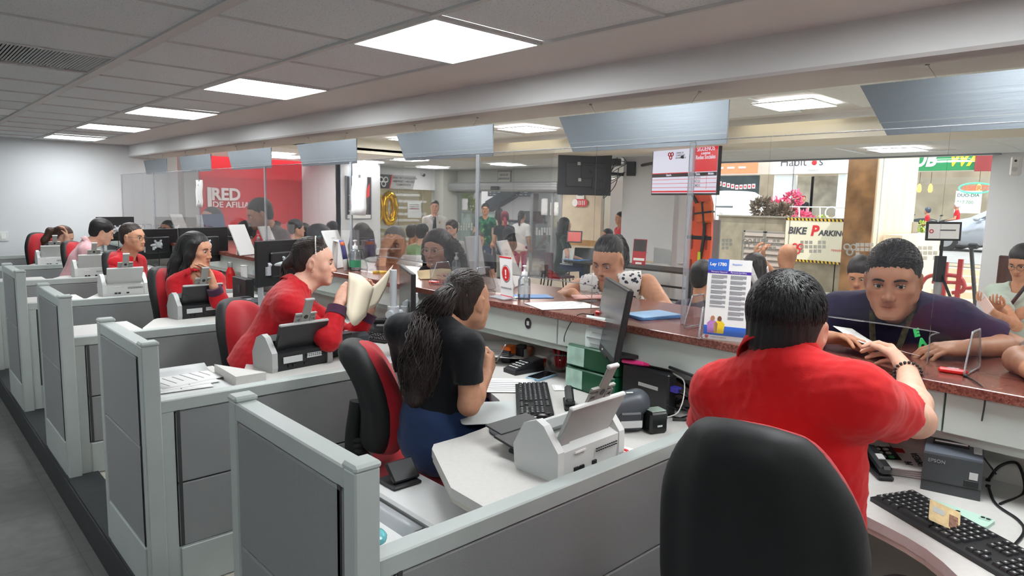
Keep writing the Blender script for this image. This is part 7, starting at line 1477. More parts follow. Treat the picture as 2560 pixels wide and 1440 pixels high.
def sanitizer(label, px, py, s=1.0, green=False):
    t = cthing('hand_sanitizer', label, 'sanitizer bottle', px, py, group='hand sanitizer bottles')
    MB().lathe([(.03 * s, .0), (.033 * s, .005), (.033 * s, .1 * s), (.026 * s, .12 * s), (.012 * s, .128 * s), (.0, .129 * s)], n=20).obj('bottle', clear_mat('pet_clear', (.86, .9, .9), 1.3, .05, haze=.12), t)
    MB().lathe([(.014 * s, .125 * s), (.015 * s, .145 * s), (.006 * s, .148 * s), (.005 * s, .17 * s), (.012 * s, .172 * s), (.012 * s, .178 * s), (0, .18 * s)], n=16).obj('pump', M_WHITE, t); MB().tube([(0, 0, .176 * s), (-.02 * s, -.025 * s, .174 * s)], .005 * s, 6).obj('spout', M_WHITE, t); MB().tube([(0, 0, .01), (0, 0, .125 * s)], .003, 5).obj('dip_tube', M_WHITE, t)
    if green: MB().lathe([(.0338 * s, .02 * s), (.0338 * s, .06 * s)], n=20).obj('label', mat('label_green', rgb(60, 150, 110), .5), t)
    else: MB().lathe([(.0336 * s, .03 * s), (.0336 * s, .07 * s)], n=20).obj('label', mat('label_clear', rgb(214, 222, 222), .4, alpha=.35), t)
sanitizer('clear hand sanitizer bottle behind the PROBLEMAS DE RED sign', 1310, 748, .95); sanitizer('clear hand sanitizer bottle with green label before the older man', 888, 676, 1.15, True); sanitizer('white-pumped sanitizer bottle behind the woman in black', 1140, 690, .85); sanitizer('small sanitizer bottle before the standing man in maroon', 646, 624, .8)
def back_frame(label, px, py, w_, h_, a, cat='display frame', m=None, leg=True):
    """display frame seen from behind: panel leaning on a leg"""
    t = cthing('display_frame', label, cat, px, py, a, 'counter display frames'); T = face_frame(V(0, 0, .002), (1, 0, 0), (0, .18, 1)); MB(T).box((0, h_ / 2, 0), (w_, h_, .012), .003).obj('panel', m or M_WHITE, t)
    if leg: MB().prism([(-.035, 0), (.035, 0), (.018, h_ * .75), (-.018, h_ * .75)], -.006, .0, 1).obj('leg', m or M_WHITE, t); t.children[-1].rotation_euler = (R(-14), 0, 0); t.children[-1].location = (0, -.09, 0); MB().box((0, -.05, .03), (.05, .06, .01)).obj('card_slot', m or M_WHITE, t)
    return t
# frames: local -Y is the back we see; turned so the back looks along the row towards us
back_frame('white display frame back beside the clear screen, right of the Ley 1780 leaflet', 1875, 812, .2, .28, R(25)); back_frame('white display frame back left of the PROBLEMAS DE RED sign', 1262, 712, .19, .28, R(30)); back_frame('white display frame back before the standing man in maroon', 598, 637, .19, .27, R(28)); back_frame('white display frame back right of the standing man in maroon', 662, 628, .17, .24, R(32)); back_frame('white display frame back by the phone-holding customer', 832, 668, .2, .28, R(30)); back_frame('white display frame back far down the counter', 445, 590, .2, .28, R(32))
back_frame('dark blue display frame before the man with sunglasses', 545, 608, .3, .3, R(30), m=mat('blue_frame', rgb(44, 66, 112), .3), leg=False); back_frame('white narrow display behind the far screen joint', 505, 603, .1, .3, R(20))
t = back_frame('grey translucent display frame beside the curly-haired woman', 1195, 690, .26, .26, R(28), m=mat('frame_grey', rgb(176, 177, 182), .35), leg=False)
t = cthing('price_display', 'small white and red card stand right of the Ley 1780 leaflet', 'card stand', 1925, 800, R(25)); T = face_frame(V(0, 0, .1), (1, 0, 0), (0, .2, 1)); MB(T).box((0, .05, 0), (.13, .16, .004)).obj('card', M_PAPER, t); MB(T).box((0, .115, -.0025), (.12, .016, .002)).obj('red_band', M_REDINK, t); MB().box((0, 0, .05), (.1, .05, .1), .004).obj('block', M_ACR, t)
t = cthing('tent_card', 'purple and orange folded tent card before the older man', 'tent card', 846, 676, R(35)); T = face_frame(V(0, 0, 0), (1, 0, 0), (0, .3, 1))
MB().sheet([[(x, -.06 + .045 * min(1, u * 2) if u < .5 else .015 + .045 * (u - .5) * 0 - 0 + .03 * (u - .5), .003 + (.2 * math.sin(math.pi * u))) for x in (-.04, 0, .04)] for u in np.linspace(0, 1, 11)], .002).obj('card', M_PAPER, t); MB().sheet([[(x, -.0615 + .09 * u, .003 + .2 * math.sin(math.pi * u) + .002) for x in (-.035, 0, .035)] for u in np.linspace(.12, .48, 6)], .001).obj('purple_print', mat('tent_purple', rgb(84, 84, 150), .5), t); MB().sheet([[(x, -.0625 + .09 * u, .003 + .2 * math.sin(math.pi * u) + .004) for x in (-.03, 0, .03)] for u in np.linspace(.3, .38, 3)], .001).obj('orange_print', mat('tent_orange', rgb(226, 110, 60), .5), t)
t = cthing('envelope', 'kraft envelope with curled edge before the curly-haired woman', 'envelope', 1110, 694, R(60)); MB().sheet([[(x, y, .004 + .05 * max(0, x / .12) ** 2 * (1 - abs(y) * 2)) for y in np.linspace(-.16, .16, 7)] for x in np.linspace(-.11, .11, 7)], .003).obj('sheet', MATS['kraft'], t); MB().box((0, 0, .007), (.05, .1, .001)).obj('label', MATS['cream_paper'], t)
t = cthing('folder', 'pale blue folders stacked under the acrylic foot on the counter', 'folder', 1632, 792, R(72)); 
for k in range(3): MB(rotz((.004 * k, 0, .003 + .004 * k), .05 * k)).box((0, 0, 0), (.14, .22, .0035)).obj('folder_sheet', MATS['blue_folder'] if k < 2 else mat('pale_blue', rgb(150, 190, 226), .6), t)
t = cthing('wallet', 'open pink wallet under the spotted-top woman', 'wallet', 1480, 752, R(60)); MB().sheet([[(x, y, .008 + .012 * abs(x) / .06) for y in np.linspace(-.09, .09, 5)] for x in np.linspace(-.06, .06, 5)], .006).obj('leather', mat('pink_leather', rgb(190, 130, 122), .5), t); MB().box((0, 0, .012), (.01, .17, .006)).obj('spine', MATS['pink_leather'], t)
t = cthing('spectacles', 'folded clear spectacles on the counter by the pink wallet', 'spectacles', 1478, 742, R(60), z=CZ_ + .02)
for sg in (-1, 1): MB().tube([(.024 * math.cos(a), sg * .03 + .022 * math.sin(a), .008 + .012 * math.sin(a * .5)) for a in np.linspace(0, 6.283, 19)], .0012, 5, False).obj('rim', M_STEEL, t); MB().tube([(.02, sg * .05, .02), (-.06, sg * .03, .004)], .0012, 5).obj('temple', M_STEEL, t)
t = flat_thing('blue_folder', 'blue folder on the counter behind the sanitizer', 'folder', 1330, 742, CZ_, (.12, .2), MATS['blue_folder'], R(60), .004); t2 = flat_thing('sticky_notes', 'yellow and blue sticky pads before the older man', 'sticky notes', 950, 682, CZ_, (.07, .07), mat('sticky_yellow', rgb(230, 190, 70), .7), R(20), .012)
# white sheets stuck on the acrylic
def acr_sheet(label, px, py, w_, h_): 
    p = at(px, py, x=SX - .008); t = thing('taped_sheet', label, 'paper', tuple(p)); MB().sheet([[(.004 * math.sin(2 * i), w_ * (.5 - j / 3) + .004 * i, h_ * (.5 - i / 5)) for j in range(4)] for i in range(6)], .0015).obj('sheet', M_PAPER, t); MB().box((-.002, 0, h_ * .49), (.002, .03, .02)).obj('tape', M_ACRE, t)
a_, b_ = at(880, 440, x=SX), at(918, 539, x=SX); acr_sheet('white sheet taped to the clear screen before the dark poster', 899, 489, a_[1] - b_[1], a_[2] - b_[2]); a_, b_ = at(490, 450, x=SX), at(509, 518, x=SX); acr_sheet('white sheet taped to the far clear screen', 499, 484, a_[1] - b_[1], a_[2] - b_[2])
t = thing('power_outlet', 'white double switch plate on the end wall at the left edge', 'switch plate', tuple(at(6, 591, y=10.545))); MB().box((0, 0, 0), (.12, .012, .12), .003).obj('plate', M_WHITE, t); MB().box((.01, -.008, 0), (.05, .006, .07), .002).obj('rocker', M_PAPER, t)
t = thing('power_outlet', 'small dark outlet plate under the counter behind the monitor pole', 'outlet', tuple(at(1076, 755, x=2.42))); MB().box((0, 0, 0), (.012, .1, .05), .003).obj('plate', mat('blue_plate', rgb(40, 60, 100), .4), t); MB().box((-.007, 0, 0), (.003, .07, .03)).obj('face', M_GREYP, t)

# ---------------------------------------------------------------- people
def ang(a, dz=0.0): return V(math.cos(R(a)), math.sin(R(a)), dz)
K_BLK, K_DKB, K_BRN, K_GRY = hair_mat('hair_black', rgb(20, 18, 19)), hair_mat('hair_darkbrown', rgb(42, 30, 26)), hair_mat('hair_brown', rgb(72, 48, 36)), hair_mat('hair_grey', rgb(92, 86, 82))
C_RED, C_POLO, C_BLK = cloth_mat('red_blouse', rgb(188, 20, 32), .7), cloth_mat('red_polo', rgb(206, 26, 30)), cloth_mat('black_polo', rgb(22, 23, 27))
C_NAVY, C_WHT, C_PINK, C_MAR, C_DGR = cloth_mat('navy_tee', rgb(44, 42, 74)), cloth_mat('white_tee', rgb(222, 222, 220)), cloth_mat('pink_shirt', rgb(214, 168, 172)), cloth_mat('maroon_shirt', rgb(54, 26, 34)), cloth_mat('dark_green_tee', rgb(26, 66, 60))
C_GRYT, C_SAGE, C_DARK, C_JEAN, C_FLOR = cloth_mat('grey_tee', rgb(150, 148, 142)), cloth_mat('sage_tee', rgb(132, 160, 116)), cloth_mat('dark_grey_top', rgb(48, 48, 54)), cloth_mat('denim', rgb(44, 62, 100)), cloth_mat('beige_top', rgb(206, 180, 164))
C_CUFF = cloth_mat('plum_cuff', rgb(70, 42, 66)); C_MINT = cloth_mat('pale_mint_tee', rgb(176, 192, 180)); C_FOREST = cloth_mat('forest_polo', rgb(24, 44, 40))
def spotted():
    m = cloth_mat('spotted_top', rgb(228, 226, 222), var=0); nt = m.node_tree; n = nt.nodes; l = nt.links; tc = n.new('ShaderNodeTexCoord'); vo = n.new('ShaderNodeTexVoronoi'); vo.inputs['Scale'].default_value = 38; l.new(tc.outputs['Object'], vo.inputs['Vector'])
    rp = n.new('ShaderNodeValToRGB'); rp.color_ramp.interpolation = 'CONSTANT'; rp.color_ramp.elements[0].color = rgb(58, 66, 74); rp.color_ramp.elements[1].position = .33; rp.color_ramp.elements[1].color = rgb(228, 226, 222); l.new(vo.outputs['Distance'], rp.inputs[0]); l.new(rp.outputs[0], n['Principled BSDF'].inputs['Base Color']); return m
def jersey():
    m = cloth_mat('green_jersey', rgb(22, 92, 70), var=0); nt = m.node_tree; n = nt.nodes; l = nt.links; tc = n.new('ShaderNodeTexCoord'); vo = n.new('ShaderNodeTexNoise'); vo.inputs['Scale'].default_value = 14; l.new(tc.outputs['Object'], vo.inputs['Vector'])
    rp = n.new('ShaderNodeValToRGB'); rp.color_ramp.interpolation = 'CONSTANT'; rp.color_ramp.elements[0].color = rgb(16, 60, 52); rp.color_ramp.elements[1].position = .52; rp.color_ramp.elements[1].color = rgb(40, 120, 84); e = rp.color_ramp.elements.new(.66); e.color = rgb(190, 190, 60); l.new(vo.outputs['Fac'], rp.inputs[0]); l.new(rp.outputs[0], n['Principled BSDF'].inputs['Base Color']); return m
M_GOLDR, M_BLKR = mat('gold_wire', rgb(190, 160, 110), .3, metal=.8), mat('dark_rims', rgb(40, 36, 36), .3)
def attach(root, nm, mb, m):
    """world-space mesh added as a part of a person"""
    lc = np.array(root.location); mb.v = [tuple(np.array(v) - lc) for v in mb.v]; return mb.obj(nm, m, root)

# -- clerk in the red polo, seen from behind
hd = Head(at(1968, 818, d=1.56), ang(8, -.05), scale=1.0)
shL, shR = at(1800, 985, d=1.66), at(2150, 1002, d=1.38)
p = person('man in a red polo shirt seen from behind, reaching over the counter', hd, (shL, shR), (1.50, .60, .56), .34, {'R': (at(2292, 1052, d=1.60), at(2268, 928, d=1.93), dict(dir=at(2232, 880, d=2.03) - at(2268, 928, d=1.93), palm=(-.3, .75, -.4), curl=(.55, .6, .4), thumb=(.25, .15))), 'L': ((1.72, .98, .86), (1.98, .92, .80), None)},
           {'R': ((1.92, .50, .52), (1.90, .5, .05)), 'L': ((1.90, .80, .52), (1.9, .8, .05))}, 'light', dict(mat=C_POLO, sleeve=.52, collar=True, cr=.066, ch=.05, cz=.05, h=.0062, so=.022, fold=.005, hem=.10, o=.016), dict(mat=C_DARK), dict(style='short', mat=K_BLK, th=.014, spikes=(2400, .036, .0014), lift=.0004, nz=-.02), .0045, 1.06)
w_ = at(2268, 928, d=1.93); e_ = nrm(at(2296, 1038, d=1.66) - w_); u_ = nrm(np.cross(e_, (0, 0, 1))); v_ = np.cross(e_, u_)
mb = MB()
for a in np.linspace(0, 6.283, 20, endpoint=False): mb.sphere(w_ + e_ * .02 + .034 * (u_ * math.cos(a) + v_ * math.sin(a)), .0048, 8, 6)
attach(p, 'bead_bracelet', mb, mat('dark_beads', rgb(36, 26, 26), .3))
# -- customer in navy across the counter
hd = Head(at(2232, 700, d=2.32), (-1, -.20, -.18), (.06, .04, 1), 1.02, fat=.05)
shR, shL = at(2090, 778, d=2.62), at(2392, 800, d=2.42)
wr_l = at(2425, 868, d=2.2); wr_r = at(2052, 842, d=2.34)
p = person('man in a navy T-shirt and lanyard leaning on the counter, looking at the clerk', hd, (shL, shR), (3.06, .95, .72), .36, {'R': (at(2010, 850, d=2.6), wr_r, dict(dir=at(2110, 842, d=2.26) - wr_r, palm=(-.2, .1, -1), curl=(.35, .35, .2), thumb=(.3, .1))), 'L': (at(2535, 868, d=2.36), wr_l, dict(dir=at(2330, 872, d=2.2) - wr_l, palm=(.1, .15, -1), curl=(.35, .45, .3), thumb=(.45, .2)))},
           {'R': ((3.05, 1.05, .40), (3.15, 1.05, -.10)), 'L': ((3.05, .85, .40), (3.15, .85, -.10))}, 'brown', dict(mat=C_NAVY, sleeve=.75, h=.008, neck=.068, so=.02, fold=.004, o=.014), dict(mat=C_JEAN), dict(style='short', mat=K_BLK, th=.013, spikes=(1500, .022, .0015, (.1, 1, .3)), lift=.001, tp=1.5, sd=.4), .0038, 1.05, stubble=.2, brow_r=.0034, gaze=(-.12, 1, -.12), lip=(.86, .62, .6), iris=(34, 22, 16))
N_ = (shL + shR) / 2; mb = MB(); f_ = nrm(V(-1, -.2, 0))
for sg in (-1, 1): 
    s_ = nrm(shL - shR) * sg; mb.sheet([[q + s_ * (.010 * j) for j in (-1, 1)] for q in bez([N_ + s_ * .062 + V(.02, 0, .075), N_ + s_ * .062 + f_ * .085 + V(0, 0, .03), N_ + s_ * .042 + f_ * .16 + V(0, 0, -.08), N_ + s_ * .008 + f_ * .19 + V(0, 0, -.20)], 5)], .003)
attach(p, 'lanyard', mb, mat('lanyard_print', rgb(70, 66, 44), .7, var=.7, vscale=70))
rt_ = at(2340, 812, d=2.27) - at(2300, 822, d=2.27)
for ch_, px, py in (('E', 2286, 842), ('A', 2298, 866)): text_mesh('shirt_lettering', ch_, .036, face_frame(at(px, py, d=2.255) - np.array(p.location), rt_, (0, 0, 1)), mat('neon_print', rgb(70, 230, 130), .5), p, bold=.002, depth=.002)
for k in range(5): attach(p, 'shirt_stripe', MB().box(at(2297 + 5 * k, 875, d=2.255), (.004, .004, .016)), MATS['neon_print'])
# sheet passed across the counter
t = thing('handed_paper', 'white sheet held between the clerk in red and the man in navy', 'paper', tuple(at(2190, 850, d=2.15))); c_ = np.array(t.location)
A_, B_, Cc_, D_ = at(2083, 815, d=2.30), at(2232, 872, d=2.06), at(2300, 890, d=2.12), at(2130, 822, d=2.40)
MB().sheet([[A_ + (B_ - A_) * u + ((D_ - A_) * (1 - u) + (Cc_ - B_) * u) * v - c_ + V(0, 0, -.018 * math.sin(math.pi * u)) for v in np.linspace(0, 1, 5)] for u in np.linspace(0, 1, 9)], .0015).obj('sheet', M_PAPER, t); MB().sheet([[A_ + (B_ - A_) * u + ((D_ - A_) * (1 - u) + (Cc_ - B_) * u) * v - c_ + V(0, 0, -.018 * math.sin(math.pi * u) - .003) for v in (.1, .9)] for u in np.linspace(.1, .9, 7)], .001).obj('second_sheet', M_PAPER, t)
# -- woman in black with the long wavy ponytail
hd = Head(at(1168, 752, d=2.62), ang(12, -.06), scale=.98, fem=1)
shR = at(1172, 868, d=2.44); shL = shR + V(-.07, .345, .02); pt = [hd.w(0, -.085, .045), hd.w(0, -.15, .0), at(1075, 800, d=2.52), at(1062, 860, d=2.45), at(1048, 930, d=2.43), at(1038, 1000, d=2.43)]
p = person('woman in a black polo with a long wavy ponytail, back turned, holding a pen', hd, (shL, shR), at(1092, 1085, d=2.62), .33, {'R': (at(1172, 1012, d=2.46), at(1213, 938, d=2.60), dict(dir=at(1240, 880, d=2.72) - at(1213, 938, d=2.60), palm=(-.2, .9, .1), curl=(.8, .9, .5), thumb=(.2, .3))), 'L': (shL + V(.08, .03, -.26), shL + V(.3, -.02, -.30), None)},
           {'R': (at(1092, 1085, d=2.62) + V(.42, -.12, .0), (2.05, 1.8, .06)), 'L': (at(1092, 1085, d=2.62) + V(.42, .1, .0), (2.05, 2.05, .06))}, 'mid', dict(mat=C_BLK, sleeve=.62, h=.008, so=.014, cutz=.05, o=.006, fold=.0035, neck=.06), dict(mat=C_JEAN, h=.009), dict(style='pony', mat=K_DKB, th=.003, up=.006, chains=[(pt, [.03, .040, .050, .056, .054, .03])], locks=[(pt, [.03, .048, .064, .074, .076, .055], 420, .0022, .010, 12)], spikes=(900, .06, .0015, (0, -1, .15)), lift=.0006, sf=.05, line=(.066, .078), nape=(-.07, -.065), seed=4), .0045, .9, fem=1, bust=.9, neck_r=.046)
mb = MB(); c_ = hd.w(0, -.115, .035); mb.tube([c_ + hd.R @ (V(.030 * math.cos(a), .0, .030 * math.sin(a))) for a in np.linspace(0, 6.283, 17)], .007, 6, False); attach(p, 'hair_tie', mb, M_BLACK); mb = MB(); mb.tube([hd.w(-.03, -.10, .06), hd.w(.03, -.10, .065)], .004, 6); attach(p, 'hair_clip', mb, M_STEEL)
t = thing('pen', 'black pen held by the woman in black', 'pen', tuple(at(1250, 888, d=2.70))); d_ = at(1262, 868, d=2.76) - at(1243, 905, d=2.64); MB().tube([-d_ * .5, d_ * .6], .0036, 8).obj('barrel', M_BLACK, t); MB().tube([d_ * .6, d_ * .72], .003, 8).obj('tip', M_STEEL, t)
mb = MB(); mb.box(at(1133, 1058, d=2.50), (.012, .012, .012), .003); attach(p, 'jeans_stud', mb, M_GOLDR)
# -- woman in red with pearl headband reading papers
hd = Head(at(786, 655, d=3.52), ang(-30, -.06), scale=1.0, fem=1, lid=.0012)
shR = at(722, 768, d=3.30); shL = shR + V(.15, .30, .01); wr, wl = at(846, 762, d=3.40), at(925, 775, d=3.62); br = [hd.w(0, -.1, .02), hd.w(0, -.145, -.03), at(708, 715, d=3.48), at(695, 760, d=3.40), at(668, 800, d=3.36), at(650, 840, d=3.34)]
p = person('woman in a red blouse with a pearl headband and braids, reading papers', hd, (shL, shR), at(655, 905, d=3.45), .36, {'R': (at(822, 848, d=3.32), wr, dict(dir=at(866, 722, d=3.44) - wr, palm=(.6, .3, .3), curl=(.6, .8, .5), thumb=(.25, .3))), 'L': (at(880, 850, d=3.62), wl, dict(dir=(.1, .1, .6), palm=(-.5, -.4, .2), curl=(.5, .6, .4), thumb=(.3, .3)))},
           {'R': (at(760, 905, d=3.35), (2.0, 3.1, .06)), 'L': (at(790, 890, d=3.6), (2.05, 3.4, .06))}, 'fair', dict(mat=C_RED, sleeve=1.86, collar=True, v=.06, cuff=C_CUFF, h=.008, so=.018, fold=.006, o=.012, hem=.05), dict(mat=C_DARK), dict(style='pony', mat=K_DKB, th=.004, up=.006, line=(.066, .076), nape=(-.075, -.065), caps=[((0, -.10, .02), (0, -.135, -.02), .028, .026)], locks=[(br, [.012, .016, .02, .022, .018, .01], 34, .0045, .006, 22)], spikes=(900, .06, .0015, (0, -1, .1)), lift=.0006, sf=.05), .0045, 1.08, fem=1, bust=1.15, eyes=True, gaze=(0, 1, -.5))
mb = MB()
for a in np.linspace(-1.35, 1.35, 34): mb.sphere(hd.w(.090 * math.sin(a), .012 - .012 * math.cos(a), .022 + .112 * math.cos(a)), .0040, 8, 6)
attach(p, 'pearl_headband', mb, mat('pearl', rgb(232, 226, 214), .25)); mb = MB(); mb.sphere(hd.w(.083, -.006, -.042), .0045, 8, 6); attach(p, 'earring', mb, M_GOLDR)
t = thing('held_papers', 'cream document pages held open by the woman with the headband', 'papers', tuple(at(910, 740, d=3.45))); c_ = np.array(t.location)
q = lambda px, py, d: at(px, py, d=d) - c_
A_ = [q(872, 680, 3.46), q(905, 690, 3.42), q(935, 720, 3.5)]; B_ = [q(866, 785, 3.34), q(886, 815, 3.34), q(915, 790, 3.5)]
MB().sheet([[a + (b - a) * v for v in np.linspace(0, 1, 6)] for a, b in zip(bez(A_, 4), bez(B_, 4))], .0015).obj('page', MATS['cream_paper'], t)
A_ = [q(925, 722, 3.5), q(950, 700, 3.56), q(983, 662, 3.62)]; B_ = [q(918, 775, 3.5), q(942, 762, 3.56), q(968, 712, 3.62)]
MB().sheet([[a + (b - a) * v for v in np.linspace(0, 1, 6)] for a, b in zip(bez(A_, 4), bez(B_, 4))], .0015).obj('page', MATS['cream_paper'], t)
# -- woman in red with long black hair, hand at her chin
hd = Head(at(492, 625, d=4.72), ang(-50, -.12), scale=1.0, fem=1)
shR, shL = at(440, 712, d=4.62), at(540, 702, d=4.72); wl = at(534, 716, d=4.50)
loc_ = lambda s, x: [hd.w(s * .075, .015, .05), hd.w(s * .088, .0, -.04), hd.w(s * .095, -.02, -.14), hd.w(s * .09, -.05, -.26), hd.w(s * .08, -.08, -.42)]
p = person('woman in a red blouse with long straight black hair, hand raised to her chin', hd, (shL, shR), at(470, 815, d=4.8), .33, {'L': (at(548, 752, d=4.56), wl, dict(dir=at(514, 668, d=4.50) - wl, palm=(-.75, -.35, .1), curl=(.45, .5, .3), thumb=(.5, .2), spread=.12)), 'R': (at(450, 790, d=4.55), at(490, 800, d=4.62), None)},
           None, 'mid', dict(mat=C_RED, sleeve=1.84, collar=True, v=.05, cuff=C_CUFF, h=.009, so=.016, fold=.0045), None, dict(style='long', mat=K_BLK, th=.010, cover=True, line=(.070, .070), nape=(-.13, -.05), chains=[(loc_(1, 0), [.03, .028, .03, .032, .02]), (loc_(-1, 0), [.022, .02, .02, .018, .012]), ([hd.w(0, -.09, .03), hd.w(.02, -.11, -.1), hd.w(.04, -.11, -.25), hd.w(.05, -.11, -.42)], [.055, .06, .06, .04])], locks=[(loc_(1, 0), [.02, .03, .034, .036, .03], 40, .004, .004), ([hd.w(0, -.09, .03), hd.w(.02, -.12, -.1), hd.w(.04, -.12, -.25), hd.w(.05, -.12, -.46)], [.05, .06, .06, .05], 50, .004, .004)]), .006, .95, fem=1, bust=1.1, neck_r=.045, gaze=(.1, 1, -.3))
# -- generic seated or standing figure
def figure(label, px, py, d, fa, sit=True, dz=0.0, sk='mid', top=C_DARK, sleeve=.55, hair=None, h=.010, fem=0, sc=1.0, stand_z=None, pants=None, arms=True, tw=None, lean=0.0, reach=.18, gl=None, stub=0.0, hv=None, arm_over=None, shoes=None, build=.98, collar=False, eyes=True, leg=True, bust=0.0, step=.0, hunch=0.0):
    f = ang(fa); c = at(px, py, d=d); hd = Head(c, V(f[0], f[1], dz), scale=sc, fem=fem); sd = V(f[1], -f[0], 0); bf = f if tw is None else ang(tw); bs = V(bf[1], -bf[0], 0)
    n = c - f * (.03 + .13 * hunch) - V(0, 0, (.225 - .07 * hunch) * sc); hw = (.165 if fem else .185) * sc; shR, shL = n + bs * hw - V(0, 0, .03), n - bs * hw - V(0, 0, .03); pel = n - V(0, 0, .50 * sc) - bf * (.02 + lean)
    A = {}
    if arms:
        for s, q, g in (('R', shR, 1), ('L', shL, -1)):
            el = q - V(0, 0, .26 * sc) + bs * g * .05 + bf * (.04 if sit else -.02); wr = el + bf * reach - V(0, 0, .04 if sit else .2) - bs * g * .04; A[s] = (el, wr, None)
    if arm_over: A.update({k: (el(shR, shL, bf, bs, c), wr(shR, shL, bf, bs, c), hs) for k, (el, wr, hs) in arm_over.items()})
    L = None
    if leg:
        if sit: L = {s: (pel + bs * g * .1 + bf * .40, pel + bs * g * .1 + bf * .42 - V(0, 0, min(.45, max(.2, pel[2] - FZ - .06)))) for s, g in (('R', 1), ('L', -1))}
        else:
            z0 = (FZ if stand_z is None else stand_z) + .09; L = {s: (pel + bs * g * .09 + bf * (.03 + g * step) - V(0, 0, (pel[2] - z0) * .5), V(pel[0], pel[1], z0) + bs * g * .1 + bf * g * step * 1.6) for s, g in (('R', 1), ('L', -1))}
    sp = None if hair == 'bald' else hair(hd) if callable(hair) else (hair or short())
    return person(label, hd, (shL, shR), pel, .31 if fem else .33, A, L, sk, dict(mat=top, sleeve=sleeve, h=max(.011, h * 1.2), hem=.08, collar=collar), dict(mat=pants or C_JEAN, shoes=shoes or (M_BLACK if not sit else None), h=.014), sp, h, build, fem=fem, glasses=gl, stubble=stub, eyes=eyes, bust=bust or (.9 if fem else 0)), hd
def short(m=None, **k): return dict(dict(style='short', mat=m or K_BLK, th=.012, h=.007), **k)
def pony(m=None, n=3, r=.03):
    def f(hd): return dict(style='pony', mat=m or K_BLK, th=.007, h=.007, nape=(-.075, -.065), chains=[([hd.w(0, -.1, .04), hd.w(0, -.15, .0), hd.w(0, -.15, -.12), hd.w(0, -.13, -.22)], [.028, r, r, .015])])
    return f
def longh(m=None, L=.36, w=.03):
    def f(hd): return dict(style='long', mat=m or K_BLK, th=.012, h=.007, cover=True, nape=(-.12, -.04), line=(.068, .072), chains=[([hd.w(s * .07, .0, .03), hd.w(s * .085, -.02, -.1), hd.w(s * .085, -.05, -L * .8), hd.w(s * .07, -.06, -L)], [w * .9, w, w, w * .5]) for s in (-1, 1)] + [([hd.w(0, -.08, 0), hd.w(0, -.1, -.15), hd.w(0, -.11, -L)], [.06, .065, .04])])
    return f
# other clerks
figure('woman clerk in red with round glasses and tied-back dark hair', 332, 593, 5.95, -48, dz=-.06, sk='mid', top=C_RED, sleeve=1.85, hair=short(K_DKB, th=.008, nape=(-.09, -.05), line=(.07, .074)), h=.007, fem=1, gl=dict(mat=M_BLKR), collar=True, leg=False, hunch=.3)
figure('man in a pale pink shirt bent over his desk', 256, 580, 6.9, -8, dz=-.35, sk='light', top=C_PINK, sleeve=1.85, hair=short(K_BLK, th=.018), h=.007, collar=True, leg=False, lean=.18, hunch=1)
figure('far clerk in dark clothes with a brown ponytail, head bowed on her hand', 160, 592, 7.9, -20, dz=-.5, sk='light', top=C_DARK, sleeve=1.9, hair=pony(K_BRN, r=.04), h=.008, fem=1, leg=False, lean=.15, hunch=1, arm_over={'R': (lambda R_, L_, f, s, c: R_ + f * .2 - V(0, 0, .15), lambda R_, L_, f, s, c: c + s * .09 + f * .04 - V(0, 0, .03), dict(curl=(.5, .6, .4), dir=(0, 0, 1), palm=(-1, 0, 0)))})
# customers at the counter
hd = Head(at(1520, 650, d=3.78), ang(192, -.42), (.1, 0, 1), 1.02, fem=.6, fat=.5)
shR, shL = at(1446, 722, d=3.90), at(1618, 712, d=3.74); wr_, wl_ = at(1478, 742, d=3.52), at(1560, 765, d=3.5)
p = person('woman in a white spotted sleeveless top leaning on the counter, looking down', hd, (shL, shR), (3.42, 2.60, .72), .36, {'R': (at(1398, 752, d=3.76), at(1432, 735, d=3.52), dict(dir=at(1462, 742, d=3.46) - at(1432, 722, d=3.52), palm=(-.1, 0, -1), curl=(.9, 1.0, .6), thumb=(.3, .3))), 'L': (at(1668, 778, d=3.52), at(1590, 778, d=3.44), dict(palm=(0, 0, -1), curl=(.4, .5, .3)))}, None, 'tan', dict(mat=spotted(), sleeve=0, strap=True, h=.008, neck=.075, v=.05, fold=.003), None,
           dict(style='pony', mat=hair_mat('hair_salt', rgb(46, 43, 44)), th=.003, up=.012, line=(.062, .080), nape=(-.07, -.06), chains=[([hd.w(0, -.09, .06), hd.w(0, -.13, .05), hd.w(0, -.16, -.02), hd.w(0, -.15, -.12)], [.022, .028, .032, .02])], locks=[([hd.w(0, -.10, .07), hd.w(0, -.15, .05), hd.w(0, -.18, -.04), hd.w(0, -.17, -.15)], [.02, .035, .04, .03], 90, .0024, .003)], spikes=(900, .06, .0015, (0, -1, .2)), lift=.0006, sf=.05), .0045, 1.12, fem=1, bust=1.2, gaze=(0, 1, -.6), arm_r=1.15, neck_r=.055)
mb = MB(); mb.sphere(hd.w(.083, -.006, -.044), .006, 8, 6); attach(p, 'earring', mb, MATS['pearl'])
hd = Head(at(1092, 622, d=4.55), ang(203, -.12), scale=1.0, fem=1)
shR, shL = at(1066, 690, d=4.64), at(1178, 684, d=4.76); cur = [([hd.w(s * .07, -.0, .05), hd.w(s * .10, -.05, -.05), hd.w(s * .11, -.09, -.18), hd.w(s * .1, -.1, -.30)], [.03, .036, .04, .02]) for s in (-1, 1)] + [([hd.w(-.02, -.07, .05), hd.w(-.05, -.12, -.02), hd.w(-.06, -.15, -.14), hd.w(-.06, -.15, -.26)], [.05, .058, .06, .035])]
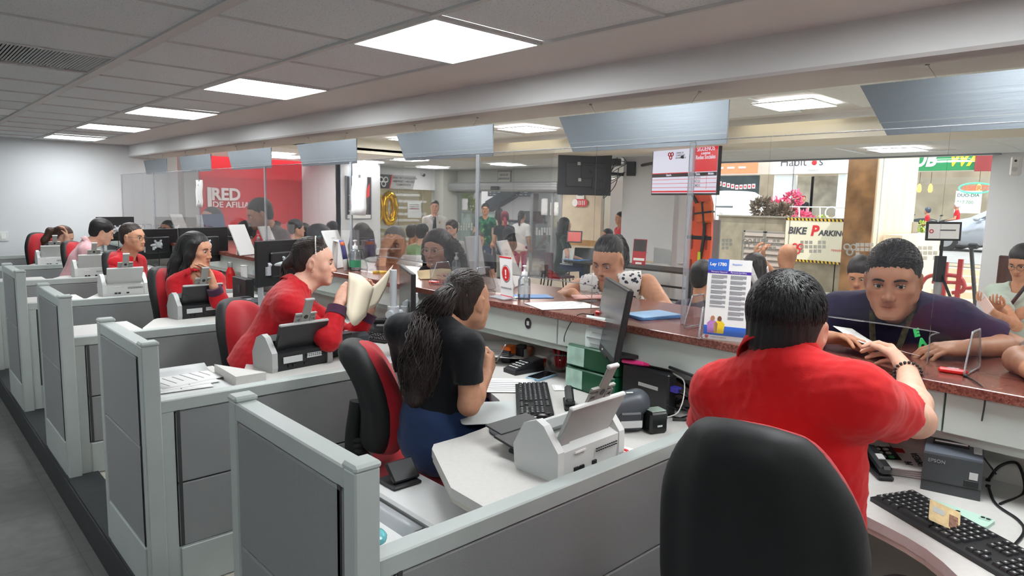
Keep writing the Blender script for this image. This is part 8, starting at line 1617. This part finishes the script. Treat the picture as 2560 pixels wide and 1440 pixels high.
person('young woman with big curly dark hair and clear round glasses at the counter', hd, (shL, shR), (3.42, 3.55, .68), .33, {'R': (at(1040, 745, d=4.5), at(1085, 705, d=4.35), dict(palm=(0, 0, -1))), 'L': (at(1180, 720, d=4.45), at(1130, 705, d=4.25), dict(palm=(0, 0, -1)))}, None, 'light', dict(mat=C_DARK, sleeve=.6, h=.009, neck=.07), None,
       dict(style='long', mat=K_DKB, th=.016, cover=True, line=(.066, .074), nape=(-.12, -.04), chains=cur, locks=[(c[0], [q * 1.15 for q in c[1]], 150, .0032, .014, 20) for c in cur]), .006, .92, fem=1, bust=1, glasses=dict(mat=mat('clear_rims', rgb(214, 204, 190), .2), rx=.027, rz=.025, r=.0018), gaze=(-.05, 1, -.25))
hd = Head(at(986, 608, d=5.25), ang(222, -.2), scale=1.05, fat=.4)
shR, shL = at(925, 668, d=5.38), at(1058, 662, d=5.3); wr_ = at(960, 622, d=5.05)
person('older man in a white T-shirt with a grey moustache, hand on his forehead', hd, (shL, shR), (3.55, 4.35, .68), .36, {'R': (at(945, 694, d=4.9), wr_, dict(dir=at(985, 580, d=5.16) - wr_, palm=nrm(hd.c - wr_), curl=(.25, .4, .25), thumb=(.6, .2), spread=.12)), 'L': (at(1060, 700, d=4.95), at(1000, 690, d=4.85), None)}, None, 'tan', dict(mat=C_WHT, sleeve=.55, h=.01, neck=.07), None, dict(style='short', mat=K_GRY, th=.006, h=.007, line=(.085, .06)), .006, 1.08, stubble=.9, gaze=(0, 1, -.4), brows=(60, 54, 50))
figure('dark-haired woman holding a teal phone to her ear at the counter', 802, 598, 6.3, -40, sc=1.1, sk='tan', top=C_DARK, sleeve=.6, hair=longh(K_BLK, .3), h=.008, fem=1, leg=False, dz=-.1); t = thing('smartphone', 'teal smartphone at the ear of the dark-haired woman', 'phone', tuple(at(786, 603, d=6.12))); MB(frame((0, 0, 0), (.4, -.5, .6))).box((0, 0, 0), (.14, .07, .01), .003).obj('case', mat('teal_case', rgb(40, 130, 126), .4), t); MB(frame((0, 0, 0), (.4, -.5, .6))).box((.04, .02, .006), (.02, .02, .003)).obj('camera_bump', M_BLACK, t)
figure('standing man in a maroon shirt looking down at the counter', 648, 535, 6.35, 168, sit=False, dz=-.35, sk='tan', top=C_MAR, sleeve=1.3, hair=short(K_DKB, th=.012, sd=.3, tp=1.8), h=.007, stub=.4, collar=True, sc=1.12, lean=.25, hunch=1)
figure('man with sunglasses pushed up on his shaved head and a dark jacket', 527, 548, 7.6, 190, sk='light', top=C_DARK, sleeve=1.8, hair=short(K_DKB, th=.006), h=.008, sc=1.12, lean=.22, hunch=1, dz=.0)
figure('woman wearing sunglasses at the far end of the counter', 418, 575, 8.8, 215, hunch=.8, lean=.2, sk='tan', top=C_RED, sleeve=1.2, hair=short(K_BLK, th=.012, nape=(-.1, -.04)), h=.009, fem=1, dz=.15, gl=dict(mat=M_BLKR, r=.006), leg=False)
figure('boy with short dark hair behind the maroon-shirted man', 612, 580, 7.9, 160, sk='brown', top=C_MAR, hair=short(th=.02), h=.009, leg=False); figure('young man in grey seated before the red wall', 742, 572, 9.5, -20, sk='light', top=C_GRYT, sleeve=.5, hair=short(th=.022), h=.01); figure('dark-haired seated person behind the man in grey', 762, 580, 10.2, 20, sk='tan', top=C_DARK, hair=short(th=.02), h=.011)
figure('person with dark bobbed hair seated left of the older man', 905, 590, 7.2, 60, sk='mid', top=C_DARK, sleeve=1.2, hair=longh(K_DKB, .26, .05), h=.010, fem=1, sc=1.1, leg=False, eyes=False)
figure('seated person with black hair by the framed poster', 828, 572, 11.5, 120, sk='mid', top=C_DARK, hair=short(th=.016), h=.012, eyes=False)
# waiting area and door
gp, gh = figure('security guard in a white shirt and dark tie standing by the glass office', 1087, 517, 13.2, 232, sit=False, sk='light', top=C_WHT, sleeve=1.85, hair=short(th=.012), h=.009, collar=True, pants=C_DARK, sc=1.0)
mb = MB(); f_ = ang(232); mb.sheet([[gh.c - V(0, 0, .2 + .07 * i) + f_ * (.06 + .055 * min(1, i)) + V(f_[1], -f_[0], 0) * (.02 + .006 * min(i, 3)) * s_ for s_ in (-1, 1)] for i in range(6)], .006); attach(gp, 'tie', mb, M_BLACK); attach(gp, 'badge', MB().box(gh.c - V(0, 0, .30) + f_ * .125 + V(f_[1], -f_[0], 0) * -.1, (.03, .03, .05), .01), M_GOLDR)
figure('man in a sage green T-shirt seated in the waiting area', 1057, 582, 9.6, 20, sk='light', top=C_SAGE, hair=short(th=.018), h=.010); figure('woman with short curly hair seated beside the man in sage green', 1033, 582, 10.6, 10, sk='tan', top=C_FLOR, sleeve=.2, hair=short(K_DKB, th=.02), h=.011, fem=1)
figure('bearded man with glasses in a grey T-shirt in the waiting area', 1128, 572, 10.2, 200, sk='light', top=C_GRYT, hair=short(K_DKB, th=.022), h=.010, stub=.9, gl=dict(mat=M_BLKR, r=.002)); figure('young woman seated with her hand at her mouth near the door', 1195, 601, 9.2, 240, sk='mid', top=C_DARK, hair=short(K_DKB, th=.010, nape=(-.09, -.05)), h=.010, fem=1, dz=-.1)
figure('man in a green patterned jersey standing in the doorway', 1213, 523, 15.2, 225, sit=False, sk='tan', top=jersey(), hair=short(th=.02), h=.011, gl=dict(mat=M_BLKR)); figure('woman in a beige top with long dark hair at the cafe counter', 1248, 533, 16.4, 60, sit=False, sk='mid', top=C_FLOR, sleeve=1.5, hair=longh(K_DKB, .34), h=.013, fem=1, pants=C_DARK, eyes=False)
bp2, bh = figure('woman in a black T-shirt with a red scarf and black backpack walking away', 1262, 543, 14.6, 40, sit=False, sk='tan', top=C_BLK, sleeve=.5, hair=short(cloth_mat('red_scarf_hair', rgb(110, 40, 52)), th=.016, cover=True), h=.012, fem=1, pants=C_GRYT, eyes=False)
f_ = ang(40); S = SDF(); S.cap(bh.c - f_ * .2 - V(-.06, .1, .32), bh.c - f_ * .2 - V(-.08, .14, .58), .13, .15, .05, flat=(f_, .65)); P, Q = S.mesh(.016); t = thing('backpack', 'black backpack on the back of the woman with the red scarf', 'backpack', tuple(bh.c)); np_mesh('bag', P - bh.c, Q, C_BLK, t); MB().tube([tuple(-f_ * .05 - V(0, 0, .2) + V(.1, -.1, 0)), tuple(-f_ * .15 - V(-.06, .1, .35))], .02, 6).obj('strap', C_BLK, t); S = SDF(); S.chain([bh.w(.0, -.09, .02), bh.w(.03, -.13, -.1), bh.w(.05, -.12, -.28)], [.03, .03, .015]); P, Q = S.mesh(.012); np_mesh('red_scarf', P - np.array(bp2.location), Q, mat('red_scarf', rgb(176, 60, 76), .7, var=.4, vscale=40), bp2)
figure('woman in a white top and magenta trousers at the cafe counter', 1305, 540, 15.6, 20, sit=False, sk='tan', top=C_WHT, sleeve=.8, hair=pony(K_DKB), h=.013, fem=1, pants=cloth_mat('magenta_trousers', rgb(160, 50, 110)), eyes=False, shoes=M_WHITE)
figure('woman in a dark green polo and glasses seated with a tablet', 1413, 562, 11.6, -20, sk='light', top=C_FOREST, hair=longh(K_BLK, .34), h=.009, fem=1, gl=dict(mat=M_BLKR), tw=-35); p_ = at(1436, 592, d=11.3); t = thing('tablet', 'tablet with a red screen held by the seated woman', 'tablet', tuple(p_)); T = face_frame(V(0, 0, 0), (.5, -.8, 0), (.3, 0, 1)); MB(T).box((0, 0, 0), (.26, .2, .012), .004).obj('case', M_BLACK, t); MB(T).box((0, 0, .007), (.22, .16, .002)).obj('screen', mat('tablet_red', (0, 0, 0, 1), .3, emit=rgb(226, 80, 70), estr=.8), t)
pz_ = at(1400, 650, d=11.7); sitter_chair('black and red task chair under the woman with the tablet', (pz_[0], pz_[1], FZ), R(-120), col=cloth_mat('chair_dark_red', rgb(70, 26, 34)))
figure('woman with tied dark hair standing outside behind the column', 1550, 545, 13.6, 150, sit=False, sk='tan', top=C_RED, hair=short(th=.01), h=.011, fem=1, dz=-.1); figure('child with dark hair outside the window by the column', 1517, 588, 13.0, 150, sk='mid', top=C_DARK, hair=short(th=.012), h=.012, leg=False, eyes=False)
figure('man in a dark shirt seated left of the Ley 1780 leaflet', 1762, 695, 4.6, -15, sk='brown', top=cloth_mat('plum_tee', rgb(40, 34, 54)), hair=short(th=.012), h=.008, leg=False, dz=-.15, sc=.95)
figure('bald man in a dark green T-shirt raising his hands', 1968, 640, 6.4, 52, sk='tan', top=C_DGR, hair='bald', h=.008, build=1.1, leg=True, eyes=False, arm_over={'L': (lambda R_, L_, f, s, c: L_ + f * .18 - s * .12 - V(0, 0, .13), lambda R_, L_, f, s, c: c + f * .24 - s * .2 - V(0, 0, .04), dict(dir=(0, 0, 1), palm=(.5, -.5, 0), curl=(.6, .7, .5))), 'R': (lambda R_, L_, f, s, c: R_ + f * .22 - V(0, 0, .16), lambda R_, L_, f, s, c: c + f * .3 - s * .1 - V(0, 0, .06), dict(dir=(0, 0, 1), palm=(.5, -.5, 0), curl=(.6, .7, .5)))})
figure('girl with straight black hair seated beside the bald man', 1882, 668, 5.9, 70, sk='mid', top=C_DARK, hair=longh(K_BLK, .34, .04), h=.009, fem=1, eyes=False); figure('man with slicked black hair looking down, left of the man in navy', 2148, 685, 5.2, 190, sk='tan', top=C_DARK, hair=short(th=.02, sd=.4, tp=1.4), h=.007, dz=-.5); figure('seated person whose dark crown shows above the red-polo clerk', 1958, 738, 4.9, 80, sk='brown', top=C_DARK, hair=short(th=.01), h=.009, eyes=False, leg=False)
pm, hm = figure('man in a pale mint T-shirt looking at his phone, right edge', 2556, 655, 5.0, 165, sk='tan', top=C_MINT, hair=short(th=.014), h=.007, dz=-.45, gl=dict(mat=M_BLKR), arm_over={'R': (lambda R_, L_, f, s, c: at(2540, 815, d=4.7), lambda R_, L_, f, s, c: at(2488, 785, d=4.5), dict(dir=at(2462, 765, d=4.5) - at(2488, 785, d=4.5), palm=(0, 0, 1), curl=(.3, .5, .3))), 'L': (lambda R_, L_, f, s, c: at(2520, 800, d=5.0), lambda R_, L_, f, s, c: at(2495, 770, d=4.7), dict(palm=(0, 0, 1), curl=(.4, .5, .3)))})
t = thing('smartphone', 'pink-gold smartphone held by the man in mint', 'phone', tuple(at(2463, 760, d=4.45))); T = face_frame(V(0, 0, 0), at(2475, 785, d=4.4) - at(2450, 748, d=4.5), (.5, .5, .6)); MB(T).box((0, 0, 0), (.15, .075, .01), .003).obj('case', mat('rose_gold', rgb(206, 180, 172), .3), t); MB(T).box((-.05, .02, .006), (.03, .03, .003)).obj('camera_bump', M_GREYP, t)
S = SDF(); a_, b_ = at(2552, 872, z=1.13), at(2600, 860, z=1.2); S.cap(at(2548, 900, z=1.115), at(2620, 880, d=2.3), .04, .045, .02); S.cap(at(2548, 900, z=1.115), at(2640, 960, z=1.11), .038, .03, .02); P, Q = S.mesh(.008); t = thing('person', 'bare bent arm of a customer resting on the counter at the right edge', 'person', tuple(a_)); np_mesh('arm', P - a_, Q, skin_mat('tan', SKIN['tan']), t, np.ones((len(P), 3))); S = SDF(); S.cap(at(2600, 885, d=2.28), at(2700, 860, d=2.4), .062, .07, .02); P, Q = S.mesh(.012); np_mesh('sleeve', P - a_, Q, C_GRYT, t)
# riders and shop staff across the street
for (px, py, d, fa, l_, hc, tc) in ((2318, 527, 27, 100, 'motorcycle rider in a red shirt and dark helmet', rgb(60, 70, 84), C_RED), (2392, 514, 26, 100, 'motorcycle rider in a white and red helmet behind the grey car', rgb(214, 214, 214), C_RED)):
    r_, h_ = figure(l_, px, py, d, fa, sk='tan', top=tc, h=.016, leg=True, eyes=False, hair=dict(style='short', mat=mat('helmet_%d' % px, hc, .25), th=.03, cover=True, h=.014, nape=(-.12, -.03)))
    b_ = h_.c - V(0, 0, .95); t = thing('motorcycle', 'motorcycle under the ' + l_.replace('motorcycle ', ''), 'motorcycle', (b_[0], b_[1], ZS), R(fa)); MB().sphere((.05, 0, .72), (.5, .14, .16), 14, 8).obj('body', M_SATIN, t); MB().tube([(.45, -.3, 1.0), (.5, 0, .98), (.45, .3, 1.0)], .025, 6).obj('handlebar', M_BLACK, t); MB().tube([(.5, 0, .95), (.68, 0, .3)], .035, 6).obj('fork', M_STEEL, t)
    for x in (-.6, .68): MB().cyl((x, -.06, .3), (x, .06, .3), .3, n=18).obj('wheel', M_BLACK, t)
figure('shop assistant in black behind the white shop counter, left', 1992, 489, 33.5, 30, sk='tan', top=C_BLK, h=.02, eyes=False, leg=False, hair=short(th=.012, h=.014)); figure('shop assistant in black behind the white shop counter, right', 2010, 496, 33, 200, sk='tan', top=C_BLK, h=.02, eyes=False, leg=False, hair=short(th=.012, h=.014))
